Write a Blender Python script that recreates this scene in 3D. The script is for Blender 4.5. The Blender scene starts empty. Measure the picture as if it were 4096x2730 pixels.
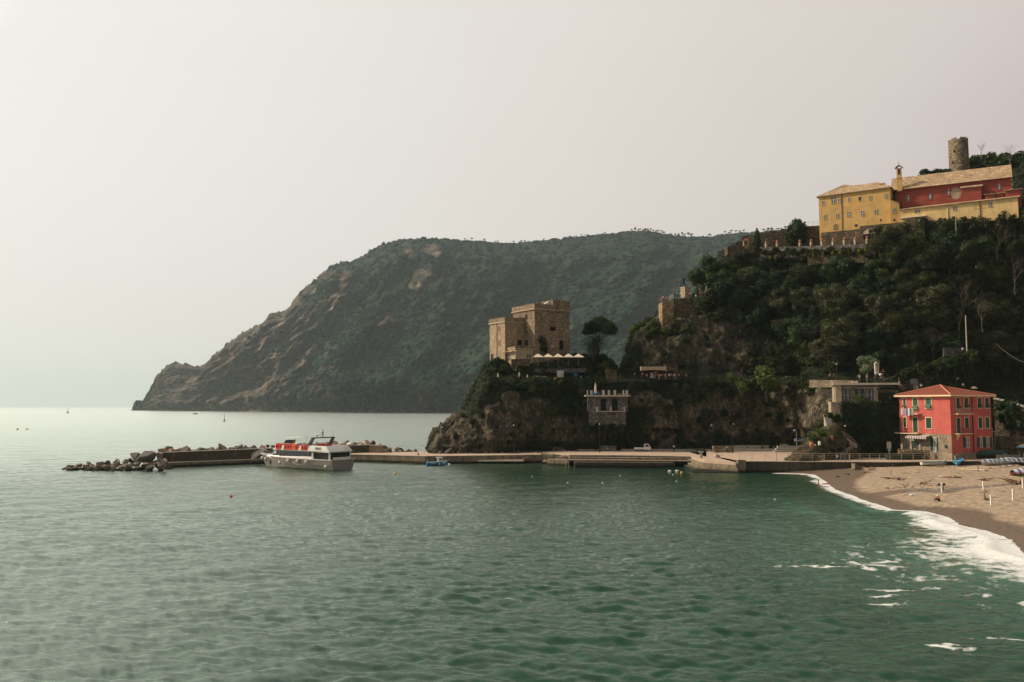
import bpy, bmesh, math, random
import numpy as np
from mathutils import Vector, Matrix, Quaternion
random.seed(7); rng = np.random.default_rng(7)
R = math.radians
sc = bpy.context.scene
COL = sc.collection
# ---------------------------------------------------------------- camera model (photo pixels, 4096 x 2730)
F = 3413.; CX = 2048.; CY = 1365.; H = 12.5; TH = math.atan(263/F)
CT, ST = math.cos(TH), math.sin(TH)
def pt(px, py, Y):
    """world point seen at photo pixel (px,py) whose distance along the view axis on the ground is Y"""
    u = (px-CX)/F; v = (CY-py)/F
    dy = CT - v*ST; dz = ST + v*CT
    return Vector((u/dy*Y, Y, H + dz/dy*Y))
def gz(px, py, z):
    u = (px-CX)/F; v = (CY-py)/F
    dy = CT - v*ST; dz = ST + v*CT
    t = (z-H)/dz
    return Vector((u*t, dy*t, z))
def proj(p):
    x, y, z = p[0], p[1], p[2]-H
    d = y*CT + z*ST; w = -y*ST + z*CT
    return CX + F*x/d, CY - F*w/d
# ---------------------------------------------------------------- tags and empties
def tag(o, label=None, cat=None, group=None, kind=None):
    if label: o['label'] = label
    if cat: o['category'] = cat
    if group: o['group'] = group
    if kind: o['kind'] = kind
    return o
def thing(name, loc, label, cat, group=None, rz=0., kind=None):
    o = bpy.data.objects.new(name, None); COL.objects.link(o)
    o.empty_display_size = .3
    o.location = loc; o.rotation_euler = (0, 0, rz)
    return tag(o, label, cat, group, kind)
def copy_tree(o, parent=None):
    c = o.copy(); COL.objects.link(c)
    if parent is not None: c.parent = parent
    for ch in list(o.children): copy_tree(ch, c)
    return c
# ---------------------------------------------------------------- mesh builder
class MB:
    def __init__(s): s.v = []; s.f = []; s.m = []
    def add(s, vs, fs, mi=0):
        b = len(s.v); s.v.extend([tuple(x) for x in vs])
        for f in fs: s.f.append(tuple(b+i for i in f)); s.m.append(mi)
        return s
    def box(s, c, d, rz=0., M=None, mi=0, taper=1.):
        hx, hy, hz = d[0]/2, d[1]/2, d[2]/2
        vs = []
        for z in (-hz, hz):
            k = taper if z > 0 else 1.
            for x, y in ((-hx, -hy), (hx, -hy), (hx, hy), (-hx, hy)):
                vs.append(Vector((x*k, y*k, z)))
        if M is None:
            M = Matrix.Rotation(rz, 3, 'Z')
        vs = [M @ p + Vector(c) for p in vs]
        return s.add(vs, [(3, 2, 1, 0), (4, 5, 6, 7), (0, 1, 5, 4), (1, 2, 6, 5), (2, 3, 7, 6), (3, 0, 4, 7)], mi)
    def hexa(s, bot, top, mi=0):
        n = len(bot)
        return s.add(list(bot)+list(top), [tuple(range(n-1, -1, -1)), tuple(range(n, 2*n))] +
                     [(i, (i+1) % n, n+(i+1) % n, n+i) for i in range(n)], mi)
    def prism(s, poly, z0, z1, mi=0):
        return s.hexa([(p[0], p[1], z0) for p in poly], [(p[0], p[1], z1) for p in poly], mi)
    def tube(s, pts, rad, n=6, mi=0, cap=True):
        pts = [Vector(p) for p in pts]
        if not hasattr(rad, '__len__'): rad = [rad]*len(pts)
        rings = []; up = None
        for i, p in enumerate(pts):
            d = (pts[min(i+1, len(pts)-1)] - pts[max(i-1, 0)])
            d = d.normalized() if d.length > 1e-9 else Vector((0, 0, 1))
            a = d.cross(Vector((0, 0, 1)))
            if a.length < 1e-3: a = d.cross(Vector((0, 1, 0)))
            a.normalize()
            if up is not None and a.dot(up) < 0: a = -a
            up = a; b = d.cross(a)
            rings.append([p + (a*math.cos(2*math.pi*k/n) + b*math.sin(2*math.pi*k/n))*rad[i] for k in range(n)])
        vs = [q for r in rings for q in r]; fs = []
        for i in range(len(pts)-1):
            for k in range(n):
                fs.append((i*n+k, i*n+(k+1) % n, (i+1)*n+(k+1) % n, (i+1)*n+k))
        if cap:
            fs.append(tuple(range(n-1, -1, -1))); fs.append(tuple((len(pts)-1)*n+k for k in range(n)))
        return s.add(vs, fs, mi)
    def lathe(s, c, prof, n=12, mi=0):
        c = Vector(c); vs = []
        for r, z in prof:
            for k in range(n):
                a = 2*math.pi*k/n; vs.append(c+Vector((r*math.cos(a), r*math.sin(a), z)))
        fs = []
        for i in range(len(prof)-1):
            for k in range(n): fs.append((i*n+k, i*n+(k+1) % n, (i+1)*n+(k+1) % n, (i+1)*n+k))
        fs.append(tuple(range(n-1, -1, -1))); fs.append(tuple((len(prof)-1)*n+k for k in range(n)))
        return s.add(vs, fs, mi)
    def ball(s, c, r, n=8, m=6, mi=0, M=None):
        if not hasattr(r, '__len__'): r = (r, r, r)
        c = Vector(c); vs = [c+(M or Matrix.Identity(3)) @ Vector((0, 0, -r[2]))]
        for j in range(1, m):
            t = math.pi*j/m
            for k in range(n):
                a = 2*math.pi*k/n
                vs.append(c + (M or Matrix.Identity(3)) @ Vector((r[0]*math.sin(t)*math.cos(a), r[1]*math.sin(t)*math.sin(a), -r[2]*math.cos(t))))
        vs.append(c+(M or Matrix.Identity(3)) @ Vector((0, 0, r[2]))); L = len(vs)-1; fs = []
        for k in range(n):
            fs.append((0, 1+(k+1) % n, 1+k)); fs.append((L, L-n+k, L-n+(k+1) % n))
        for j in range(m-2):
            for k in range(n):
                fs.append((1+j*n+k, 1+j*n+(k+1) % n, 1+(j+1)*n+(k+1) % n, 1+(j+1)*n+k))
        return s.add(vs, fs, mi)
    def build(s, name, mat, parent=None, smooth=False, world=True):
        off = Vector((0, 0, 0))
        if parent is not None and world:
            off = Vector(parent.location)
            q = parent.parent
            while q is not None: off += Vector(q.location); q = q.parent
        me = bpy.data.meshes.new(name)
        me.from_pydata([(x-off[0], y-off[1], z-off[2]) for x, y, z in s.v], [], s.f)
        for m in (mat if isinstance(mat, (list, tuple)) else [mat]): me.materials.append(m)
        if any(s.m): me.polygons.foreach_set('material_index', s.m)
        if smooth: me.polygons.foreach_set('use_smooth', [True]*len(s.f))
        me.update()
        o = bpy.data.objects.new(name, me); COL.objects.link(o)
        if parent is not None: o.parent = parent
        return o
def recalc(o):
    bm = bmesh.new(); bm.from_mesh(o.data); bmesh.ops.recalc_face_normals(bm, faces=bm.faces); bm.to_mesh(o.data); bm.free(); return o
def single(name, mb, mat, label, cat, group=None, kind=None, loc=None, smooth=False):
    """a thing that is one mesh; its origin is put at its base"""
    xs = np.array(s_v if (s_v := mb.v) else [(0, 0, 0)])
    if loc is None: loc = Vector((float(xs[:, 0].mean()), float(xs[:, 1].mean()), float(xs[:, 2].min())))
    loc = Vector(loc)
    mb2 = MB(); mb2.v = [(x-loc[0], y-loc[1], z-loc[2]) for x, y, z in mb.v]; mb2.f = mb.f; mb2.m = mb.m
    o = mb2.build(name, mat, None, smooth); o.location = loc
    return tag(o, label, cat, group, kind)
# ---------------------------------------------------------------- numpy noise
def _h(ix, iy, iz, seed):
    n = (ix.astype(np.int64)*374761393 + iy.astype(np.int64)*668265263 + iz.astype(np.int64)*2147483647 + seed*1274126177) & 0xffffffff
    n = ((n ^ (n >> 13))*1274126177) & 0xffffffff
    n = ((n ^ (n >> 15))*2246822519) & 0xffffffff
    return ((n ^ (n >> 16)) & 0xffffff)/float(0xffffff)*2-1
def vnoise(x, y, z, seed=0):
    x, y, z = np.broadcast_arrays(x, y, z)
    ix, iy, iz = np.floor(x), np.floor(y), np.floor(z); fx, fy, fz = x-ix, y-iy, z-iz
    fx = fx*fx*fx*(fx*(fx*6-15)+10); fy = fy*fy*fy*(fy*(fy*6-15)+10); fz = fz*fz*fz*(fz*(fz*6-15)+10)
    r = 0
    for dx in (0, 1):
        for dy in (0, 1):
            for dz in (0, 1):
                w = (fx if dx else 1-fx)*(fy if dy else 1-fy)*(fz if dz else 1-fz)
                r = r + w*_h(ix+dx, iy+dy, iz+dz, seed)
    return r
def fbm(x, y, z, octv=4, seed=0, ridge=False, gain=.5):
    a = 1.; s = 0.; t = 0.
    for o in range(octv):
        n = vnoise(x*2**o, y*2**o, z*2**o, seed+o*17)
        if ridge: n = 1-2*np.abs(n)
        s = s + a*n; t += a; a *= gain
    return s/t
def grid_mesh(name, P, mat, flip=False, smooth=True, attrs=None):
    """P: (rows, cols, 3)"""
    r, c = P.shape[:2]
    me = bpy.data.meshes.new(name)
    me.vertices.add(r*c); me.vertices.foreach_set('co', P.reshape(-1).astype(np.float32))
    i = np.arange(r*c).reshape(r, c)
    q = np.stack([i[:-1, :-1], i[:-1, 1:], i[1:, 1:], i[1:, :-1]], -1).reshape(-1, 4)
    if flip: q = q[:, ::-1]
    me.loops.add(q.size); me.loops.foreach_set('vertex_index', q.reshape(-1).astype(np.int32))
    me.polygons.add(len(q)); me.polygons.foreach_set('loop_start', np.arange(0, q.size, 4, dtype=np.int32))
    me.update(calc_edges=True)
    me.polygons.foreach_set('use_smooth', np.full(len(q), smooth))
    me.materials.append(mat)
    for k, a in (attrs or {}).items():
        at = me.attributes.new(k, 'FLOAT', 'POINT'); at.data.foreach_set('value', a.reshape(-1).astype(np.float32))
    me.update()
    o = bpy.data.objects.new(name, me); COL.objects.link(o)
    return o
# ---------------------------------------------------------------- materials
class NT:
    def __init__(s, name):
        s.m = bpy.data.materials.new(name); s.m.use_nodes = True
        s.t = s.m.node_tree; s.t.nodes.clear()
        s.out = s.n('ShaderNodeOutputMaterial')
    def n(s, ty, **kw):
        nd = s.t.nodes.new(ty)
        for k, v in kw.items():
            if k.startswith('i_'):
                key = k[2:].replace('_', ' ')
                nd.inputs[int(key) if key.isdigit() else key].default_value = v
            else: setattr(nd, k, v)
        return nd
    def l(s, a, b): s.t.links.new(a, b); return b
    def coord(s, which='Object'):
        return s.n('ShaderNodeTexCoord').outputs[which]
    def pos(s): return s.n('ShaderNodeNewGeometry').outputs['Position']
    def noise(s, vec, scale, detail=4, rough=.55, out='Fac', dist=0.):
        nd = s.n('ShaderNodeTexNoise'); nd.inputs['Scale'].default_value = scale
        nd.inputs['Detail'].default_value = detail; nd.inputs['Roughness'].default_value = rough
        nd.inputs['Distortion'].default_value = dist
        s.l(vec, nd.inputs['Vector']); return nd.outputs[out]
    def vor(s, vec, scale, feature='F1', out='Distance', rnd=1.):
        nd = s.n('ShaderNodeTexVoronoi'); nd.feature = feature; nd.inputs['Scale'].default_value = scale
        nd.inputs['Randomness'].default_value = rnd
        s.l(vec, nd.inputs['Vector']); return nd.outputs[out]
    def ramp(s, fac, stops, interp='LINEAR'):
        nd = s.n('ShaderNodeValToRGB'); cr = nd.color_ramp; cr.interpolation = interp
        while len(cr.elements) < len(stops): cr.elements.new(.5)
        for e, (p, c) in zip(cr.elements, stops):
            e.position = p; e.color = (c[0], c[1], c[2], 1) if hasattr(c, '__len__') else (c, c, c, 1)
        s.l(fac, nd.inputs['Fac']); return nd.outputs['Color']
    def mix(s, fac, a, b, mode='MIX'):
        nd = s.n('ShaderNodeMix', data_type='RGBA', blend_type=mode)
        for sock, val in ((nd.inputs[0], fac), (nd.inputs[6], a), (nd.inputs[7], b)):
            if isinstance(val, bpy.types.NodeSocket): s.l(val, sock)
            elif hasattr(val, '__len__'): sock.default_value = (val[0], val[1], val[2], 1)
            else: sock.default_value = val if sock.type == 'VALUE' else (val, val, val, 1)
        return nd.outputs[2]
    def math(s, op, a, b=None, clamp=False):
        nd = s.n('ShaderNodeMath', operation=op); nd.use_clamp = clamp
        for i, v in enumerate((a, b)):
            if v is None: continue
            if isinstance(v, bpy.types.NodeSocket): s.l(v, nd.inputs[i])
            else: nd.inputs[i].default_value = v
        return nd.outputs[0]
    def scale(s, vec, sx, sy, sz, rot=(0, 0, 0)):
        nd = s.n('ShaderNodeMapping'); nd.inputs['Scale'].default_value = (sx, sy, sz); nd.inputs['Rotation'].default_value = rot
        s.l(vec, nd.inputs['Vector']); return nd.outputs[0]
    def attr(s, name):
        nd = s.n('ShaderNodeAttribute'); nd.attribute_name = name; return nd.outputs['Fac']
    def bump(s, h, strength=.5, dist=.1, normal=None):
        nd = s.n('ShaderNodeBump'); nd.inputs['Strength'].default_value = strength; nd.inputs['Distance'].default_value = dist
        s.l(h, nd.inputs['Height'])
        if normal is not None: s.l(normal, nd.inputs['Normal'])
        return nd.outputs[0]
    def bsdf(s, col, rough=.8, bump=None, metal=0., spec=.3, **kw):
        b = s.n('ShaderNodeBsdfPrincipled')
        for sock, val in ((b.inputs['Base Color'], col), (b.inputs['Roughness'], rough), (b.inputs['Metallic'], metal)):
            if isinstance(val, bpy.types.NodeSocket): s.l(val, sock)
            elif hasattr(val, '__len__'): sock.default_value = (val[0], val[1], val[2], 1)
            else: sock.default_value = val
        b.inputs['Specular IOR Level'].default_value = spec
        if bump is not None: s.l(bump, b.inputs['Normal'])
        s.l(b.outputs[0], s.out.inputs['Surface']); return b
_simple = {}
def simple(name, col, rough=.6, metal=0., var=.12, scale=3., spec=.3, bumpd=0.):
    """a plain surface with slight procedural unevenness and wear"""
    if name in _simple: return _simple[name]
    t = NT(name); v = t.coord('Object')
    n = t.noise(v, scale, 5, .6); n2 = t.noise(v, scale*7, 3, .6)
    f = t.math('ADD', t.math('MULTIPLY', n, .7), t.math('MULTIPLY', n2, .3))
    lo = tuple(c*(1-var*1.6) for c in col); hi = tuple(min(1, c*(1+var)) for c in col)
    c = t.ramp(f, [(.3, lo), (.7, hi)])
    b = t.bsdf(c, rough, t.bump(n2, .3, bumpd) if bumpd else None, metal, spec)
    _simple[name] = t.m; return t.m
def instance_var(t, col, amt=.25):
    """darker and lighter copies"""
    oi = t.n('ShaderNodeObjectInfo').outputs['Random']
    return t.mix(1., col, t.ramp(oi, [(0, 1-amt), (1, 1+amt*.6)]), 'MULTIPLY')
# ================================================================ camera, light, sky
cam = bpy.data.cameras.new('camera'); camo = bpy.data.objects.new('camera', cam); COL.objects.link(camo)
cam.sensor_width = 36.; cam.lens = 36.*F/4096.; cam.clip_end = 90000.; cam.clip_start = .5
camo.location = (0, 0, H); camo.rotation_euler = (R(90)+TH, 0, 0); sc.camera = camo
sc.view_settings.view_transform = 'Standard'; sc.view_settings.look = 'None'
sc.view_settings.exposure = 0.0; sc.view_settings.gamma = 1.0
SUN_EL = R(36); SUN_B = R(12)          # the sun stands to the left, slightly beyond
SD = Vector((-math.cos(SUN_B)*math.cos(SUN_EL), math.sin(SUN_B)*math.cos(SUN_EL), math.sin(SUN_EL)))
sl = bpy.data.lights.new('sun', 'SUN'); sl.energy = 4.6; sl.angle = R(1.2); sl.color = (1., .83, .64)
so = bpy.data.objects.new('sun', sl); COL.objects.link(so)
so.rotation_euler = SD.to_track_quat('Z', 'Y').to_euler()
w = bpy.data.worlds.new('World'); sc.world = w; w.use_nodes = True
nt = w.node_tree; nt.nodes.clear()
wo = nt.nodes.new('ShaderNodeOutputWorld'); bg = nt.nodes.new('ShaderNodeBackground'); bg.inputs['Strength'].default_value = .1
sky = nt.nodes.new('ShaderNodeTexSky'); sky.sky_type = 'NISHITA'; sky.sun_disc = False
sky.sun_elevation = SUN_EL; sky.sun_rotation = math.atan2(SD.x, SD.y); sky.air_density = 1.; sky.dust_density = 4.; sky.ozone_density = 1.
tc = nt.nodes.new('ShaderNodeTexCoord')
# a thin high overcast: whiter towards the sun, greyer and pinker away from it
dp = nt.nodes.new('ShaderNodeVectorMath'); dp.operation = 'DOT_PRODUCT'; dp.inputs[1].default_value = SD
nt.links.new(tc.outputs['Generated'], dp.inputs[0])
nz = nt.nodes.new('ShaderNodeTexNoise'); nz.inputs['Scale'].default_value = 1.6; nz.inputs['Detail'].default_value = 4
mp = nt.nodes.new('ShaderNodeMapping'); mp.inputs['Scale'].default_value = (1, 1, 2.6)
nt.links.new(tc.outputs['Generated'], mp.inputs['Vector']); nt.links.new(mp.outputs[0], nz.inputs['Vector'])
ad = nt.nodes.new('ShaderNodeMath'); ad.operation = 'MULTIPLY_ADD'; ad.inputs[1].default_value = .19
nt.links.new(nz.outputs['Fac'], ad.inputs[0]); nt.links.new(dp.outputs['Value'], ad.inputs[2])
cr = nt.nodes.new('ShaderNodeValToRGB'); e = cr.color_ramp.elements
K = 1.
e[0].position = .0; e[0].color = (.63*K, .545*K, .53*K, 1)
e[1].position = 1.; e[1].color = (1.7*K, 1.62*K, 1.48*K, 1)
x = cr.color_ramp.elements.new(.83); x.color = (.93*K, .90*K, .855*K, 1)
x = cr.color_ramp.elements.new(.15); x.color = (.73*K, .655*K, .61*K, 1)
x = cr.color_ramp.elements.new(.38); x.color = (.80*K, .74*K, .68*K, 1)
x = cr.color_ramp.elements.new(.6); x.color = (.85*K, .81*K, .76*K, 1)
nt.links.new(ad.outputs[0], cr.inputs['Fac'])
vm = nt.nodes.new('ShaderNodeVectorMath'); vm.operation = 'SCALE'; vm.inputs['Scale'].default_value = 10.
nt.links.new(cr.outputs['Color'], vm.inputs[0])
mx = nt.nodes.new('ShaderNodeMix'); mx.data_type = 'RGBA'; mx.inputs[0].default_value = .94
nt.links.new(sky.outputs[0], mx.inputs[6]); nt.links.new(vm.outputs[0], mx.inputs[7])
# the unseen sky behind the viewer is dimmed to darken walls facing the camera
sy = nt.nodes.new('ShaderNodeSeparateXYZ'); nt.links.new(tc.outputs['Generated'], sy.inputs[0])
mr = nt.nodes.new('ShaderNodeMapRange'); mr.inputs[1].default_value = -.7; mr.inputs[2].default_value = .45; mr.inputs[3].default_value = .42; mr.inputs[4].default_value = 1.; nt.links.new(sy.outputs[1], mr.inputs[0])
v2 = nt.nodes.new('ShaderNodeVectorMath'); v2.operation = 'SCALE'; nt.links.new(mx.outputs[2], v2.inputs[0]); nt.links.new(mr.outputs[0], v2.inputs['Scale'])
nt.links.new(v2.outputs[0], bg.inputs['Color']); nt.links.new(bg.outputs[0], wo.inputs['Surface'])

# ================================================================ shore line (z = 0) and beach
shore_px = [(3120, 1893), (3205, 1895), (3261, 1900), (3300, 1925), (3340, 1958), (3455, 2000), (3578, 2040), (3701, 2046), (3800, 2070), (3840, 2100), (3950, 2125), (4043, 2160), (4096, 2215)]
SHORE = np.array([[gz(a, b, 0).x, gz(a, b, 0).y] for a, b in shore_px]+[[45.2, 64.], [48., 54.], [52., 42.], [58., 28.]])
def poly_dist(X, Y, P):
    d = np.full(X.shape, 1e9)
    for i in range(len(P)-1):
        ax, ay = P[i]; bx, by = P[i+1]
        t = np.clip(((X-ax)*(bx-ax)+(Y-ay)*(by-ay))/((bx-ax)**2+(by-ay)**2), 0, 1)
        d = np.minimum(d, np.hypot(X-ax-t*(bx-ax), Y-ay-t*(by-ay)))
    return d
def shore_x(Y):
    P = SHORE[::-1]
    return np.interp(Y, P[:, 1], P[:, 0])

# ================================================================ sea
def ocean_tile(N, L, wind, direc, lo, hi, seed, spread=2.):
    g = np.random.default_rng(seed)
    k1 = np.fft.fftfreq(N, L/N)*2*np.pi; kx, ky = np.meshgrid(k1, k1)
    k = np.hypot(kx, ky); k[0, 0] = 1e-6
    Lw = wind*wind/9.81
    cosf = (kx*math.cos(direc)+ky*math.sin(direc))/k
    ph = np.exp(-1/(k*Lw)**2)/k**4*np.abs(cosf)**spread
    ph *= (k > lo)*np.exp(-(k/hi)**2); ph[0, 0] = 0
    h = (g.normal(size=(N, N))+1j*g.normal(size=(N, N)))*np.sqrt(ph)
    z = np.real(np.fft.ifft2(h)); dx = np.real(np.fft.ifft2(-1j*kx/k*h)); dy = np.real(np.fft.ifft2(-1j*ky/k*h))
    s = z.std(); return z/s, dx/s, dy/s
def samp(T, X, Y, L):
    N = T.shape[0]; u = (X/L*N) % N; v = (Y/L*N) % N
    i = np.floor(u).astype(int); j = np.floor(v).astype(int); fu, fv = u-i, v-j; i %= N; j %= N; i2 = (i+1) % N; j2 = (j+1) % N
    return (T[j, i]*(1-fu)+T[j, i2]*fu)*(1-fv)+(T[j2, i]*(1-fu)+T[j2, i2]*fu)*fv
def make_sea():
    rows, cols = 820, 1250
    ys = 26*np.exp(np.linspace(0, 1, rows)*math.log(640/26)); us = np.linspace(-.86, .80, cols)
    Y = np.repeat(ys[:, None], cols, 1); X = ys[:, None]*us[None, :]
    A = ocean_tile(512, 170., 3.9, R(-62), .15, 4.5, 3, 5.)
    B = ocean_tile(512, 47., 1.8, R(-80), 1.8, 17., 5, 3.)
    c, s_ = math.cos(.5), math.sin(.5)
    a = [samp(q, X, Y, 170.) for q in A]
    b = [samp(q, X*c-Y*s_, X*s_+Y*c, 47.) for q in B]
    fa = .058/(1+(Y/260)**2); fb = .068/(1+(Y/150)**3)
    patch = .75+.5*fbm(X/45, Y/30, 0*X, 3, 11)
    # calmer in the lee of the quay
    d = poly_dist(X, Y, SHORE); inl = X - shore_x(Y)
    calm = np.clip((Y-120)/60, 0, 1)*np.clip((X+20)/40, 0, 1)
    amp = (1-.55*calm)
    Z = (a[0]*fa + b[0]*fb*patch)*amp
    # low swells turning to breakers near the beach
    sw = np.zeros_like(X)
    for off, hgt, wid, ph in ((2.3, .30, .9, 0.), (9.5, .22, 1.8, 2.), (20., .14, 2.6, 4.)):
        o2 = off + 1.3*fbm(Y/14, 0*Y+ph, 0*Y, 3, 31)
        sw += hgt*np.exp(-((d-o2)/wid)**2)*np.clip((150-Y)/40, 0, 1)*(.6+.6*fbm(Y/9, X/30, 0*Y+ph, 2, 37))
    Z = Z*np.clip(d/8, .15, 1) + np.where(inl < 0, sw, 0)
    X2 = X + a[1]*fa*.9*amp; Y2 = Y + a[2]*fa*.9*amp
    edge = np.clip((620-Y)/120, 0, 1); Z *= edge
    Z = np.where(inl > 1.5, -.35, Z); Z = np.where(inl > 0, np.minimum(Z, .05), Z)
    # ---- foam: wash at the beach, streaks left by the breakers, a few spots further out
    wob = 1.6*fbm(X/6, Y/6, 0*X, 4, 51)+.7*fbm(X/1.5, Y/1.5, 0*X, 3, 52)
    near = np.clip((165-Y)/85, .45, 1.2)
    wid = 4.4*near + 6.5*np.clip((107-Y)/36, 0, 1)
    dd = d+wob
    f1 = np.clip(1.25-dd/wid, 0, 1)**.8
    lace = fbm(X/2.2, Y/1.2, 0*X, 5, 61, ridge=True); lace2 = fbm(X/.9, Y/.55, 0*X+3, 4, 67, ridge=True)
    fo = np.clip((f1*1.4 + .6*lace+.42*lace2-.62)*1.25, 0, 1)*(dd < wid*1.35)
    band = np.exp(-((d-16-4*fbm(Y/20, 0*Y, 0*Y, 2, 71))/6)**2)*np.clip((100-Y)/25, 0, 1)
    fo = np.maximum(fo, np.clip((band*.95+.75*lace+.4*lace2-1.15)*1.6, 0, 1))
    def spot(px, py, rx, ry, k=1.):
        q = gz(px, py, 0); e = ((X-q.x)/rx)**2+((Y-q.y)/ry)**2
        return np.clip((1.15*np.exp(-e)+.6*lace+.4*lace2-1.12)*2.4*k, 0, 1)
    for s5 in ((3480, 2255, 7, 1.1), (3650, 2245, 6, .8), (3560, 2385, 3.6, .7), (3520, 2420, 2.4, .6), (3580, 2365, 3.4, .5), (3560, 2480, 2.0, .7),
               (3790, 2590, 2.1, 1.1), (3840, 2600, 1.6, .7), (3400, 2275, 5, .8), (3300, 2270, 5, .5), (3230, 2265, 4, .6), (4000, 2560, 3, .6)):
        fo = np.maximum(fo, spot(*s5))
    for px, py, rx, ry in ((560, 1890, 16, 1.2), (350, 1885, 14, 1.5), (660, 1884, 5, .8)):     # wash round the boulder mound
        q = gz(px, py, 0); e = ((X-q.x)/rx)**2+((Y-q.y)/ry)**2
        fo = np.maximum(fo, np.clip((1.0*np.exp(-e)+.6*lace+.35*lace2-1.0)*2., 0, 1))
    sand = np.clip(1-d/26, 0, 1)*np.clip((130-Y)/30, .25, 1)
    P = np.stack([X2, Y2, Z], -1)
    return P, fo, sand
t = NT('sea_water'); ps = t.pos()
fo = t.attr('foam'); sa = t.attr('shallow')
big = t.noise(t.scale(ps, .012, .03, 1), 1., 3)
dist = t.n('ShaderNodeCameraData')  # placeholder, removed below
t.t.nodes.remove(dist)
body = t.mix(big, (.003, .027, .013), (.007, .046, .023))
body = t.mix(sa, body, (.045, .125, .085))
h1 = t.noise(t.scale(ps, 2.6, 5.6, 1, (0, 0, R(10))), 1., 4, .7)
h2 = t.noise(t.scale(ps, .7, 1.9, 1, (0, 0, R(6))), 1., 5, .7)
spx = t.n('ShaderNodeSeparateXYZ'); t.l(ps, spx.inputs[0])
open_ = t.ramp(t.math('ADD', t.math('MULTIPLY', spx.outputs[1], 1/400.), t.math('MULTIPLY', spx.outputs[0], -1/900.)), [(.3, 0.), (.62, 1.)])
hh = t.math('ADD', t.math('MULTIPLY', h1, .2), t.math('MULTIPLY', h2, .62))
bn = t.bump(hh, .6, .22)
fn = t.bump(t.noise(ps, 5., 4), .5, .15)
wd_ = t.n('ShaderNodeBsdfDiffuse'); t.l(body, wd_.inputs['Color']); t.l(bn, wd_.inputs['Normal'])
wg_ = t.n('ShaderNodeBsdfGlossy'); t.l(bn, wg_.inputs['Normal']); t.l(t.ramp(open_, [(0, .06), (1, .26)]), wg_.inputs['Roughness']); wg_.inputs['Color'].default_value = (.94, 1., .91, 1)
fr_ = t.n('ShaderNodeFresnel'); t.l(t.math('ADD', 1.34, t.ramp(t.math('ADD', t.math('MULTIPLY', spx.outputs[0], .018), .5), [(.05, .78), (.46, 0.)])), fr_.inputs['IOR'])  # reflectivity raised towards the left: the brighter sheen there is put into the material
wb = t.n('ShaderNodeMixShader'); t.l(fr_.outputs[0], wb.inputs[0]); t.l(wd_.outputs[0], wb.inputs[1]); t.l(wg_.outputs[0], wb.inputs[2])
fb = t.n('ShaderNodeBsdfPrincipled'); fb.inputs['Base Color'].default_value = (.66, .67, .64, 1); fb.inputs['Roughness'].default_value = .7; t.l(fn, fb.inputs['Normal'])
fbreak = t.noise(t.scale(ps, 1, 2.2, 1), 2.6, 6, .68)
ff = t.math('MULTIPLY', t.math('SUBTRACT', t.math('ADD', fo, t.math('MULTIPLY', fbreak, 1.1)), .86), 1.35, True)
ff = t.math('MULTIPLY', ff, t.math('GREATER_THAN', fo, .02))
ms = t.n('ShaderNodeMixShader'); t.l(ff, ms.inputs[0]); t.l(wb.outputs[0], ms.inputs[1]); t.l(fb.outputs[0], ms.inputs[2])
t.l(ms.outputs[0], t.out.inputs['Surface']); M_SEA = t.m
P, fo_, sa_ = make_sea()
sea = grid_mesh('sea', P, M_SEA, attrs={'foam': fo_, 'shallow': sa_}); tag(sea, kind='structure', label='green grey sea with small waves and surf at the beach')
# the open water beyond, and a strip under the camera: one further sheet
mb = MB(); a = P[-1]; yf = 60000.
m0 = P.shape[1]
farv = [(-70000, yf, -3.), (70000, yf, -3.)]
mb.add([(-26000, a[0][1]-.5, -.02), (26000, a[0][1]-.5, -.02), (26000, 38000, -.02), (-26000, 38000, -.02)], [(0, 1, 2, 3)])
mb.add([(-1200, -400, -.8), (1200, -400, -.8), (1200, a[0][1]+10, -.8), (-1200, a[0][1]+10, -.8)], [(0, 1, 2, 3)])
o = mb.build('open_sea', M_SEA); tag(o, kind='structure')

# ================================================================ beach
t = NT('beach_sand'); ps = t.pos()
wet = t.attr('wet'); peb = t.attr('pebble')
n1 = t.noise(ps, 1.2, 6, .65); n2 = t.noise(ps, 9., 3, .7); n3 = t.noise(t.scale(ps, .25, .6, 1), 1., 4)
v = t.vor(ps, 3.2, out='Color')
dry = t.ramp(t.math('ADD', t.math('MULTIPLY', n1, .55), t.math('MULTIPLY', n2, .45)), [(.38, (.17, .12, .08)), (.5, (.33, .245, .165)), (.62, (.50, .375, .26))])
dry = t.mix(t.math('MULTIPLY', n3, .3), dry, (.27, .23, .17))
debris = t.ramp(t.noise(t.scale(ps, .9, 2.4, 1), 1.5, 7, .75), [(.55, 0.), (.64, 1.)])
dry = t.mix(t.math('MULTIPLY', debris, .6), dry, (.17, .11, .07))
wetc = t.ramp(n2, [(.3, (.10, .072, .05)), (.7, (.17, .125, .085))])
stone = t.mix(.7, (.3, .27, .24), v, 'MULTIPLY')
stone = t.mix(.5, stone, t.ramp(t.vor(ps, 3.2), [(0., (.52, .5, .46)), (.5, (.12, .1, .08))]))
c = t.mix(wet, dry, wetc); c = t.mix(peb, c, stone)
hb = t.math('ADD', t.math('MULTIPLY', n1, .6), t.math('MULTIPLY', n2, .25))
b = t.bsdf(c, t.ramp(wet, [(0, .9), (1, .42)]), t.bump(t.math('ADD', hb, t.math('MULTIPLY', t.vor(t.scale(ps, 1, 1.6, 1), 1.3), .5)), .9, .3), 0., .3); M_SAND = t.m
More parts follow.
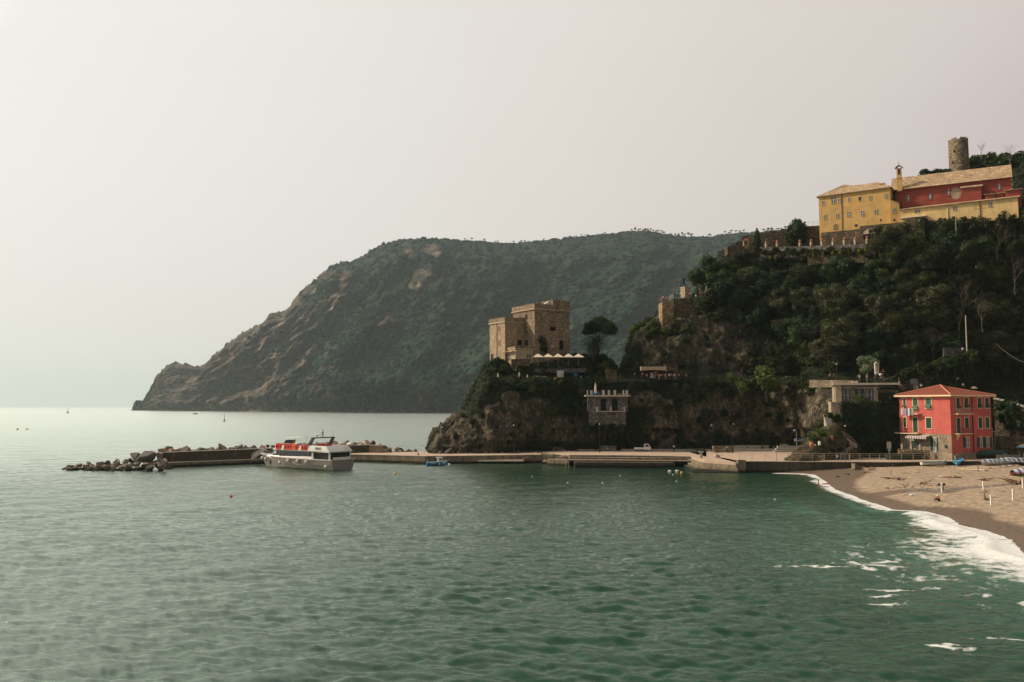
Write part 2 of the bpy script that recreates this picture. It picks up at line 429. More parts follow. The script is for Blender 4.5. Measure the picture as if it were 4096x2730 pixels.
def make_beach():
    ys = np.concatenate([np.linspace(30, 100, 190), np.linspace(100.3, 176, 230)]); xs = np.linspace(-3.5, 95, 330)
    Y = np.repeat(ys[:, None], len(xs), 1); off = np.repeat(xs[None, :], len(ys), 0)
    X = shore_x(Y)+off
    u = np.clip(off, -5, 200)
    Z = np.where(u < 0, u*.12, 1.35*(1-np.exp(-u/9.))+.010*u)
    Z = Z+.10*fbm(X/5, Y/4, 0*X, 4, 91)*np.clip(u/6, 0, 1)+.05*fbm(X/1.1, Y/1.1, 0*X, 3, 92)*np.clip(u/6, 0, 1)
    # the little stream that crosses the beach
    S = np.array([[gz(a_, b_, z_).x, gz(a_, b_, z_).y] for a_, b_, z_ in ((3330, 1970, .1), (3480, 1975, .5), (3560, 1962, .8), (3680, 1955, 1.0), (3780, 1963, 1.1), (3840, 1955, 1.1), (3930, 1950, 1.2), (4096, 1938, 1.3), (4200, 1930, 1.4))])
    ds = poly_dist(X, Y, S); sw_ = np.interp(X, S[:, 0], [5.5, 3.5, 2.6, 2.4, 2.2, 1.4, 1.0, .8, .6])
    cut = np.exp(-(ds/sw_)**2); Z = Z-.28*cut*np.clip(u/4, 0, 1)
    wob = 1.7*fbm(X/5, Y/7, 0*X, 3, 93)
    wl = np.interp(Y, [60, 95, 105, 125, 140, 150, 160, 172], [5., 4.8, 3.6, 3.8, 5., 8.5, 9., 4.])
    wet_ = np.clip((wl+wob-off)/1.1, 0, 1)
    wet_ = np.maximum(wet_, np.clip((cut-.42)*4, 0, 1)*.85)
    pb = np.clip((np.exp(-((ds-.5*sw_)/(sw_*.6))**2)-.45+.5*fbm(X/2, Y/2, 0*X, 3, 95))*1.6, 0, 1)*(off > 8)*(off < 46)
    return np.stack([X, Y, Z], -1), wet_, pb
P, we_, pe_ = make_beach()
BEACH = P
beach = grid_mesh('beach', P, M_SAND, attrs={'wet': we_, 'pebble': pe_}); tag(beach, kind='structure')
def beach_z(x, y):
    i = int(np.argmin(abs(P_by-y))); row = BEACH[i]
    return float(np.interp(x, row[:, 0], row[:, 2]))
P_by = BEACH[:, 0, 1].copy()
def on_beach(px, py):
    z = 1.2
    for _ in range(8):
        q = gz(px, py, z); z = beach_z(q.x, q.y)
    return Vector((q.x, q.y, z))

# ================================================================ sea bed, so that the water is not bottomless at the sides
# ================================================================ near hill (promontory, cliffs and the wooded slope)
# control columns: photo column -> levels of (photo row, distance)
HC = {
 1712: [(1813,201),(1811,201.5),(1809,202),(1807,203),(1805,204),(1804,204.5),(1803,205),(1802,206),(1802,208)],
 1738: [(1813,199),(1795,200),(1782,201),(1776,202),(1772,203),(1769,204),(1767,205),(1765,206),(1766,210)],
 1792: [(1813,198.5),(1790,199.5),(1772,201),(1762,202),(1752,203.5),(1746,204.5),(1741,206),(1737,208),(1745,214)],
 1850: [(1813,198),(1780,199),(1745,201),(1715,203),(1690,205),(1670,207),(1655,209),(1645,211),(1660,220)],
 1872: [(1813,198),(1770,199),(1720,201),(1680,203),(1650,205),(1622,207),(1598,209),(1580,211),(1600,224)],
 1900: [(1813,198),(1760,199),(1700,201),(1640,203),(1600,205),(1572,207),(1556,210),(1546,213),(1560,228)],
 1935: [(1813,198),(1750,199),(1680,201.5),(1600,204),(1540,206),(1516,208),(1506,213),(1490,214.5),(1465,232)],
 1962: [(1813,198),(1740,199),(1650,202),(1570,205),(1518,207),(1516,212),(1480,214),(1449,216),(1445,238)],
 2200: [(1806,205.4),(1735,206),(1640,206.6),(1570,207.2),(1518,207.7),(1516,212.0),(1480,214.0),(1450,216.0),(1444,240.0)],
 2330: [(1806,205.4),(1735,206),(1640,206.6),(1570,207.2),(1518,207.7),(1514,213.0),(1480,215.0),(1452,217.0),(1445,238.0)],
 2420: [(1806,205.4),(1735,206),(1640,206.6),(1575,207.2),(1520,207.7),(1512,213.0),(1495,215.0),(1470,218.0),(1470,232.0)],
 2478: [(1806,205.4),(1735,206),(1640,206.6),(1575,207.2),(1522,207.7),(1510,212.0),(1495,214.0),(1482,217.0),(1484,230.0)],
 2503: [(1806,205.4),(1735,206),(1640,206.6),(1575,207.2),(1522,207.7),(1510,212.0),(1480,214.0),(1442,217.0),(1442,232.0)],
 2522: [(1806,205.4),(1735,206),(1640,206.6),(1575,207.2),(1522,207.7),(1510,212.0),(1455,215.0),(1385,219.0),(1385,234.0)],
 2550: [(1806,205.4),(1735,206),(1640,206.6),(1575,207.2),(1522,207.7),(1508,212.0),(1430,215.0),(1332,221.0),(1330,238.0)],
 2600: [(1806,205.4),(1735,206),(1640,206.6),(1575,207.2),(1522,207.7),(1506,212.0),(1410,216.0),(1296,224.0),(1290,240.0)],
 2660: [(1806,205.4),(1735,206),(1640,206.6),(1575,207.2),(1522,207.7),(1506,212.0),(1400,217.0),(1275,226.0),(1215,240.0)],
 2760: [(1806,205.4),(1735,206),(1640,206.6),(1575,207.2),(1522,207.7),(1506,212.0),(1380,218.0),(1220,228.0),(1200,242.0)],
 2830: [(1806,205.4),(1735,206),(1640,206.6),(1575,207.2),(1522,207.7),(1506,212.0),(1350,220.0),(1150,230.0),(1085,244.0)],
 2880: [(1806,205.4),(1735,206),(1640,206.6),(1575,207.2),(1522,207.7),(1506,211.5),(1330,220.0),(1090,231.0),(1010,246.0)],
 2960: [(1806,205.4),(1735,206),(1640,206.6),(1575,207.2),(1522,207.7),(1506,211.5),(1310,220.0),(1050,231.0),(965,246.0)],
 3060: [(1806,205.4),(1735,206),(1640,206.6),(1575,207.2),(1522,207.7),(1506,211.5),(1290,220.0),(1040,230.0),(950,250.0)],
 3200: [(1806,203.5),(1735,203.8),(1640,204.2),(1575,204.6),(1522,205),(1506,211.5),(1270,217.0),(1020,228.0),(925,252.0)],
 3285: [(1800,186),(1735,190),(1640,193),(1575,196),(1522,198),(1506,203),(1265,214),(1000,225),(905,250)],
 3440: [(1760,184),(1700,186),(1640,189),(1575,192),(1530,194),(1512,199),(1250,211),(950,219),(870,246)],
 3580: [(1760,186),(1700,188),(1640,190),(1575,192),(1535,193),(1510,198),(1230,207),(910,214),(745,254)],
 3700: [(1760,190),(1700,191),(1640,192),(1590,193),(1545,194),(1500,198),(1220,206),(885,211),(700,256)],
 3820: [(1770,192),(1710,192.5),(1650,193),(1600,194),(1555,195),(1480,199),(1200,205),(872,208),(682,256)],
 3900: [(1780,192),(1730,192.5),(1680,193),(1640,194),(1600,195),(1500,200),(1200,205),(866,206),(676,256)],
 4000: [(1800,190),(1760,190.5),(1720,191),(1680,192),(1640,193),(1520,199),(1190,204),(856,203),(655,254)],
 4110: [(1820,186),(1780,187),(1740,188),(1700,189),(1660,190),(1530,197),(1180,202),(846,200),(620,250)],
 4400: [(1850,178),(1800,180),(1760,182),(1720,183),(1680,184),(1540,192),(1160,198),(820,192),(540,245)],
 4700: [(1860,170),(1800,172),(1760,174),(1720,176),(1680,178),(1540,186),(1140,194),(800,190),(500,240)],
}
ks = sorted(HC); KX = np.array(ks, float)
LV = np.array([HC[k] for k in ks], float)      # cols, levels, 2
def hill_ctrl(px, s):
    """px array, s in 0..8 array -> py, Y"""
    py = np.zeros_like(px); yy = np.zeros_like(px)
    L = LV.shape[1]
    i0 = np.clip(np.floor(s).astype(int), 0, L-2); f = s-i0
    for l in range(L-1):
        m = i0 == l
        if not m.any(): continue
        for arr, c in ((py, 0), (yy, 1)):
            a_ = np.interp(px[m], KX, LV[:, l, c]); b_ = np.interp(px[m], KX, LV[:, l+1, c])
            arr[m] = a_+(b_-a_)*f[m]
    return py, yy
def unproj(px, py, Y):
    u = (px-CX)/F; v = (CY-py)/F; dy = CT-v*ST; dz = ST+v*CT
    return np.stack([u/dy*Y, Y, H+dz/dy*Y], -1)
def rock_mask(px, py):
    """bare rock as against growth"""
    def el(cx, cy, rx, ry): return np.clip(1.6-np.hypot((px-cx)/rx, (py-cy)/ry)*1.25, 0, 1)
    m = 0*px
    for e_ in ((1860,1760,190,150),(2010,1690,170,120),(2150,1640,120,70),(2220,1720,170,80),(2330,1700,90,90),(2040,1600,60,40),
               (2690,1380,170,120),(2850,1370,170,120),(2620,1460,120,45),(2900,1330,110,90),(2780,1290,70,60),(2960,1440,60,60),
               (2800,1680,110,140),(2960,1650,170,140),(3120,1650,110,150),(3230,1640,90,130),(2650,1700,90,120),(2580,1600,90,50),(3300,1620,60,60),(2920,1600,90,60)):
        m = np.maximum(m, el(*e_))
    return m
def make_hill():
    pxs = np.concatenate([np.arange(1712, 2000, 4.), np.arange(2000, 4700.1, 5.5)])
    n = [22, 26, 26, 22, 10, 34, 38, 26]
    s = np.concatenate([l+np.arange(k)/k for l, k in enumerate(n)]+[[8.]])
    PX, S = np.meshgrid(pxs, s)
    py, Y = hill_ctrl(PX, S)
    P = unproj(PX, py, Y)
    # round the steps between levels a little
    for _ in range(2): P[1:-1] = .25*P[:-2]+.5*P[1:-1]+.25*P[2:]
    X_, Y_, Z_ = P[..., 0], P[..., 1], P[..., 2]
    rk = rock_mask(PX, py)
    rk = np.clip(rk + .55*fbm(X_/7, Y_/7, Z_/7, 4, 5) - .1, 0, 1)
    rk = np.clip((rk-.35)*3, 0, 1)
    ledge = np.exp(-((S-4.5)/.55)**2)*(PX < 3300)
    A = np.clip(S/.5, 0, 1)*np.clip((8.05-S)/1.5, .15, 1)*(1-.9*ledge)
    A = A*np.clip((PX-1712)/40, .4, 1)
    A = np.where(S > 6.6, A*.35, A)
    big_ = fbm(X_/19, Y_/19, Z_/26, 3, 21)*3.2
    mid = fbm(X_/6.5, Y_/6.5, Z_/10, 4, 22, ridge=True)*1.9
    strata = fbm(X_/1.9+Z_/7, Y_/1.9, Z_/3.4-X_/8, 4, 23, ridge=True)*.62
    fine = fbm(X_/.8, Y_/.8, Z_/.8, 3, 24)*.22
    D = (big_+(mid+strata)*(.45+.55*rk)+fine)*A
    lim_ = np.where(PX > 2195, np.where(S < 1.2, .1, np.where(S < 4.2, 1.3, 9.)), np.where(S < .6, .5, 9.))
    D = np.minimum(D, lim_)
    N = np.cross(np.gradient(P, axis=1), np.gradient(P, axis=0)); N /= np.linalg.norm(N, axis=-1, keepdims=True)+1e-9
    if N[60, 300, 1] > 0: N = -N
    P = P+N*D[..., None]
    # a back skirt that closes the hill down to below sea level
    back = []
    last = P[-1]
    for k, (dy_, fz) in enumerate(((14, .85), (30, .55), (48, .2), (60, -.12))):
        q = last.copy(); q[:, 1] += dy_; q[:, 2] = last[:, 2]*fz-(2 if fz < 0 else 0)
        q[:, 2] += 1.2*fbm(q[:, 0]/9, q[:, 1]/9, 0*q[:, 0], 3, 77); back.append(q)
    front = P[0].copy(); front[:, 2] = -2.; front[:, 1] -= .2
    left0 = None
    Pn = np.concatenate([front[None], P, np.stack(back)])
    rkn = np.concatenate([rk[:1], rk, np.repeat(rk[-1:], len(back), 0)*0])
    return Pn, rkn, PX, py, P, S, rk
HP, hrk, HPX, HPY, HP0, HS, HRK = make_hill()
t = NT('hillside'); ps = t.pos()
rk_ = t.attr('rock')
n1 = t.noise(ps, .35, 6, .62); n2 = t.noise(t.scale(ps, 1.6, 1.6, .5, (R(12), R(22), 0)), .9, 6, .68); n3 = t.noise(ps, 4.5, 4, .7)
cr_ = t.vor(t.scale(ps, .8, .8, .35, (0, R(15), 0)), 1., 'DISTANCE_TO_EDGE')
rc = t.ramp(t.math('ADD', t.math('MULTIPLY', n1, .45), t.math('MULTIPLY', n2, .55)), [(.32, (.022, .018, .014)), (.47, (.080, .068, .050)), (.58, (.19, .15, .10)), (.70, (.40, .31, .20))])
rc = t.mix(t.ramp(cr_, [(0, .8), (.09, 0.)]), rc, (.03, .022, .015))
rc = t.mix(t.ramp(t.noise(ps, .16, 4, .6), [(.5, 0.), (.62, .7)]), rc, (.075, .060, .040))
gc = t.ramp(t.math('ADD', t.math('MULTIPLY', n1, .5), t.math('MULTIPLY', n3, .5)), [(.35, (.007, .012, .007)), (.55, (.018, .026, .012)), (.7, (.045, .045, .021))])
patchy = t.ramp(t.noise(ps, .9, 6, .7), [(.50, 0.), (.60, 1.)])
msk = t.math('MULTIPLY', rk_, t.math('SUBTRACT', 1., t.math('MULTIPLY', patchy, .55)))
b = t.bsdf(t.mix(msk, gc, rc), .92, t.bump(t.math('ADD', t.math('MULTIPLY', n2, .6), t.math('MULTIPLY', n3, .3)), 1., .9), 0., .15)
M_HILL = t.m
hill = grid_mesh('hillside', HP, M_HILL, flip=True, attrs={'rock': hrk}); tag(hill, kind='structure')
HN = np.cross(np.gradient(HP0, axis=1), np.gradient(HP0, axis=0)); HN /= np.linalg.norm(HN, axis=-1, keepdims=True)+1e-9
if HN[60, 300, 1] > 0: HN = -HN
HQX, HQY = CX+F*HP0[..., 0]/(HP0[..., 1]*CT+(HP0[..., 2]-H)*ST), CY-F*(-HP0[..., 1]*ST+(HP0[..., 2]-H)*CT)/(HP0[..., 1]*CT+(HP0[..., 2]-H)*ST)
def on_hill(px, py, smin=0, smax=8):
    """nearest hill vertex to what the photo shows at (px,py)"""
    d = (HQX-px)**2+(HQY-py)**2+np.where((HS < smin) | (HS > smax), 1e9, 0)
    i = np.unravel_index(np.argmin(d), d.shape)
    return Vector(HP0[i]), Vector(HN[i])

# ================================================================ far headland across the bay
SIL = [(540,1641),(556,1636),(566,1628),(576,1600),(592,1570),(606,1545),(628,1503),(650,1480),(668,1462),(688,1452),(698,1448),(712,1456),(735,1458),(760,1464),(795,1467),(812,1462),(850,1428),(880,1402),(915,1372),(945,1350),(985,1322),(1010,1312),(1050,1298),(1072,1272),(1082,1255),(1100,1249),(1130,1246),(1160,1226),(1180,1190),(1205,1160),(1238,1135),(1270,1117),(1286,1092),(1330,1064),(1370,1052),(1420,1042),(1455,1022),(1490,1000),(1520,980),(1565,966),(1620,957),(1700,952),(1780,955),(1850,960),(1920,964),(1980,970),(2045,974),(2100,968),(2180,960),(2260,952),(2340,944),(2430,934),(2500,926),(2560,924),(2620,930),(2680,938),(2740,946),(2800,948),(2850,944),(2900,936),(2960,930),(3040,927),(3120,920),(3220,912),(3400,905),(3800,900),(4500,900)]
SX = np.array([a_ for a_, b_ in SIL], float); SY = np.array([b_ for a_, b_ in SIL], float)
def make_far():
    pxs = np.concatenate([np.arange(540, 3300, 4.5), np.arange(3300, 4500, 30)]); nr = 150
    s = np.linspace(0, 1, nr)
    PX, S = np.meshgrid(pxs, s)
    footpy = np.interp(pxs, [540, 1100, 1850, 2600, 4500], [1642.5, 1648, 1653, 1657, 1660])
    Yf = np.array([gz(0+p_, q_, 0).y for p_, q_ in zip(pxs, footpy)])
    Yt = Yf+np.interp(pxs, [540, 700, 1100, 1500, 2100, 2600, 4500], [40, 220, 500, 820, 1150, 1350, 1500])
    top = np.interp(pxs, SX, SY)
    # a rising distance with height: cliffs steep at the left, hollows to the right
    pw = np.interp(pxs, [540, 1000, 1600, 2400, 4500], [1.15, 1.2, 1.25, 1.3, 1.3])
    g = S**pw
    py = footpy+(top-footpy)*(S**.97); Y = Yf+(Yt-Yf)*g
    P = unproj(PX, py, Y)
    X_, Y_, Z_ = P[..., 0], P[..., 1], P[..., 2]
    # gullies and spurs that run down to the left, as on the real slope
    q = (PX+py*.55)/4096
    A = np.clip(S*7, 0, 1)*np.clip((1-S)*9, 0.05, 1)*np.interp(PX, [540, 900, 1500], [.35, .8, 1.])
    D = 150*fbm(q*9, S*1.2, 0*q, 3, 101, ridge=True)+95*fbm(q*26, S*3, 0*q+2, 4, 102, ridge=True)+40*fbm(X_/60, Y_/60, Z_/60, 4, 103)
    D = D+42*fbm(q*62, S*7, 0*q+4, 3, 108, ridge=True)+20*fbm(q*150, S*22, 0*q+4, 3, 109, ridge=True)
    D2 = 9*fbm(X_/22, Y_/40, Z_/22, 3, 104)
    P[..., 1] -= (D*A*1.5+D2*np.clip(S*7, 0, 1)*np.clip((1-S)*9, 0.3, 1))
    P[..., 0] += D*A*.3
    k = (P[..., 1]/Y)                       # keep the slope's foot on the water
    P[..., 2] = np.maximum(H+(P[..., 2]-H)*k, np.where(S < .02, -2, 1.))
    P[0, :, 2] = -3
    ridge_n = fbm(pxs/9, 0*pxs, 0*pxs, 4, 105)
    P[-1, :, 2] += np.interp(pxs, [540, 1500, 1700], [13, 11, 5])*ridge_n
    def el(cx, cy, rx, ry, a): 
        ca, sa = math.cos(R(a)), math.sin(R(a)); dx, dy = PX-cx, py-cy
        return np.clip(1.5-np.hypot((dx*ca+dy*sa)/rx, (-dx*sa+dy*ca)/ry)*1.15, 0, 1)
    rk = np.maximum(np.clip(1.5-(PX-540)/720, 0, 1)*1.0, 0)
    for e_ in ((1010,1400,90,40,-60),(1060,1440,70,40,-60),(980,1450,60,40,-70),(1340,1230,45,90,20),(1375,1120,30,60,10),(1200,1330,80,60,-30),(1250,1290,50,60,0),(1130,1290,50,40,0),
               (1660,1110,45,45,-50),(1640,1140,40,40,0),(1340,1250,50,50,0),(1620,1000,20,30,0),(1710,1000,30,30,0),(1250,1400,40,30,-50),(1180,1210,60,50,-40),(1240,1160,40,30,0),(1300,1100,40,25,0),
               (960,1530,110,45,-40),(920,1600,110,40,-25),(1000,1580,80,60,-40),(1680,1600,80,45,-35),(1850,1600,60,60,-40),(2130,1300,70,60,0),(2480,1400,60,60,0),(1530,1290,60,40,-30),(1100,1370,90,30,-50),(860,1470,120,60,-50)):
        rk = np.maximum(rk, el(*e_)*.92)
    rk = np.clip((rk+.6*fbm(X_/55, Y_/120, Z_/45, 5, 107)-.36)*2.6, 0, 1)
    back = P[-1].copy(); back[:, 1] += 500; back[:, 2] *= .5
    b2 = P[-1].copy(); b2[:, 1] += 1000; b2[:, 2] = -5
    return np.concatenate([P, back[None], b2[None]]), np.concatenate([rk, rk[-1:], rk[-1:]]), P, PX, py, rk
FP, frk, FP0, FPX, FPY, FRK = make_far()
t = NT('headland'); ps = t.pos()
rk_ = t.attr('rock')
n1 = t.noise(ps, .012, 6, .6); n2 = t.noise(t.scale(ps, .03, .012, .016, (R(0), R(30), 0)), 1., 6, .7); n3 = t.noise(ps, .09, 4, .7)
rc = t.ramp(n2, [(.32, (.024, .021, .018)), (.48, (.085, .070, .055)), (.64, (.25, .19, .14))])
cl = t.vor(ps, .085)
gc = t.ramp(t.math('ADD', t.math('MULTIPLY', n1, .35), t.math('SUBTRACT', .9, t.math('MULTIPLY', cl, 1.))), [(.25, (.003, .012, .010)), (.55, (.006, .026, .019)), (.85, (.016, .046, .028))])
gc = t.mix(t.ramp(n1, [(.48, 0.), (.62, .55)]), gc, (.042, .050, .024))
gc = t.mix(t.ramp(t.noise(ps, .006, 3, .5), [(.5, 0.), (.62, .5)]), gc, (.045, .040, .030))
hb = t.math('ADD', t.math('MULTIPLY', cl, -1.), t.math('MULTIPLY', n2, .8))
st1 = t.noise(t.scale(ps, .045, .01, .010, (0, R(38), 0)), 1., 6, .72); st2 = t.noise(t.scale(ps, .02, .02, .09, (0, R(-32), 0)), 1., 5, .7)
rc = t.mix(1., rc, t.ramp(st1, [(.36, .22), (.50, .85), (.64, 1.7)]), 'MULTIPLY'); rc = t.mix(1., rc, t.ramp(st2, [(.38, .45), (.6, 1.25)]), 'MULTIPLY')
sz_ = t.n('ShaderNodeSeparateXYZ'); t.l(ps, sz_.inputs[0]); shore_ = t.ramp(t.math('ADD', t.math('MULTIPLY', sz_.outputs[2], .02), t.math('MULTIPLY', st1, .25)), [(.14, 1.), (.22, 0.)])
hb = t.math('ADD', hb, t.math('MULTIPLY', st1, 2.2))
fc = t.mix(shore_, t.mix(rk_, gc, rc), (.30, .25, .20))
b = t.bsdf(fc, .95, t.bump(hb, 1., 14.), 0., .1); M_FAR = t.m
far = grid_mesh('headland_hills', FP, M_FAR, flip=True, attrs={'rock': frk}); tag(far, kind='structure')
# haze in the air over the bay
mb = MB(); mb.box((0, 18700, 375), (54000, 39400, 770))
hz = mb.build('haze', None); hz.data.materials.clear()
t = NT('haze_air'); pv = t.n('ShaderNodeVolumePrincipled')
pv.inputs['Color'].default_value = (.655, .775, .81, 1); pv.inputs['Density'].default_value = .000059; pv.inputs['Anisotropy'].default_value = .25
t.l(pv.outputs[0], t.out.inputs['Volume']); hz.data.materials.append(t.m); tag(hz, kind='stuff', label='thin blue haze in the air over the bay')
# ================================================================ foliage
def leaf_mat(name, lo, hi, tint=None, amt=.45):
    t = NT(name); v = t.coord('Object')
    n1 = t.noise(v, .55, 4, .6); n2 = t.noise(v, 3.5, 3, .7)
    c = t.ramp(t.math('ADD', t.math('MULTIPLY', n1, .55), t.math('MULTIPLY', n2, .45)), [(.33, lo), (.68, hi)])
    if tint: c = t.mix(t.ramp(t.noise(v, .9, 3), [(.52, 0.), (.66, .7)]), c, tint)
    c = instance_var(t, c, amt)
    b = t.bsdf(c, .75, None, 0., .12)
    t.m.node_tree.nodes.remove(b)
    d = t.n('ShaderNodeBsdfDiffuse'); t.l(c, d.inputs['Color']); tr = t.n('ShaderNodeBsdfTranslucent'); t.l(t.mix(1., c, (1.1, 1.25, .5), 'MULTIPLY'), tr.inputs['Color'])
    g = t.n('ShaderNodeBsdfGlossy'); g.inputs['Roughness'].default_value = .55; g.inputs['Color'].default_value = (.8, .85, .8, 1)
    m1 = t.n('ShaderNodeMixShader'); m1.inputs[0].default_value = .36; t.l(d.outputs[0], m1.inputs[1]); t.l(tr.outputs[0], m1.inputs[2])
    m2 = t.n('ShaderNodeMixShader'); m2.inputs[0].default_value = .014; t.l(m1.outputs[0], m2.inputs[1]); t.l(g.outputs[0], m2.inputs[2])
    t.l(m2.outputs[0], t.out.inputs['Surface']); return t.m
L_DARK = leaf_mat('leaf_dark', (.006, .017, .008), (.055, .088, .036))
L_OLIVE = leaf_mat('leaf_olive', (.010, .017, .009), (.098, .106, .050), (.085, .066, .037))
L_MID = leaf_mat('leaf_mid', (.010, .020, .008), (.090, .118, .036), (.075, .075, .023))
L_PINE = leaf_mat('leaf_pine', (.008, .017, .007), (.034, .055, .016))
L_BRIGHT = leaf_mat('leaf_bright', (.03, .055, .014), (.14, .19, .045), None, .25)
L_YELLOW = leaf_mat('leaf_yellow', (.12, .11, .015), (.38, .33, .05), None, .2)
L_PALE = leaf_mat('leaf_pale', (.06, .085, .05), (.20, .24, .14), None, .2)
L_FAR = leaf_mat('leaf_far', (.010, .018, .012), (.035, .05, .025))
M_BARK = simple('bark', (.085, .065, .05), .9, 0, .35, 4., .1, .05)
M_TWIG = simple('pale_twig', (.17, .14, .105), .9, 0, .25, 2., .1)
def leaf_arrays(c, r, n, size, g, shell=.35, flat=1., up=.3):
    """n small bent leaf clumps round an ellipsoid c, r"""
    d = g.normal(size=(n, 3)); d /= np.linalg.norm(d, axis=1, keepdims=True)
    rad = 1-shell*g.random(n)**1.6 + .10*g.normal(size=n)
    p = c + d*np.array(r)*rad[:, None]
    nn = d*np.array([1, 1, 1.])+g.normal(size=(n, 3))*.55; nn[:, 2] += up; nn /= np.linalg.norm(nn, axis=1, keepdims=True)
    a = np.cross(nn, g.normal(size=(n, 3))); a /= np.linalg.norm(a, axis=1, keepdims=True)+1e-9; b = np.cross(nn, a)
    s = size*(.55+.9*g.random(n))[:, None]
    k = s*.55
    v = np.stack([p-a*s-b*k*.5, p-a*s*.1-b*k, p+a*s-b*k*.2, p+a*s*.3+b*k+nn*s*.2], 1)
    return v
def quads_mesh(name, V, mat, core=None):
    n = len(V); me = bpy.data.meshes.new(name)
    co = V.reshape(-1, 3); nv = len(co); f = np.arange(nv, dtype=np.int32)
    cv, cf = core if core else (np.zeros((0, 3)), np.zeros((0, 3), int))
    co = np.concatenate([co, cv]); me.vertices.add(len(co)); me.vertices.foreach_set('co', co.reshape(-1).astype(np.float32))
    li = np.concatenate([f, (cf+nv).reshape(-1)]).astype(np.int32)
    me.loops.add(len(li)); me.loops.foreach_set('vertex_index', li)
    ls = np.concatenate([np.arange(0, nv, 4), nv+np.arange(0, cf.size, 3)]).astype(np.int32)
    me.polygons.add(len(ls)); me.polygons.foreach_set('loop_start', ls)
    me.update(calc_edges=True); me.materials.append(mat); return me
_bm = bmesh.new(); bmesh.ops.create_icosphere(_bm, subdivisions=2, radius=1.)
ICO_V = np.array([v.co[:] for v in _bm.verts]); ICO_F = np.array([[v.index for v in f.verts] for f in _bm.faces]); _bm.free()
def blob(c, r, seed, amp=.25):
    v = ICO_V*(1+amp*fbm(ICO_V[:, 0]*1.7, ICO_V[:, 1]*1.7, ICO_V[:, 2]*1.7, 3, seed))[:, None]
    return v*np.array(r)+np.array(c)
def crown_mesh(name, mat, seed, lobes, size, per=1., shell=.35, coreS=.72):
    """lobes: list of (centre, radii)"""
    g = np.random.default_rng(seed); Vs = []; cv = []; cf = []; o = 0
    for i, (c, r) in enumerate(lobes):
        area = 4*math.pi*((r[0]*r[1])**1.6/3+(r[0]*r[2])**1.6/3+(r[1]*r[2])**1.6/3)**(1/1.6)
        Vs.append(leaf_arrays(np.array(c), r, int(area*per/(size*size)), size, g, shell))
        if coreS: b = blob(c, np.array(r)*coreS, seed+i); cv.append(b); cf.append(ICO_F+o); o += len(b)
    return quads_mesh(name, np.concatenate(Vs), mat, (np.concatenate(cv), np.concatenate(cf)) if coreS else None)
def rand_lobes(seed, R0, Hh, n, top=.0, flat=.75):
    g = random.Random(seed); L = [((0, 0, Hh), (R0*.62, R0*.62, R0*.6*flat+.3))]
    for i in range(n):
        a = 2*math.pi*i/n*1.7+g.random(); rr = R0*(.35+.35*g.random()); z = Hh+(g.random()-.42)*R0*1.1
        s = R0*(.30+.22*g.random())
        L.append(((math.cos(a)*rr, math.sin(a)*rr, z), (s, s, s*flat)))
    for i in range(n):
        a = g.uniform(0, 6.28); rr = R0*g.uniform(.3, .85); s = R0*g.uniform(.13, .24); L.append(((math.cos(a)*rr, math.sin(a)*rr, Hh+R0*g.uniform(-.35, .6)), (s, s, s*.8)))
    L.append(((g.uniform(-.2, .2)*R0, g.uniform(-.2, .2)*R0, Hh+R0*(.5+top)), (R0*.4, R0*.4, R0*.36)))
    return L
def trunk_mb(h, r, seed, limbs=3, lean=.12):
    g = random.Random(seed); mb = MB(); lx, ly = g.uniform(-lean, lean)*h, g.uniform(-lean, lean)*h
    pts = [(lx*f*f, ly*f*f, h*f) for f in (0, .25, .5, .75, 1.)]
    pts[0] = (0, 0, -1.2)
    mb.tube(pts, [r*1.35, r, r*.85, r*.68, r*.45], 7)
    for i in range(limbs):
        f = .55+.12*i; a = g.uniform(0, 6.28); L = h*.38
        b = Vector((lx*f*f, ly*f*f, h*f))
        mb.tube([b, b+Vector((math.cos(a)*L*.5, math.sin(a)*L*.5, L*.35)), b+Vector((math.cos(a)*L, math.sin(a)*L, L*.9))], [r*.5, r*.34, r*.16], 5)
    return mb
TREES = {}
def proto_tree(key, name, mat, lobes, size, h, r, seed, per=1., shell=.35, limbs=3, coreS=.6):
    e = bpy.data.objects.new(name, None)
    me = crown_mesh('crown', mat, seed, lobes, size, per, shell, coreS)
    c = bpy.data.objects.new('crown', me)
    tk = trunk_mb(h, r, seed, limbs); COL_keep = tk.build('trunk', M_BARK, None, True)
    TREES[key] = (name, me, COL_keep.data); bpy.data.objects.remove(COL_keep); bpy.data.objects.remove(c); bpy.data.objects.remove(e)
def plant(key, loc, s, rz, label, cat='tree', group=None, sz=None, name=None):
    nm, cm, tm = TREES[key]
    e = thing(name or nm, loc, label, cat, group, rz); e.scale = (s, s, s*(sz or 1.))
    for n_, m_ in (('trunk', tm), ('crown', cm)):
        if m_ is None: continue
        o = bpy.data.objects.new(n_, m_); COL.objects.link(o); o.parent = e
    return e
proto_tree('d0', 'evergreen_tree', L_DARK, rand_lobes(1, 3., 3.4, 7), .20, 3.4, .22, 11, .62, .45)
proto_tree('d1', 'evergreen_tree', L_DARK, rand_lobes(2, 3., 3.6, 9, .2, .9), .20, 3.6, .22, 12, .62, .45)
proto_tree('o0', 'olive_green_tree', L_OLIVE, rand_lobes(3, 3., 3.5, 8), .19, 3.4, .2, 13, .62, .45)
proto_tree('o1', 'olive_green_tree', L_OLIVE, rand_lobes(4, 3., 3.8, 10, .25), .19, 3.6, .2, 14, .62, .45)
proto_tree('m0', 'broadleaf_tree', L_MID, rand_lobes(5, 3., 3.4, 8), .19, 3.2, .2, 15, .62, .45)
proto_tree('m1', 'broadleaf_tree', L_MID, rand_lobes(6, 3., 3.9, 9, .3, .9), .19, 3.6, .2, 16, .62, .45)
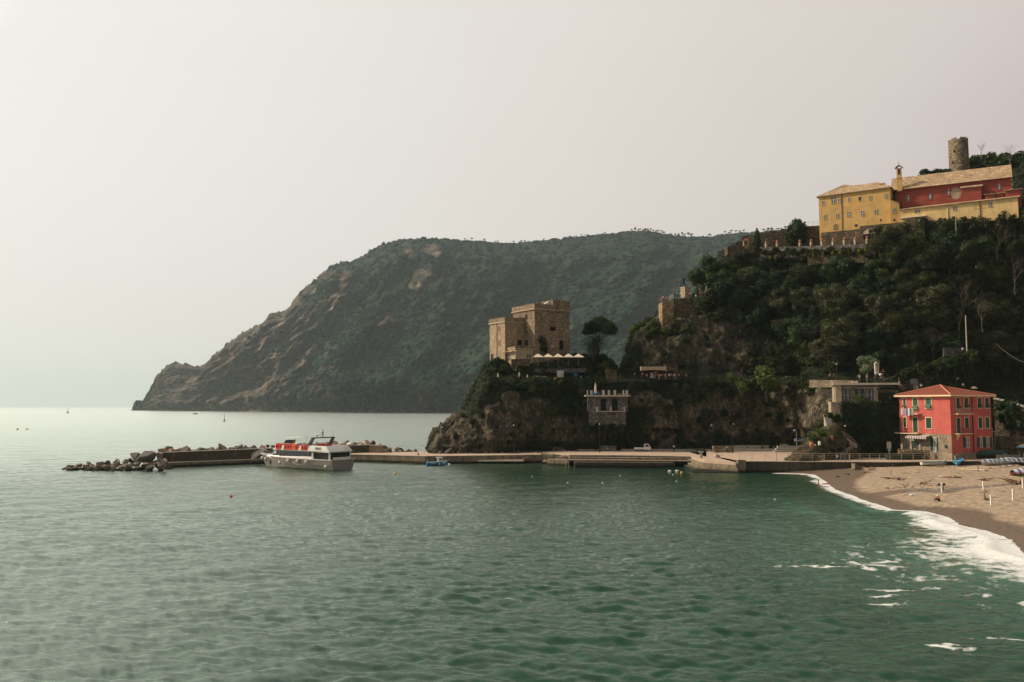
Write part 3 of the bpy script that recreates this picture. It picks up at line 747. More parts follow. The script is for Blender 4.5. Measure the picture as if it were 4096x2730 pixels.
proto_tree('b0', 'leafy_bush', L_MID, rand_lobes(7, 1., .45, 5), .15, .5, .07, 17, .9)
proto_tree('b1', 'bright_bush', L_BRIGHT, rand_lobes(8, 1., .45, 6), .14, .5, .07, 18, .9)
proto_tree('b2', 'dark_bush', L_DARK, rand_lobes(9, 1., .45, 5), .15, .5, .07, 19, .9)
proto_tree('b3', 'brown_shrub', L_OLIVE, rand_lobes(10, 1., .45, 5), .14, .5, .07, 20, .9)
proto_tree('y0', 'yellow_shrub', L_YELLOW, [((0, 0, .6), (.45, .45, .6)), ((.1, 0, 1.2), (.22, .22, .5))], .12, .7, .05, 21, .7)
proto_tree('p0', 'pale_tree', L_PALE, rand_lobes(22, 2.2, 2.6, 8, .1), .18, 2.4, .16, 22, .9)
proto_tree('f0', 'ridge_pine', L_FAR, [((0, 0, 11.5), (4.2, 4.2, 1.6)), ((1.6, .5, 12.6), (2.6, 2.6, 1.2)), ((-2., 0, 10.2), (2.4, 2.2, 1.1))], .8, 11., .42, 23, .8, limbs=2, coreS=.6)
proto_tree('f1', 'ridge_pine', L_FAR, [((0, 0, 9.), (3.2, 3.2, 3.)), ((1., 0, 11.8), (2.2, 2.2, 1.8)), ((-1.4, .5, 7.2), (2.2, 2.2, 1.6))], .8, 9., .4, 24, .8, limbs=2, coreS=.6)
proto_tree('f2', 'ridge_pine', L_FAR, [((1.2, 0, 10.), (4.8, 3., 1.3)), ((-1.8, 0, 11.), (2.6, 2.2, 1.)), ], .8, 10., .36, 25, .8, limbs=3, coreS=.5)
# cypress
proto_tree('c0', 'cypress_tree', L_DARK, [((0, 0, z), (r_, r_, .9)) for z, r_ in ((.6, .8), (1.3, 1.), (2.1, 1.05), (3., 1.), (3.9, .85), (4.7, .65), (5.4, .4))], .18, 4., .14, 26, .7, limbs=0)

def clear_of(px, py, boxes):
    return not any(a <= px <= c and b <= py <= d for a, b, c, d in boxes)
# ---- the dense wood on the slope below the convent
KEEP = [(2600, 1150, 2800, 1300), (2960, 900, 3500, 1038), (3080, 1270, 3260, 1370), (3500, 1200, 3560, 1480), (3370, 1440, 3470, 1530)]
placed = []
g = random.Random(3)
def try_plant(px, py, keys, smin, smax, label, group, gap, z_off=0., name=None, lim=None, sl=(4.4, 8), cat='tree', rock_ok=False):
    p, n = on_hill(px, py, *sl)
    if not rock_ok and rock_mask(np.array([px*1.]), np.array([py*1.]))[0] > .35: return None
    for q in placed:
        if (q-p).length < gap: return None
    placed.append(p.copy())
    s = g.uniform(smin, smax)*g.choice((.85, 1., 1., 1.45))
    return plant(g.choice(keys), p+Vector((0, 0, z_off)), s, g.uniform(0, 6.28), label, cat, group, g.uniform(.85, 1.15), name)
wood_regions = [
 # px0, px1, top(px), bottom, keys, label, group
 (2820, 3290, lambda x: np.interp(x, [2820, 2850, 2900, 2960, 3060, 3290], [1170, 1100, 1060, 1062, 1072, 1068]), lambda x: np.interp(x, [2820, 2900, 3000, 3290], [1240, 1290, 1330, 1470]),
   ['d0', 'd1', 'm0', 'o0', 'o1'], 'dark evergreen tree crowded into the wood left of the yellow convent', 'trees of the wood below the garden terraces', 95),
 (3290, 3800, lambda x: np.interp(x, [3290, 3480, 3560, 3800], [1090, 1035, 985, 960]), lambda x: np.interp(x, [3290, 3480, 3800], [1490, 1480, 1440]),
   ['d0', 'd1', 'o0', 'o1', 'm0', 'd0'], 'dark evergreen tree on the steep slope under the yellow convent', 'trees of the wood under the convent', 120),
 (3800, 4200, lambda x: np.interp(x, [3800, 4200], [955, 930]), lambda x: np.interp(x, [3800, 3900, 4200], [1420, 1440, 1560]),
   ['m0', 'm1', 'o0', 'd0', 'd1'], 'green tree on the slope at the right edge below the red church', 'trees of the slope below the church', 80),
]
for a_, b_, tp, bt, keys, lab, grp, num in wood_regions:
    k = 0; tries = 0
    while k < num and tries < num*14:
        tries += 1
        px = g.uniform(a_, b_); py = g.uniform(tp(px), bt(px))
        if not clear_of(px, py, KEEP): continue
        low_ = py < tp(px)+70
        if try_plant(px, py, keys, .5 if low_ else .78, .62 if low_ else 1.25, lab, grp, 1.9 if low_ else 2.9, -1.6): k += 1
# hill top behind the church
for i in range(34):
    px = g.uniform(3640, 4180); py = float(np.interp(px, [3640, 3800, 4100, 4200], [735, 688, 640, 620]))+g.uniform(-4, 30)
    if 3780 < px < 3875: py += 22
    p, n = on_hill(px, py, 7, 8)
    plant(g.choice(['b0', 'b2', 'b0', 'b2']), p+Vector((0, 0, -.4)), g.uniform(1.3, 2.6)*(1.35 if px > 3880 else 1.), g.uniform(0, 6), 'dark bush on the hilltop behind the church roof and round the old tower', 'bush', 'bushes on the hilltop behind the church')
# bushes on the cliffs and along the ledges
bush_regions = [
 (1750, 2350, 1640, 1795, 30, ['b2', 'b0', 'b3'], .4, 1.1, 'small bush clinging to the promontory rock under the castle', 'bushes in the promontory rock', (.3, 3.6)),
 (1960, 2440, 1452, 1500, 26, ['b2', 'b0', 'b2'], 1.2, 2.3, 'dark bush in the hedge just below the old stone castle', 'hedge bushes below the castle', (5, 7.2)),
 (1955, 2440, 1530, 1570, 34, ['b2', 'b0', 'b3', 'b2'], .9, 2.0, 'bush hanging over the rock face below the castle terrace', 'bushes below the castle terrace', (2, 4.4)),
 (2200, 2350, 1570, 1680, 22, ['b2', 'b0', 'b2'], .8, 1.9, 'bush growing in the cleft beside the small stone villa', 'bushes in the cleft beside the villa', (.6, 3.6)),
 (2520, 3300, 1535, 1575, 34, ['b2', 'b0', 'b3', 'b0'], .8, 1.8, 'bush hanging over the cliff edge below the upper path', 'bushes below the upper path', (2, 4.2)),
 (2480, 3200, 1740, 1795, 40, ['b2', 'b2', 'b0'], .7, 1.7, 'dark bush at the foot of the cliff above the quay', 'bushes at the cliff foot', (.1, 1.6)),
 (2990, 3330, 1380, 1490, 34, ['b2', 'b0', 'm0', 'b0'], .9, 1.9, 'bush on the slope above the upper path', 'bushes above the upper path', (4.5, 6.4)),
 (2510, 2780, 1290, 1350, 30, ['b0', 'b3', 'b1', 'b0'], .9, 1.9, 'green bush on the brow of the rock below the statue terrace', 'bushes on the brow below the statue terrace', (5, 7.4)),
 (2500, 2560, 1350, 1480, 18, ['b3', 'b0', 'b2'], .8, 1.5, 'brownish bush on the left edge of the upper cliff', 'bushes on the left edge of the upper cliff', (4.6, 7.4)),
 (2780, 3000, 1200, 1290, 30, ['b0', 'b3', 'b2', 'b2'], .9, 2.0, 'bush on the slope right of the statue terrace', 'bushes right of the statue terrace', (5.4, 7.4)),
 (2540, 3180, 1570, 1760, 52, ['b2', 'b0', 'b3'], .5, 1.4, 'small bush rooted in the brown rock face above the quay', 'bushes in the lower rock face', (.6, 3.4)),
 (2560, 3000, 1320, 1480, 30, ['b2', 'b3', 'b0'], .5, 1.2, 'small bush rooted in the upper rock face', 'bushes in the upper rock face', (4.6, 7)),
]
for a_, b_, c_, d_, num, keys, s0, s1, lab, grp, sl_ in bush_regions:
    for i in range(num):
        px = g.uniform(a_, b_); py = g.uniform(c_, d_)
        if grp == 'bushes at the cliff foot' and 2640 < px < 2700: continue
        kk = [k_ for k_ in keys if k_[0] == 'b']
        p, n = on_hill(px, py, *sl_)
        plant(g.choice(kk), p+n*.2-Vector((0, 0, .3)), g.uniform(s0, s1), g.uniform(0, 6), lab, 'bush', grp, g.uniform(.7, 1.05))
# ---- single trees and bushes that stand out
def single_plant(key, px, py, Y, s, label, cat='tree', sz=1., dz=0., name=None, rz=.7):
    p = pt(px, py, Y) if Y else on_hill(px, py)[0]
    return plant(key, p+Vector((0, 0, dz)), s, rz, label, cat, None, sz, name)
single_plant('b1', 3065, 1540, 203, 2.9, 'light green bush overhanging the path, the largest one above the quay', 'bush', 1.2)
single_plant('b1', 2970, 1560, 203, 1.5, 'light green bush left of the largest one on the cliff edge', 'bush')
single_plant('b1', 2925, 1520, 205, 1.3, 'light green bush at the left end of the row along the path edge', 'bush')
single_plant('p0', 3472, 1512, 190, 1.05, 'pale round tree beside the white roadside shrine', 'tree')
single_plant('c0', 3030, 1012, 233, 1.0, 'tall dark cypress in front of the garden wall', 'tree', 1.12, name='cypress_tree')
single_plant('d1', 2788, 1165, 229, .98, 'dark bushy tree behind the bronze statue', 'tree')
single_plant('d0', 2838, 1130, 228, 1.0, 'dark tall tree at the left corner of the wood', 'tree', 1.25)
single_plant('d1', 3185, 1035, 229, 1.15, 'dark tree covered in creeper dividing the garden terrace', 'tree', 1.4)
single_plant('m0', 3195, 940, 231, .85, 'sunlit green tree at the top of the garden wall', 'tree', .8)
single_plant('d0', 4135, 790, 214, 1.1, 'dark tree cut by the right edge of the photo beside the church', 'tree', 1.5)
single_plant('o0', 3545, 1015, 211, 1.3, 'large grey-green tree in front of the arch under the convent', 'tree', .9)
single_plant('o1', 3510, 1075, 212, 1.2, 'grey-green tree below the large one under the arch', 'tree')
single_plant('o0', 3520, 1330, 204, 1.35, 'broad olive-toned tree halfway down the slope above the shrine', 'tree', 1.1)
single_plant('o1', 3570, 1390, 202, 1.3, 'olive-toned tree just below the broad one above the shrine', 'tree')
for k, (px, py) in enumerate(((3080, 1038), (3102, 1040), (3253, 1030), (3292, 1025), (3330, 1022), (3362, 1020), (3435, 1012), (3462, 1008))):
    single_plant('y0', px, py, 225.5-(px-3080)*.0375, .8, 'small yellow shrub in the row along the lowest garden terrace', 'shrub').__setitem__('group', 'yellow shrubs on the garden terrace')
# ---- umbrella pine, palm and dark shrub beside the castle
def make_pine():
    base = pt(2395, 1448, 221); e = thing('umbrella_pine', base, 'umbrella pine with a flat dense crown right of the castle', 'tree')
    c = pt(2397, 1312, 221)-base; k = 221/3413
    mb = MB(); mb.tube([(0, 0, -1), (-.3, 0, 3), (.1, .1, 5.6), (c.x, 0, c.z-1)], [.34, .28, .22, .15], 8)
    for a, L in ((.3, 2.6), (1.7, 2.2), (2.9, 2.8), (4.2, 2.4), (5.3, 2.5)):
        b0 = Vector((.05, 0, 5.2)); mb.tube([b0, b0+Vector((math.cos(a)*L*.6, math.sin(a)*L*.6, 1.2)), b0+Vector((math.cos(a)*L*1.2, math.sin(a)*L*1.2, 2.4))], [.15, .1, .06], 5)
    mb.build('trunk', M_BARK, e, True, world=False)
    L = []
    gg = random.Random(4)
    for i in range(16):
        a = gg.uniform(0, 6.28); r = 3.7*math.sqrt(gg.random()); s = gg.uniform(1.2, 1.75)
        L.append(((c.x+r*math.cos(a), r*math.sin(a), c.z+1.3-r*r*.17+gg.uniform(-.3, .3)), (s, s, s*.82)))
    L += [((c.x, 0, c.z+1.4), (2.3, 2.3, 1.5)), ((c.x-3.4, 0, c.z-1.), (1.1, 1.1, .8)), ((c.x+3.6, 0, c.z-.3), (1.2, 1.2, .8))]
    o = bpy.data.objects.new('crown', crown_mesh('crown', L_PINE, 41, L, .2, .9, .3, .7)); COL.objects.link(o); o.parent = e
make_pine()
def palm(base, h, L, n, label, seed=1, name='palm_tree', mat=None, width=.5):
    e = thing(name, base, label, 'tree' if h > 1 else 'plant'); gg = random.Random(seed)
    mb = MB(); mb.tube([(0, 0, -.8), (0, 0, h*.5), (.1, 0, h)], [.38, .30, .42], 9) if h > 1 else mb.tube([(0, 0, -.3), (0, 0, .25)], [.12, .1], 6)
    mb.build('trunk', M_BARK, e, True, world=False)
    f = MB()
    for i in range(n):
        a = i*2.39996; el = R(82)-R(118)*(i/n)**.8; Lf = L*gg.uniform(.85, 1.1); pts = []
        d = Vector((math.cos(a), math.sin(a), 0)); p = Vector((0, 0, h)); seg = 8; e2 = el
        for k in range(seg+1):
            pts.append(p.copy()); p = p+(d*math.cos(e2)+Vector((0, 0, math.sin(e2))))*Lf/seg; e2 -= R(13)
        side = Vector((-d.y, d.x, 0))
        for k in range(seg):
            w0 = L*width*.38*math.sin(math.pi*min(1, (k+.6)/(seg+.6)))
            for s_ in (-1, 1):
                for q in (0., .5):
                    b0 = pts[k].lerp(pts[k+1], q); b1 = pts[k].lerp(pts[k+1], min(1, q+.28)); fw = (pts[k+1]-pts[k]).normalized()
                    tip = b0+side*s_*w0+fw*w0*.8-Vector((0, 0, w0*.35)); f.add([b0, b1, tip], [(0, 1, 2)])
    f.build('crown' if h > 1 else 'leaves', mat or L_PINE, e, False, world=False); return e
palm(pt(2374, 1440, 218), 4.6, 4.4, 46, 'palm with drooping fronds in front of the umbrella pine')
for k, (px, py, s) in enumerate(((2415, 1460, 2.2), (2440, 1468, 1.8), (2385, 1462, 2.), (2460, 1480, 1.2), (2305, 1445, 1.6), (2330, 1447, 1.3))):
    single_plant('b2', px, py, 219, s, 'dark round bush at the foot of the palm and the umbrella pine', 'bush').__setitem__('group', 'bushes at the foot of the palm')
single_plant('b2', 2165, 1400, 217, 2.2, 'dark creeper climbing the corner of the castle tower', 'creeper', 1.35, name='wall_creeper')
# ---- leafless trees
def bare_tree(base, h, label, seed, spread=.6, mat=None, depth=6, r0=.10):
    gg = random.Random(seed); e = thing('bare_tree', base, label, 'tree'); tr = MB(); tw = MB()
    def grow(p, d, L, r, k):
        pts = [p]; q = p; dd = d.copy()
        for i in range(3):
            dd = (dd+Vector((gg.uniform(-1, 1), gg.uniform(-1, 1), gg.uniform(-.4, .7)))*.18).normalized(); q = q+dd*L/3; pts.append(q)
        (tr if k == 0 else tw).tube(pts, [r, r*.85, r*.7, r*.55], 5 if k < 2 else 3, 0, False)
        if k >= depth: return
        for i in range(3 if k < 3 else 2):
            a = gg.uniform(0, 6.28); s = gg.uniform(.45, 1.)*spread
            nd = (dd+Vector((math.cos(a), math.sin(a)*.8, gg.uniform(-.3, .5)))*s).normalized()
            grow(pts[gg.choice((2, 3, 3))], nd, L*gg.uniform(.6, .85), r*.55, k+1)
    grow(Vector((0, 0, 0)), Vector((gg.uniform(-.1, .1), 0, 1)), h*.34, r0, 0)
    tr.build('trunk', mat or M_TWIG, e, True, world=False); tw.build('branches', mat or M_TWIG, e, False, world=False); return e
bare_tree(pt(3835, 1360, 199), 15, 'large leafless tree with pale branches against the dark wood', 5, .85, r0=.14)
bare_tree(pt(3720, 1260, 203), 8, 'leafless pale tree left of the large leafless one', 8, .9)
bare_tree(pt(3795, 985, 207), 6, 'leafless tree below the lower yellow wall of the church', 9, .95)
bare_tree(pt(3990, 1040, 200), 9, 'leafless pale tree near the right edge under the church', 14, .9)
bare_tree(pt(4060, 1180, 198), 9, 'leafless tree at the right edge halfway down the slope', 15, .85)
bare_tree(pt(3930, 1330, 197), 8, 'leafless thin tree right of the utility pole', 16, .8)
bare_tree(pt(3730, 1440, 197), 6, 'leafless low tree left of the utility pole', 19, 1.)
bare_tree(pt(4040, 660, 232), 5.5, 'leafless tree on the skyline right of the round tower', 17, .7)
bare_tree(pt(3925, 640, 245), 5, 'thin leafless tree on the skyline just right of the round tower', 18, .6)
bare_tree(pt(3345, 935, 226), 3.4, 'small leafless tree in front of the yellow convent door', 20, 1.1, r0=.08)
# ---- undergrowth: leaf litter and creepers that cover whatever rock is not bare
def undergrowth():
    gg = np.random.default_rng(9); n = 120000
    r_, c_ = HP0.shape[:2]
    # area weights
    i = gg.integers(0, r_-1, n*4); j = gg.integers(0, c_-1, n*4)
    area = np.linalg.norm(np.cross(HP0[i+1, j]-HP0[i, j], HP0[np.minimum(i, r_-2), j+1]-HP0[i, j]), axis=1)
    grow = fbm(HP0[i, j, 0]/3.2, HP0[i, j, 1]/3.2, HP0[i, j, 2]/3.2, 4, 200)
    keep = (gg.random(n*4) < area/np.percentile(area, 97)) & (gg.random(n*4) < np.clip(1.0-HRK[i, j]*1.15+grow*1.3*(HRK[i, j] > .3), 0.0, 1)) & (HPX[i, j] < 4250)
    i = i[keep][:n]; j = j[keep][:n]; m = len(i)
    f1 = gg.random((m, 1)); f2 = gg.random((m, 1))
    p = HP0[i, j]*(1-f1)*(1-f2)+HP0[i+1, j]*f1*(1-f2)+HP0[i, j+1]*(1-f1)*f2+HP0[i+1, j+1]*f1*f2
    nn = HN[i, j]+gg.normal(size=(m, 3))*.5; nn[:, 2] += .35; nn /= np.linalg.norm(nn, axis=1, keepdims=True)
    a = np.cross(nn, gg.normal(size=(m, 3))); a /= np.linalg.norm(a, axis=1, keepdims=True)+1e-9; b = np.cross(nn, a)
    lump = np.clip(.3+1.1*fbm(p[:, 0]/1.6, p[:, 1]/1.6, p[:, 2]/1.6, 3, 201), 0, 1)
    p = p+HN[i, j]*(lump[:, None]*.75)
    s = (.16+.26*gg.random(m))[:, None]
    V = np.stack([p-a*s-b*s*.4, p-a*s*.1-b*s*.6, p+a*s-b*s*.2, p+a*s*.3+b*s*.6+nn*s*.3], 1)
    t = NT('undergrowth_leaves'); q = t.pos()
    c = t.ramp(t.noise(q, .28, 5, .65), [(.3, (.008, .013, .007)), (.5, (.019, .028, .012)), (.62, (.042, .046, .020)), (.75, (.085, .062, .033))])
    c = t.mix(1., c, t.ramp(t.noise(q, 2.5, 3, .6), [(.3, .5), (.7, 1.5)]), 'MULTIPLY')
    t.bsdf(c, .85, None, 0, .1)
    o = bpy.data.objects.new('undergrowth', quads_mesh('undergrowth', V, t.m)); COL.objects.link(o)
    tag(o, 'tangled dark green and brown undergrowth on the cliffs and slopes', kind='stuff')
undergrowth()
# ---- pines along the far ridge
RP = [1195, 1240, 1262, 1860, 1885, 1915, 1935, 1978, 1990, 2040, 2052, 2062, 2075, 2085, 2096, 2107, 2174, 2270, 2294, 2304, 2324, 2336, 2381, 2407, 2418, 2510, 2522, 2534, 2546, 2556, 2568, 2577, 2588, 2600, 2612, 2624, 2634, 2645, 2656, 2700, 2712, 2726, 2734, 2748, 2758, 2764, 2834, 2840, 2898, 2918, 2926, 2944, 2956, 2974, 3054, 3072, 3078, 3086, 3104, 3116, 3128, 1145, 1478, 1610, 1700, 3140, 3152]
for k in range(19):
    px = 3600+k*28; plant('b0' if k % 3 else 'b3', on_hill(px, float(np.interp(px, [3600, 3700, 3980, 4100], [930, 926, 905, 884])), 5.5, 7.5)[0]+Vector((0, -1., -.6)), 2.1+.7*((k*5) % 4)/3, k, 'bush along the foot of the lower yellow wall', 'bush', 'bushes along the lower yellow wall')
for k in range(24):
    px = 3044+k*18.5; plant(('b2', 'b0', 'b3')[k % 3], pt(px, 1012+6*((k*7) % 3), float(np.interp(px, [3055, 3475], [227, 212]))), .9+.4*((k*5) % 4)/3, k, 'bush growing against the low garden terrace wall', 'bush', 'bushes against the garden terrace wall')
g2 = random.Random(8)
j_all = FPX[0]
for k, px in enumerate(RP):
    j = int(np.argmin(abs(j_all-px))); p = Vector(FP0[-1, j])
    sc_ = g2.uniform(.75, 1.15) if 2500 < px < 2665 or px > 2690 else g2.uniform(.5, .85)
    if px < 1800: sc_ *= .6
    plant(g2.choice(['f0', 'f1', 'f2', 'f0']), p+Vector((0, 0, -3-g2.choice((0, 2, 4)))), sc_*1.15, g2.uniform(0, 6), 'tiny pine standing against the sky on the ridge of the far headland', 'tree', 'pines along the far ridge')
m = MB()
for dx, w_, h_ in ((549, 24, 36), (560, 16, 34), (538, 14, 9), (530, 12, 6)):
    b0 = pt(dx, 1643, 2850); m.add([b0+Vector((math.cos(a)*w_*(1-f*.75)*(.8+.3*math.sin(3*a+f*5))+f*f*3, math.sin(a)*w_*.8, h_*f-2)) for f in (0, .3, .6, .85, 1.) for a in [6.283*k/9 for k in range(9)]], [(i*9+k, i*9+(k+1) % 9, i*9+9+(k+1) % 9, i*9+9+k) for i in range(4) for k in range(9)])
single('sea_stack', m, M_FAR, 'dark pointed rock stack in the sea at the tip of the far headland', 'rock')
# ---- the far wood, read as one mass: low round tops over the whole headland
def far_wood():
    gg = np.random.default_rng(12); r_, c_ = FP0.shape[:2]; n = 15000
    i = gg.integers(3, r_-1, n*3); j = gg.integers(0, int(np.searchsorted(j_all, 3250)), n*3)
    keep = (gg.random(n*3) < np.clip(1.05-FRK[i, j]*1.5, 0.0, 1)); i = i[keep][:n]; j = j[keep][:n]; m = len(i)
    p = FP0[i, j]+gg.normal(size=(m, 3))*np.array([3, 3, 0.])
    bmx = bmesh.new(); bmesh.ops.create_icosphere(bmx, subdivisions=1, radius=1.); iv = np.array([v.co[:] for v in bmx.verts]); fi = np.array([[v.index for v in f.verts] for f in bmx.faces]); bmx.free()
    s = (3.4+5.2*gg.random((m, 1, 1))**2)*np.array([1., 1., .85])
    jit = 1+.3*gg.normal(size=(m, len(iv), 1))
    V = (p[:, None, :]+iv[None]*s*jit).reshape(-1, 3)
    Fc = (fi[None]+(np.arange(m)*len(iv))[:, None, None]).reshape(-1, 3)
    me = quads_mesh('far_wood', np.zeros((0, 4, 3)), L_FARW, (V, Fc))
    o = bpy.data.objects.new('far_wood', me); COL.objects.link(o); tag(o, 'dark hazy wood covering the far headland', kind='stuff')
t = NT('far_wood_leaves'); q = t.pos()
c = t.ramp(t.noise(q, .006, 5, .6), [(.35, (.002, .012, .010)), (.52, (.004, .023, .018)), (.64, (.010, .040, .026)), (.75, (.026, .055, .029))])
c = t.mix(1., c, t.ramp(t.noise(q, .09, 3, .6), [(.3, .55), (.7, 1.5)]), 'MULTIPLY'); t.bsdf(c, .9, None, 0, .05); L_FARW = t.m
far_wood()
# ================================================================ building materials
def masonry(name, dark, light, scale=1.6, mortar=(.10, .085, .065), flat=2.2, bumpd=.08, stain=.5, mw=.09):
    t = NT(name); v = t.pos(); vs = t.scale(v, 1, 1, flat)
    col = t.vor(vs, scale, out='Color'); edge = t.vor(vs, scale, 'DISTANCE_TO_EDGE')
    g_ = t.n('ShaderNodeSeparateColor'); t.l(col, g_.inputs[0])
    c = t.ramp(g_.outputs[0], [(0, dark), (.5, tuple((a+b)/2 for a, b in zip(dark, light))), (.92, light), (1., tuple(min(.8, x*1.35) for x in light))])
    c = t.mix(t.ramp(edge, [(0, .8), (mw, 0.)]), c, mortar)
    st = t.noise(t.scale(v, 1, 1, .35), .45, 5, .65)
    c = t.mix(t.ramp(st, [(.42, 0.), (.66, stain)]), c, tuple(x*.45 for x in dark))
    hb = t.ramp(edge, [(0, 0.), (.2, 1.)])
    t.bsdf(c, .92, t.bump(hb, .7, bumpd), 0, .1); return t.m
def plaster(name, col, stain=(.2, .15, .1), amt=.35, scale=.5, rough=.85):
    t = NT(name); v = t.pos()
    n1 = t.noise(v, scale, 5, .6); n2 = t.noise(t.scale(v, 1.4, 1.4, .16), 1.1, 5, .7); n3 = t.noise(v, 6., 3, .6)
    c = t.mix(1., t.ramp(n1, [(.3, tuple(x*.82 for x in col)), (.7, tuple(min(1, x*1.1) for x in col))]), t.ramp(n3, [(.3, .92), (.7, 1.06)]), 'MULTIPLY')
    c = t.mix(t.ramp(n2, [(.50, 0.), (.74, amt)]), c, stain)
    t.bsdf(c, rough, t.bump(n3, .25, .03), 0, .15); return t.m
M_CASTLE = masonry('castle_stone', (.12, .09, .06), (.40, .31, .21), 3.0, (.25, .185, .12), 1.5, .08, .45)
M_CASTLE2 = plaster('castle_plaster', (.44, .34, .225), (.14, .10, .065), .65, .7)
M_CASTLE3 = masonry('pale_castle_stone', (.23, .17, .11), (.47, .36, .24), 3.0, (.32, .245, .165), 1.5, .06, .4)
M_GREY = masonry('grey_rubble', (.075, .070, .066), (.22, .20, .185), 2.0, (.05, .046, .04), 1.2, .08, .3)
M_WALL = masonry('terrace_stone', (.055, .042, .028), (.19, .145, .095), 1.8, (.04, .03, .022), 2.6, .1, .5)
M_WALLY = masonry('sunny_stone', (.16, .11, .06), (.45, .33, .19), 1.7, (.12, .085, .05), 1.8, .1, .4)
M_BEIGE = masonry('beige_stone', (.26, .20, .135), (.50, .41, .29), 2.6, (.30, .24, .17), 1.6, .06, .3)
M_CRAZY = masonry('crazy_paving', (.20, .155, .11), (.30, .24, .17), 1.35, (.42, .345, .25), 1., .04, .3, .06)
M_YEL = plaster('yellow_plaster', (.57, .36, .135), (.28, .175, .08), .5)
M_YEL2 = plaster('pale_yellow_plaster', (.66, .47, .22), (.33, .24, .13), .45)
M_RED = plaster('dark_red_plaster', (.31, .073, .055), (.11, .035, .028), .4)
M_CORAL = plaster('coral_plaster', (.51, .122, .10), (.28, .065, .05), .5)
M_SLATE = masonry('slate_roof', (.30, .205, .12), (.50, .36, .22), 2.6, (.22, .15, .09), 1., .06, .5, .05)
t = NT('clay_tiles'); v = t.coord('Object')
wv = t.n('ShaderNodeTexWave'); wv.inputs['Scale'].default_value = 5.; wv.inputs['Distortion'].default_value = .4; t.l(t.pos(), wv.inputs['Vector'])
nn_ = t.noise(t.pos(), 3., 4, .7)
t.bsdf(t.mix(1., t.ramp(nn_, [(.3, (.20, .055, .038)), (.7, (.36, .115, .075))]), t.ramp(wv.outputs['Fac'], [(0, .7), (1, 1.1)]), 'MULTIPLY'), .85, t.bump(wv.outputs['Fac'], .6, .06), 0, .1); M_TILE = t.m
M_TRIM = simple('cream_trim', (.72, .56, .36), .7, 0, .1)
M_WHITE = simple('white_paint', (.78, .75, .70), .5, 0, .08)
M_DARKG = simple('dark_glass', (.012, .015, .017), .12, 0, .1, 3, .6)
M_GLASS = simple('window_glass', (.13, .15, .17), .15, 0, .3, 1.2, .6)
M_SHUT = simple('green_shutter', (.012, .045, .026), .6, 0, .15)
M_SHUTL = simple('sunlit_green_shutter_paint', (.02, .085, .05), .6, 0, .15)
M_BROWN = simple('brown_shutter', (.16, .085, .055), .7, 0, .15)
M_WOODD = simple('dark_wood', (.055, .038, .026), .7, 0, .2)
M_CONC = simple('pale_concrete', (.46, .40, .32), .85, 0, .15, 1.5, .2, .02)
M_CONCG = simple('grey_concrete', (.36, .33, .29), .85, 0, .15, 1.5, .2, .02)
M_METAL = simple('grey_metal', (.30, .29, .27), .45, .6, .1)
M_DKMETAL = simple('dark_iron', (.035, .035, .035), .5, .3, .1)
M_RAIL = simple('weathered_rail', (.40, .33, .25), .6, .2, .15)
M_TERRA = simple('terracotta', (.40, .16, .09), .75, 0, .15)
M_CANVAS = simple('cream_canvas', (.62, .52, .40), .8, 0, .06)
M_BLACK = simple('black_void', (.006, .006, .006), .9, 0, .1)
M_BRONZE = simple('dark_bronze', (.02, .028, .024), .45, .6, .2)
# ================================================================ facades measured on the photo
class Fac:
    """a vertical wall plane through two ground points"""
    def __init__(s, a, b):
        s.a = Vector((a[0], a[1], 0)); b = Vector((b[0], b[1], 0)); s.d = (b-s.a).normalized(); s.len = (b-s.a).length
        s.n = Vector((s.d.y, -s.d.x, 0))
        if s.n.dot(Vector((0, 0, 0))-s.a) < 0: s.n = -s.n
    def at(s, px, py):
        p1 = pt(px, py, 1.); o = Vector((0, 0, H)); d = p1-o
        return o+d*((s.a-o).dot(s.n)/d.dot(s.n))
    def sz(s, px, py):
        q = s.at(px, py); return (q-s.a).dot(s.d), q.z
    def P(s, t, z, out=0.):
        q = s.a+s.d*t+s.n*out; return Vector((q.x, q.y, z))
    def slab(s, mb, t0, z0, t1, z1, o0, o1, mi=0):
        b = [s.P(t0, z0, o0), s.P(t1, z0, o0), s.P(t1, z0, o1), s.P(t0, z0, o1)]
        tt = [s.P(t0, z1, o0), s.P(t1, z1, o0), s.P(t1, z1, o1), s.P(t0, z1, o1)]
        mb.hexa(b, tt, mi)
    def pslab(s, mb, x0, y0, x1, y1, o0, o1, mi=0):
        xm, ym = (x0+x1)/2, (y0+y1)/2
        t0 = s.sz(x0, ym)[0]; t1 = s.sz(x1, ym)[0]; z1 = s.sz(xm, y0)[1]; z0 = s.sz(xm, y1)[1]
        s.slab(mb, t0, z0, t1, z1, o0, o1, mi)
    def rect(s, x0, y0, x1, y1):
        xm, ym = (x0+x1)/2, (y0+y1)/2
        return s.sz(x0, ym)[0], s.sz(xm, y1)[1], s.sz(x1, ym)[0], s.sz(xm, y0)[1]
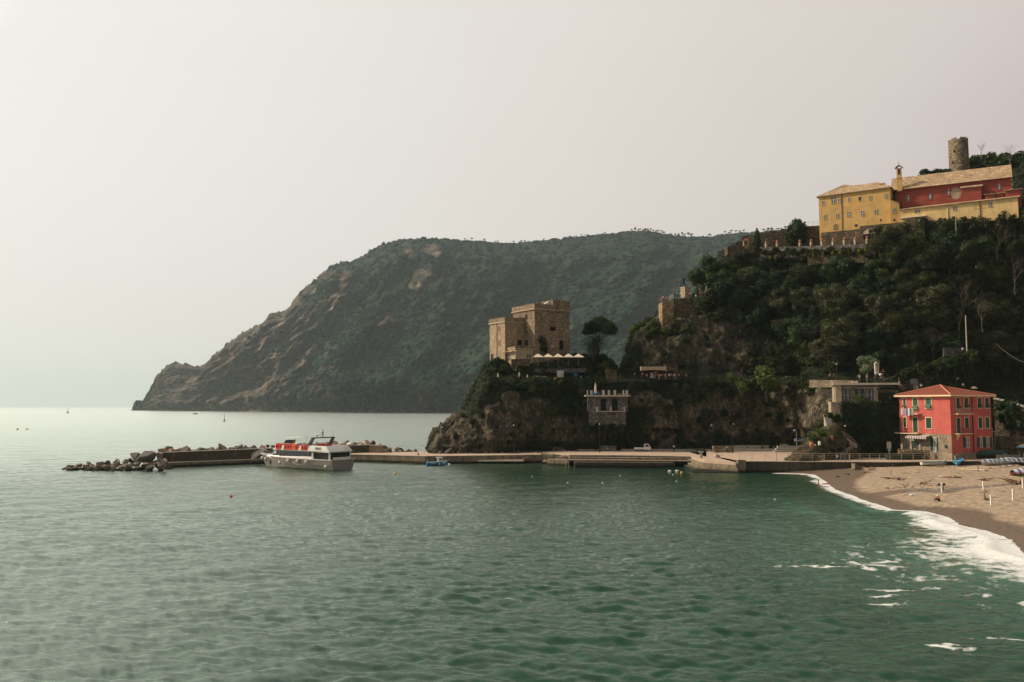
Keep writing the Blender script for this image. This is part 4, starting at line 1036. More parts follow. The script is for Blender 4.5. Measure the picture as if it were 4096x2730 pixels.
def window(par, fac, x0, y0, x1, y1, frame=None, pane=None, shutter=None, bars=1, fw=.12, arch=False, name='window', open_sh=0, prot=.07):
    t0, z0, t1, z1 = fac.rect(x0, y0, x1, y1)
    pane = pane or M_DARKG; frame = frame or M_WOODD
    f = MB()
    fac.slab(f, t0-fw, z0-fw, t1+fw, z0, .0, prot+.05); fac.slab(f, t0-fw, z1, t1+fw, z1+fw, .0, prot)
    fac.slab(f, t0-fw, z0, t0, z1, .0, prot); fac.slab(f, t1, z0, t1+fw, z1, .0, prot)
    fo = f.build(name, frame, par)
    p = MB(); fac.slab(p, t0, z0, t1, z1, -.06, .012); p.build('pane', pane, fo)
    if shutter is None and bars:
        b = MB(); tm = (t0+t1)/2
        fac.slab(b, tm-.035, z0, tm+.035, z1, .014, .05)
        if z1-z0 > 1.2: fac.slab(b, t0, (z0+z1)/2-.03, tm-.036, (z0+z1)/2+.03, .014, .045); fac.slab(b, tm+.036, (z0+z1)/2-.03, t1, (z0+z1)/2+.03, .014, .045)
        b.build('sash', M_WHITE, fo)
    if shutter is not None:
        tm = (t0+t1)/2; h = z1-z0
        for k, (a_, b_) in enumerate(((t0+.02, tm-.015), (tm+.015, t1-.02))):
            m = MB()
            if open_sh:      # lower half pushed outwards
                fac.slab(m, a_, z0+h*.45, b_, z1-.02, .02, .06)
                m.hexa([fac.P(a_, z0+h*.06, .45), fac.P(b_, z0+h*.06, .45), fac.P(b_, z0+h*.06, .49), fac.P(a_, z0+h*.06, .49)],
                       [fac.P(a_, z0+h*.44, .03), fac.P(b_, z0+h*.44, .03), fac.P(b_, z0+h*.44, .07), fac.P(a_, z0+h*.44, .07)])
            else: fac.slab(m, a_, z0+.02, b_, z1-.02, .02, .06)
            m.build('shutter', shutter, fo)
    return fo
def footprint(fac, depth, t0=0., t1=None):
    t1 = fac.len if t1 is None else t1
    a, b = fac.P(t0, 0), fac.P(t1, 0)
    return [a, b, b-fac.n*depth, a-fac.n*depth]

# ================================================================ the castle on the rock
e1 = Vector((math.cos(R(32)), math.sin(R(32)), 0)); e2 = Vector((-math.sin(R(32)), math.cos(R(32)), 0))
def corner_fac(corner, w, w2):
    return Fac(corner, corner+e1*w), Fac(corner+e2*w2, corner)     # right face, left face
cC = pt(2062, 1442, 213); cA = pt(2020, 1442, 216); cB = pt(2139, 1442, 215.2)
castle = thing('stone_castle', (cB.x, cB.y, 23.5), 'old square stone castle tower with stepped wings on top of the rock', 'castle')
def cbox(mb, c, w, w2, z0, z1, inset=0., mi=0):
    c0 = c+(e1+e2)*inset; ww, w22 = w-2*inset, w2-2*inset
    mb.prism([c0, c0+e1*ww, c0+e1*ww+e2*w22, c0+e2*w22], z0, z1, mi)
def ztop(px, py, Y): return pt(px, py, Y).z
zC, zA, zB = ztop(2062, 1386, 213), ztop(2020, 1269, 216), ztop(2139, 1215, 215.2)
mb = MB(); cbox(mb, cC, 5.6, 5.2, 21.5, zC-.45); mb.build('front_wing', M_CASTLE2, castle)
mb = MB(); cbox(mb, cA, 8.2, 7.6, 21.5, zA-1.1); mb.build('side_wing', M_CASTLE3, castle)
mb = MB(); cbox(mb, cB, 10.8, 10.4, 21.5, zB-1.25); mb.build('main_tower', M_CASTLE, castle)
def parapet(c, w, w2, z0, z1, th, name, steps=(), over=.18, band=None):
    m = MB(); c0 = c-(e1+e2)*over; W, W2 = w+2*over, w2+2*over
    def seg(a, dirv, L, out, za, zb):
        m.prism([a, a+dirv*L, a+dirv*L+out*th, a+out*th], za, zb)
    seg(c0, e1, W, e2, z0, z1); seg(c0+e2*(W2-th), e1, W, e2, z0, z1)
    seg(c0+e2*th, e2, W2-2*th, e1, z0, z1); seg(c0+e2*th+e1*(W-th), e2, W2-2*th, e1, z0, z1)
    for (s0, s1, zz) in steps: m.prism([c0+e1*s0+e2*.02, c0+e1*s1+e2*.02, c0+e1*s1+e2*(th-.02), c0+e1*s0+e2*(th-.02)], z1+.003, zz)
    m.build(name, M_CASTLE, castle)
    b = MB(); o2 = c-(e1+e2)*(over+.14); cb_ = (w+2*over+.28, w2+2*over+.28)
    b.prism([o2, o2+e1*cb_[0], o2+e1*cb_[0]+e2*cb_[1], o2+e2*cb_[1]], z0-.22, z0-.003); b.build('string_course', band or M_CASTLE2, castle)
parapet(cB, 10.8, 10.4, zB-1.25, zB, .5, 'tower_parapet', ((5.6, 11.1, zB+1.3),))
# higher piece of parapet: right end with a notch, and left rear corner
m = MB(); q0 = cB-(e1+e2)*.16
for a_, b_, zz in ((5.6, 8.6, zB+1.25), (9.3, 11.1, zB+1.0)): pass
m.prism([q0+e1*5.6+e2*.52, q0+e1*6.1+e2*.52, q0+e1*6.1+e2*6, q0+e1*5.6+e2*6], zB-1.2, zB+1.28)
m.prism([q0+e2*.52+e1*1.2, q0+e2*.9+e1*1.2, q0+e2*3+e1*4.8, q0+e2*2.6+e1*4.8], zB-1.2, zB+.55); m.build('stair_head', M_CASTLE, castle)
m = MB(); q0 = cB; m.prism([q0+e1*3.4+e2*1.2, q0+e1*5.3+e2*1.2, q0+e1*5.3+e2*2.0, q0+e1*3.4+e2*2.0], zB-1.0, zB+.1)
m.v[-4:] = [(v_[0], v_[1], v_[2]+(.9 if i in (1, 2) else 0)) for i, v_ in enumerate(m.v[-4:])]; m.build('pale_roof_slab', M_WHITE, castle)
parapet(cA, 8.2, 7.6, zA-1.1, zA, .35, 'wing_parapet', band=M_CONC)
parapet(cC, 5.6, 5.2, zC-.45, zC, .3, 'front_parapet', over=.08)
aR, aL = corner_fac(cA, 8.2, 7.6); bR, bL = corner_fac(cB, 10.8, 10.4); cR_, cL_ = corner_fac(cC, 5.6, 5.2)
for x0, y0, x1, y1 in ((1992, 1305, 2002, 1328), (1992, 1362, 2002, 1386)): window(castle, aL, x0, y0, x1, y1, M_CASTLE2, M_BROWN, M_BROWN, fw=.14)
window(castle, aL, 1993, 1422, 2002, 1444, M_CASTLE2, M_GLASS, fw=.14, name='door')
window(castle, aL, 1964, 1416, 1973, 1443, M_CASTLE2, M_BLACK, bars=0, name='arched_opening')
dp_ = MB(); aL_t = aL.sz(1989, 1350)[0]; dp_.tube([aL.P(aL_t, 22.5, .1), aL.P(aL_t, zA-1.3, .1)], .07, 6); dp_.build('drainpipe', M_DKMETAL, castle)
window(castle, aR, 2070, 1361, 2086, 1382, M_CASTLE, M_BLACK, bars=0, fw=.1)
window(castle, bL, 2101, 1259, 2110, 1278, M_CASTLE, M_BLACK, bars=0, fw=.1)
window(castle, bL, 2100, 1307, 2110, 1332, M_CASTLE, M_DARKG, bars=1, fw=.1)
window(castle, bL, 2077, 1256, 2084, 1270, M_CASTLE, M_BROWN, M_BROWN, fw=.1)
window(castle, bL, 2101, 1362, 2112, 1382, M_CASTLE, M_DARKG, bars=0, fw=.1)
window(castle, bR, 2199, 1308, 2223, 1324, M_CASTLE, M_BLACK, bars=0, fw=.12)
window(castle, bR, 2237, 1363, 2253, 1400, M_CASTLE, M_BLACK, bars=0, fw=.12, name='tall_window')
window(castle, bR, 2203, 1382, 2217, 1390, M_CASTLE2, M_CONC, bars=0, fw=.05, name='stone_plaque')
window(castle, cL_, 2032, 1418, 2042, 1441, M_CASTLE2, M_DARKG, fw=.12)
window(castle, cR_, 2107, 1419, 2122, 1446, M_CASTLE2, M_DARKG, fw=.12, name='door')
m = MB(); cL_.slab(m, 0.1, zC-1.35, 4.9, zC-1.2, .02, .9); m.build('canopy', M_CASTLE2, castle)
# ---- wall and hedge terrace at the castle's foot
m = MB(); f_ = Fac(pt(2045, 1450, 211.6), pt(2120, 1450, 211)); f_.slab(m, 0, 22.6, f_.len, 24.3, -.4, 0)
single('terrace_wall', m, M_WALL, 'low stone wall under the castle door', 'wall')
def umbrella_open(px, py, Y, w, label):
    p = pt(px, py, Y); e = thing('parasol', (p.x, p.y, p.z-2.9), label, 'parasol', 'open white parasols on the castle terrace')
    m = MB(); h = w/2; z = p.z
    top = (p.x, p.y, z+.1); c = [(p.x-h, p.y-h, z-.78), (p.x+h, p.y-h, z-.78), (p.x+h, p.y+h, z-.78), (p.x-h, p.y+h, z-.78)]
    c2 = [(a[0], a[1], a[2]-.12) for a in c]; m.add([top]+c+c2, [(0, 1, 2), (0, 2, 3), (0, 3, 4), (0, 4, 1)]+[(1, 5, 6, 2), (2, 6, 7, 3), (3, 7, 8, 4), (4, 8, 5, 1)])
    m.build('canopy', M_CANVAS, e); m = MB(); m.tube([(p.x, p.y, p.z-2.9), (p.x, p.y, p.z-.05)], .05, 6); m.build('pole', M_METAL, e)
for k, px in enumerate((2152, 2192, 2232, 2273, 2313)):
    umbrella_open(px, 1417, 209.5, 2.65, ('leftmost open white parasol beside the castle door', 'open white parasol second from the castle door', 'middle one of the five open white parasols', 'open white parasol fourth from the castle door', 'rightmost open white parasol nearest to the palm')[k])
m = MB(); f_ = Fac(pt(2135, 1460, 211), pt(2345, 1460, 210)); f_.slab(m, 0, 21.0, f_.len, 22.0, -7.5, -1.4); single('parasol_terrace', m, M_GREY, 'stone platform under the row of open white parasols', 'terrace')
def umbrella_closed(px, ybot, ytop, label, mat=None, grp=None, Y=None):
    b = pt(px, ybot, Y) if Y else on_hill(px, ybot, 3.5, 5)[0]
    k = (ybot-ytop)*b.y/F
    e = thing('folded_parasol', b, label, 'parasol', grp)
    m = MB(); m.lathe(b+Vector((0, 0, k*.15)), [(.16, 0), (.22, .1*k), (.16, .45*k), (.05, .84*k)], 8); m.build('canopy', mat or M_CANVAS, e)
    m = MB(); m.tube([b-Vector((0, 0, .3)), b+Vector((0, 0, k))], .04, 6); m.build('pole', M_METAL, e)
for px, yb, yt, lab in ((1993, 1511, 1489, 'leftmost folded parasol on the terrace under the castle'), (2076, 1514, 1488, 'leaning folded parasol second from the left under the castle'), (2108, 1516, 1498, 'short folded parasol third from the left under the castle'),
                        (2325, 1513, 1502, 'small folded parasol on the terrace right of the white towels')):
    umbrella_closed(px, yb, yt, lab)
umbrella_closed(3364, 946, 925, 'folded white parasol in front of the yellow convent', M_WHITE, None, 228)
# towels, tables and boxes on the terrace under the castle
def stand_at(px, py, smin=3.6, smax=5): return on_hill(px, py, smin, smax)[0]
p = stand_at(2243, 1516); m = MB()
for k in range(4): m.box(p+Vector((-.55+k*.38, .05*k, 1.15)), (.34, .1, 1.6), .2*k)
m.tube([p+Vector((-.8, 0, 2.0)), p+Vector((.8, 0, 2.0))], .03, 5); m.tube([p+Vector((-.8, 0, -.2)), p+Vector((-.8, 0, 2.0))], .03, 5); m.tube([p+Vector((.8, 0, -.2)), p+Vector((.8, 0, 2.0))], .03, 5)
single('towel_rack', m, M_WHITE, 'white towels hanging on a line on the terrace below the castle', 'towels')
for px, py, w_, col, nm, lab in ((2150, 1515, 1.1, (.6, .6, .58), 'white_table', 'white table left of the hanging towels'), (2176, 1516, 1.3, (.5, .5, .5), 'white_table', 'long white table just left of the hanging towels'),
                         (2218, 1520, .5, (.6, .32, .03), 'yellow_crate', 'yellow crate beside the hanging towels'), (2304, 1501, .9, (.02, .14, .27), 'blue_booth', 'blue booth on the terrace under the castle hedge'), (2345, 1514, 1., (.16, .42, .08), 'green_table', 'bright green table at the right end of the castle terrace')):
    p = stand_at(px, py); m = MB(); hh = 1.3 if nm == 'blue_booth' else .55
    m.box(p+Vector((0, 0, hh)), (w_, .5, .12))
    if nm in ('yellow_crate', 'blue_booth'): m.box(p+Vector((0, 0, hh*.5)), (w_*.94, .46, hh*.96)); m.box(p+Vector((0, -.26, hh*.5)), (w_*.5, .04, hh*.4))
    else:
        for sx in (-.4, .4):
            for sy in (-.2, .2): m.box(p+Vector((sx*w_, sy, hh*.5-.05)), (.06, .06, hh))
    single(nm, m, simple(nm+'_paint', col, .5), lab, nm.split('_')[1])

# ================================================================ small stone villa in the cliff
vf = Fac(pt(2356, 1640, 203), pt(2511, 1640, 203))
villa = thing('cliff_villa', pt(2434, 1700, 200), 'small grey stone villa with a white flat roof built into the cliff', 'house')
m = MB(); vf.pslab(m, 2351, 1587, 2511, 1647, -6, 0); m.build('wall', M_GREY, villa)
m = MB(); vf.pslab(m, 2358, 1647, 2505, 1706, -5, -.15); m.build('base_wall', M_GREY, villa)
m = MB(); vf.pslab(m, 2340, 1581, 2519, 1587, -7, .9); m.build('roof_slab', M_CONC, villa)
for x0, x1 in ((2402, 2424), (2448, 2470)): window(villa, vf, x0, 1597, x1, 1643, M_GREY, M_BLACK, bars=0, fw=.08)
m = MB(); vf.pslab(m, 2384, 1645.5, 2499, 1648.5, .01, 1.1); m.build('balcony', M_CONC, villa)
for x_ in (2384, 2438, 2492): m = MB(); vf.pslab(m, x_, 1627, x_+6, 1645.4, .85, 1.08); m.build('balcony_post', M_CONC, villa)
for x_, w_ in ((2347, 4), (2360, 9), (2408, 10), (2431, 8), (2454, 9), (2490, 5), (2502, 9)):
    m = MB(); vf.pslab(m, x_, 1562, x_+w_, 1580.9, .3, .7); m.build('roof_post', M_CONC, villa)
m = MB(); zt = vf.sz(2400, 1566)[1]
for zz in (zt-.15, zt-.6): m.tube([vf.P(-.9, zz, .5), vf.P(vf.len+.3, zz, .5)], .02, 4)
m.build('roof_rail', M_DKMETAL, villa)
rz_ = vf.sz(2400, 1581)[1]
b = vf.P(vf.sz(2384, 1575)[0], rz_, -1.2); umb = thing('folded_parasol', b, 'tall folded parasol standing on the villa roof', 'parasol')
m = MB(); m.lathe(b+Vector((0, 0, .5)), [(.2, 0), (.3, .3), (.22, 1.6), (.05, 2.4)], 8); m.build('canopy', M_CANVAS, umb); m = MB(); m.tube([b, b+Vector((0, 0, 3))], .04, 6); m.build('pole', M_METAL, umb)
m = MB(); c = vf.P(vf.sz(2387, 1575)[0], rz_+.42, -2.2); m.ball(c, (.9, .5, .42), 12, 8); m.ball(c+Vector((.5, -.1, .05)), (.6, .45, .4), 10, 6); single('blue_cover', m, simple('blue_tarpaulin', (.015, .10, .24), .6, 0, .3), 'blue covered bundle on the villa roof behind the rail', 'cover')
m = MB(); c = vf.P(vf.sz(2490, 1575)[0], rz_+.3, -.6); m.box(c, (1.9, .6, .1)); m.box(c+Vector((-.6, 0, -.17)), (.1, .4, .26)); m.box(c+Vector((.6, 0, -.17)), (.1, .4, .26)); single('stone_bench', m, M_CONC, 'pale stone bench at the right end of the villa roof', 'bench')

# ================================================================ cave bar and stone hut on the upper path
cf = Fac(pt(2560, 1515, 209.3), pt(2664, 1515, 209.3))
bar = thing('cave_bar', pt(2610, 1515, 210), 'dark open bar in the rock under a long beige canopy', 'bar')
m = MB(); cf.pslab(m, 2566, 1483, 2625, 1517, -.6, -.05); m.build('opening', M_BLACK, bar)
m = MB(); t0, z0, t1, z1 = cf.rect(2561, 1467, 2663, 1484)
for k in range(8):
    a_, b_ = k/8, (k+1)/8; za, zb = (z0+.18*math.sin(a_*math.pi), z0+.18*math.sin(b_*math.pi))
    m.hexa([cf.P(t0+(t1-t0)*a_, za, .0), cf.P(t0+(t1-t0)*b_, zb, 0), cf.P(t0+(t1-t0)*b_, zb, 1.0), cf.P(t0+(t1-t0)*a_, za, 1.0)],
           [cf.P(t0+(t1-t0)*a_, z1, -.4), cf.P(t0+(t1-t0)*b_, z1, -.4), cf.P(t0+(t1-t0)*b_, z1-.05, .9), cf.P(t0+(t1-t0)*a_, z1-.05, .9)])
m.build('canopy', simple('beige_canopy', (.40, .31, .21), .8), bar)
m = MB(); cf.pslab(m, 2625, 1482, 2664, 1517, -.8, 0.); m.build('wall', M_WALL, bar); window(bar, cf, 2634, 1483, 2650, 1497, M_WALL, M_BLACK, bars=0, fw=.05)
m = MB(); cf.pslab(m, 2616, 1486, 2624, 1516, -.04, .05); m.build('door', simple('grey_door', (.2, .17, .13), .7), bar)
m = MB(); cf.pslab(m, 2602, 1492, 2611, 1503, -.04, .03); m.build('menu_board', M_WHITE, bar)
hf = Fac(pt(2664, 1515, 208.8), pt(2712, 1515, 208.8))
hut = thing('stone_hut', pt(2690, 1515, 209), 'low stone hut with an arched opening right of the cave bar', 'hut')
m = MB(); hf.pslab(m, 2665, 1460, 2711, 1517, -3, 0); m.build('wall', M_WALL, hut)
m = MB(); hf.pslab(m, 2661, 1456, 2714, 1460, -3.2, .3); m.build('roof', M_WOODD, hut)
m = MB(); t0, z0, t1, z1 = hf.rect(2667, 1482, 2700, 1512); 
pts_ = [hf.P(t0, z0), hf.P(t1, z0)]+[hf.P((t0+t1)/2+(t1-t0)/2*math.cos(a), z1-.7+.7*math.sin(a)) for a in np.linspace(0, math.pi, 9)]
m.hexa([p_-hf.n*.1 for p_ in pts_], [p_+hf.n*.03 for p_ in pts_]); m.build('arched_opening', M_BLACK, hut)
window(hut, hf, 2664.5, 1468, 2669, 1476, M_WALL, M_BLACK, bars=0, fw=.04)
# railing along the upper path
def railing(pts_, h, name, label, mat, rails=3, step=2.0, r=.03, group=None, cat='railing', post_r=None):
    e = thing(name, pts_[0], label, cat, group); m = MB()
    for k in range(1, rails+1):
        zz = h*k/rails; m.tube([Vector(p_)+Vector((0, 0, zz)) for p_ in pts_], r if k == rails else r*.5, 4, 0, False)
    m.build('rail', mat, e)
    for i in range(len(pts_)-1):
        a_, b_ = Vector(pts_[i]), Vector(pts_[i+1]); n_ = max(1, round((b_-a_).length/step))
        for k in range(n_+(1 if i == len(pts_)-2 else 0)):
            q = a_.lerp(b_, k/n_); m = MB(); m.tube([q-Vector((0, 0, .05)), q+Vector((0, 0, h))], post_r or r*1.1, 5); m.build('post', mat, e)
    return e
railing([pt(2490, 1521, 207.4), pt(2620, 1524, 207.2), pt(2720, 1519, 207.2), pt(2900, 1521, 206.4), pt(3060, 1521, 205)], 1.0, 'path_railing', 'thin dark railing along the upper path above the villa', M_DKMETAL, 2, 3., .025)
# stone ruin between castle and bar
m = MB(); f_ = Fac(pt(2425, 1525, 207), pt(2478, 1525, 207)); f_.pslab(m, 2425, 1478, 2468, 1530, -1.2, 0); f_.pslab(m, 2476, 1490, 2482, 1530, -.6, 0)
single('ruined_wall', m, M_WALL, 'ruined stone wall with a doorway left of the upper path', 'wall')

# ================================================================ statue terrace
st_f = Fac(pt(2649, 1283, 222), pt(2677, 1283, 222.6)); st_l = Fac(pt(2635, 1283, 226), pt(2649, 1283, 222))
z1 = pt(2660, 1210, 222).z; z0 = z1-8; z2 = pt(2720, 1194, 222).z
ter = thing('lookout_terrace', pt(2700, 1283, 224), 'high stone lookout terrace that carries the bronze statue', 'terrace')
m = MB(); a_ = pt(2635, 1283, 226); b_ = pt(2649, 1283, 222); c_ = pt(2678, 1283, 222.6); d_ = pt(2668, 1283, 230)
m.prism([a_, b_, c_, d_], z0-1, z1); m.build('bastion_wall', M_WALLY, ter)
m = MB(); m.prism([pt(2676, 1283, 222.4), pt(2695, 1283, 222.1), pt(2695, 1283, 230), pt(2676, 1283, 230)], z0-2, pt(2680, 1204, 222).z)
m.build('middle_wall', M_WALLY, ter)
m = MB(); m.prism([pt(2694.5, 1283, 222.8), pt(2800, 1283, 223.6), pt(2800, 1283, 232), pt(2694.5, 1283, 231)], z0-2, z2); m.build('main_wall', M_WALL, ter)
ped_c = pt(2741, 1192, 226); zp = ped_c.z; ped = thing('statue_pedestal', ped_c, 'tall square stone pedestal under the bronze statue', 'pedestal')
m = MB(); k = (1192-1150)*226/F; m.box(ped_c+Vector((0, 0, k/2-.1)), (1.75, 1.75, k-.1), R(32)); m.build('block', M_BEIGE, ped)
m = MB(); m.box(ped_c+Vector((0, 0, k-.06)), (2.0, 2.0, .2), R(32)); m.build('cap', M_CONC, ped)
def skin_mesh(name, joints, edges, mat, sub=1):
    me = bpy.data.meshes.new(name); me.from_pydata([j[0] for j in joints], edges, []); o = bpy.data.objects.new(name, me); COL.objects.link(o)
    md = o.modifiers.new('s', 'SKIN'); md.use_smooth_shade = True
    for v_, j in zip(me.skin_vertices[0].data, joints): v_.radius = (j[1], j[1]) if not hasattr(j[1], '__len__') else j[1]; v_.use_root = False
    me.skin_vertices[0].data[0].use_root = True
    if sub: sm = o.modifiers.new('d', 'SUBSURF'); sm.levels = sub; sm.render_levels = sub
    dg = bpy.context.evaluated_depsgraph_get(); m2 = bpy.data.meshes.new_from_object(o.evaluated_get(dg)); m2.name = name
    m2.materials.clear(); m2.materials.append(mat)
    bpy.data.objects.remove(o); return m2
J = [((0, 0, 1.45), .22), ((.12, 0, 2.0), .26), ((.05, 0, 2.45), .13), ((-.02, 0, 2.68), .15), ((-.25, .1, .8), .15), ((-.12, .1, .12), .11), ((-.4, .1, .02), .07), ((.3, -.1, .95), .15), ((.45, -.1, .3), .11), ((.7, -.1, .05), .09),
     ((-.35, .1, 2.25), .1), ((-.6, .2, 1.7), .08), ((-.78, .2, 1.2), .07), ((.5, -.05, 2.15), .1), ((.8, -.1, 2.45), .09), ((.55, -.1, 2.75), .07), ((-.9, .2, .7), .14), ((-1.0, .1, .2), .16)]
sm_ = skin_mesh('figure', J, [(0, 1), (1, 2), (2, 3), (0, 4), (4, 5), (5, 6), (0, 7), (7, 8), (8, 9), (1, 10), (10, 11), (11, 12), (1, 13), (13, 14), (14, 15), (12, 16), (16, 17)], M_BRONZE, 2)
stt = bpy.data.objects.new('bronze_statue', sm_); COL.objects.link(stt); stt.location = ped_c+Vector((-.35, 0, k+.04)); stt.rotation_euler = (0, 0, .3)
tag(stt, 'dark bronze statue of a bending figure with an animal at its feet', 'statue')
railing([pt(2636, 1207, 225.6), pt(2649, 1209, 222.2), pt(2676, 1210, 222.8)], .95, 'terrace_railing', 'low railing with reddish tint at the left tip of the lookout terrace', simple('pink_rail', (.35, .2, .17), .6), 5, 1.2, .03)
railing([pt(2677, 1204, 222.2), pt(2694, 1195, 222.3)], 1.1, 'terrace_railing', 'sloping white railing up the lookout steps left of the statue', M_WHITE, 6, .8, .03)
railing([pt(2695, 1193, 223), pt(2722, 1193, 223.3)], 1.0, 'terrace_railing', 'thin dark railing left of the statue pedestal', M_DKMETAL, 2, .8, .025)
for sx, lab in ((2804, 'left leaf of the curved iron gate right of the statue'), (2822, 'right leaf of the curved iron gate right of the statue')):
    m = MB(); b0 = pt(sx, 1190, 225)
    for k in range(6): m.tube([b0+Vector((k*.18-.45, 0, 0)), b0+Vector((k*.18-.45, 0, 1.4+(.22*k if sx > 2810 else .22*(5-k))))], .03, 4)
    m.tube([b0+Vector((-.45, 0, .2)), b0+Vector((.45, 0, .2))], .03, 4); m.tube([b0+Vector((-.45, 0, 1.2)), b0+Vector((.45, 0, 1.2))], .03, 4)
    single('iron_gate', m, simple('pale_iron', (.35, .31, .26), .6), lab, 'gate')
m = MB(); b0 = pt(2827, 1192, 224.5)
for k in range(5): m.box(b0+Vector((.05*math.sin(k), 0, .35+k*.62)), (.95-.13*k, .8-.1*k, .66), .3*k)
single('gate_pillar', m, M_BEIGE, 'rough pale stone gate pillar right of the statue', 'pillar')
b0 = pt(2784, 1196, 223); lamp = thing('globe_lamp', b0, 'white globe lamp beside the cactus on the lookout wall', 'lamp')
m = MB(); m.ball(b0+Vector((0, 0, .75)), .22, 12, 8); m.build('globe', M_WHITE, lamp); m = MB(); m.tube([b0-Vector((0, 0, .3)), b0+Vector((0, 0, .55))], .05, 6); m.build('post', M_DKMETAL, lamp)
b0 = pt(2796, 1212, 222); m = MB(); gq = random.Random(6)
for k in range(26):
    a_ = gq.uniform(-1.2, 1.2); zz = gq.uniform(-1.4, 1.6); m.ball(b0+Vector((a_, -gq.uniform(0, .6), zz)), (.18, .06, .28), 7, 5, 0, Matrix.Rotation(gq.uniform(-.8, .8), 3, 'Y'))
m.tube([b0+Vector((-1.2, 0, -1.2)), b0+Vector((0, -.3, 0)), b0+Vector((1.1, 0, 1.4))], .07, 5)
single('prickly_pear', m, simple('cactus_green', (.06, .10, .035), .6, 0, .25), 'prickly pear cactus hanging over the lookout wall right of the statue', 'cactus')
# retaining wall showing through the wood
m = MB(); f_ = Fac(pt(3085, 1360, 216), pt(3240, 1370, 212.5)); 
for x0, y0, x1, y1 in ((3085, 1280, 3125, 1312), (3125, 1278, 3175, 1345), (3175, 1298, 3215, 1360), (3215, 1322, 3245, 1368)): f_.pslab(m, x0, y0, x1+.5, y1, -1, gq.uniform(0, .04))
single('retaining_wall', m, M_WALL, 'old stone retaining wall showing through a gap in the dark wood', 'wall')
# ================================================================ convent: yellow wing
yf = Fac(pt(3278, 925, 225), pt(3565, 890, 215)); Dp = 12.5
yel = thing('yellow_convent', pt(3400, 940, 222), 'yellow three-storey convent wing at the left end of the hilltop buildings', 'building')
zE0, zE1 = yf.sz(3275, 788)[1], yf.sz(3565, 753)[1]; zE = (zE0+zE1)/2; zb = yf.sz(3400, 945)[1]-1.5
fp = footprint(yf, Dp)
m = MB(); m.prism(fp, zb, zE); m.build('wall', M_YEL, yel)
# hipped slate roof
o_ = .5; a_, b_, c_, d_ = [Vector((q.x, q.y, zE+.12)) for q in (yf.P(-o_, 0, o_), yf.P(yf.len+o_, 0, o_), yf.P(yf.len+o_, 0, -Dp-o_), yf.P(-o_, 0, -Dp-o_))]
r0 = yf.P(5.2, 0, -Dp/2); r1 = yf.P(yf.len-4., 0, -Dp/2); zr = pt(3357, 739, r0.y).z; r0.z = zr; r1.z = pt(3528, 729, r1.y).z
rm_ = r0.lerp(r1, .25); rm_.z -= .45
m = MB(); m.add([a_, b_, c_, d_, r0, rm_, r1], [(0, 1, 6, 5), (0, 5, 4), (1, 2, 6), (2, 3, 4, 5), (2, 5, 6), (3, 0, 4)])
lo = [Vector((q.x, q.y, q.z-.14)) for q in (a_, b_, c_, d_)]
m.hexa(lo, [Vector((q.x, q.y, q.z-.004)) for q in (a_, b_, c_, d_)]); roof = m.build('roof', M_SLATE, yel)
q = yf.P(yf.sz(3519, 745)[0], 0, -3.2); zq = pt(3519, 752, q.y).z
m = MB(); m.box((q.x, q.y, zq+.3), (1.1, .7, 1.2), math.atan2(yf.d.y, yf.d.x)); m.box((q.x, q.y, zq+1.03), (1.5, 1.0, .22), math.atan2(yf.d.y, yf.d.x)); m.build('chimney', M_YEL, roof)
Z7 = lambda x, y: (3150+x/2.487, 500+y/2.487)
for x0, y0, x1, y1, pn in ((342, 760, 368, 798, 0), (436, 713, 480, 783, 0), (506, 737, 530, 776, 0), (602, 728, 626, 766, 0), (706, 716, 731, 755, 1), (812, 706, 837, 745, 0), (965, 690, 990, 728, 0),
                       (360, 897, 391, 939, 0), (483, 884, 515, 927, 0), (594, 870, 627, 915, 0), (729, 858, 762, 904, 0), (867, 844, 901, 888, 0)):
    a, b = Z7(x0, y0), Z7(x1, y1); window(yel, yf, a[0], a[1], b[0], b[1], M_BROWN if False else M_YEL2, M_DARKG if pn else M_GLASS, bars=0 if pn else 1, fw=.09)
for x0, y0, x1, y1 in ((916, 938, 932, 956), (669, 990, 697, 1013)):
    a, b = Z7(x0, y0), Z7(x1, y1); window(yel, yf, a[0], a[1], b[0], b[1], M_YEL2, M_BLACK, bars=0, fw=.05)
t0, z0, t1, z1 = yf.rect(*Z7(456, 985), *Z7(505, 1050)); m = MB(); pts_ = [yf.P(t0, z0), yf.P(t1, z0)]+[yf.P((t0+t1)/2+(t1-t0)/2*math.cos(a), z1-.5+.5*math.sin(a)) for a in np.linspace(0, math.pi, 9)]
m.hexa([p_-yf.n*.1 for p_ in pts_], [p_+yf.n*.03 for p_ in pts_]); m.build('arched_door', simple('weathered_door', (.22, .15, .08), .8), yel)
for t_ in (yf.sz(Z7(540, 800)[0], Z7(540, 800)[1])[0],):
    m = MB(); m.tube([yf.P(t_, zb+2, .09), yf.P(t_, zE-.1, .09)], .075, 6); m.build('drainpipe', M_DKMETAL, yel)
# right end (side) of the yellow wing, with the low wing attached
sf = Fac(yf.P(yf.len, 0), yf.P(yf.len, 0)-yf.n*Dp)
for x0, y0, x1, y1 in ((1034, 692, 1041, 733), (1062, 680, 1071, 750)):
    a, b = Z7(x0, y0), Z7(x1, y1); window(yel, sf, a[0], a[1], b[0], b[1], M_YEL2, M_GLASS, bars=0, fw=.06)
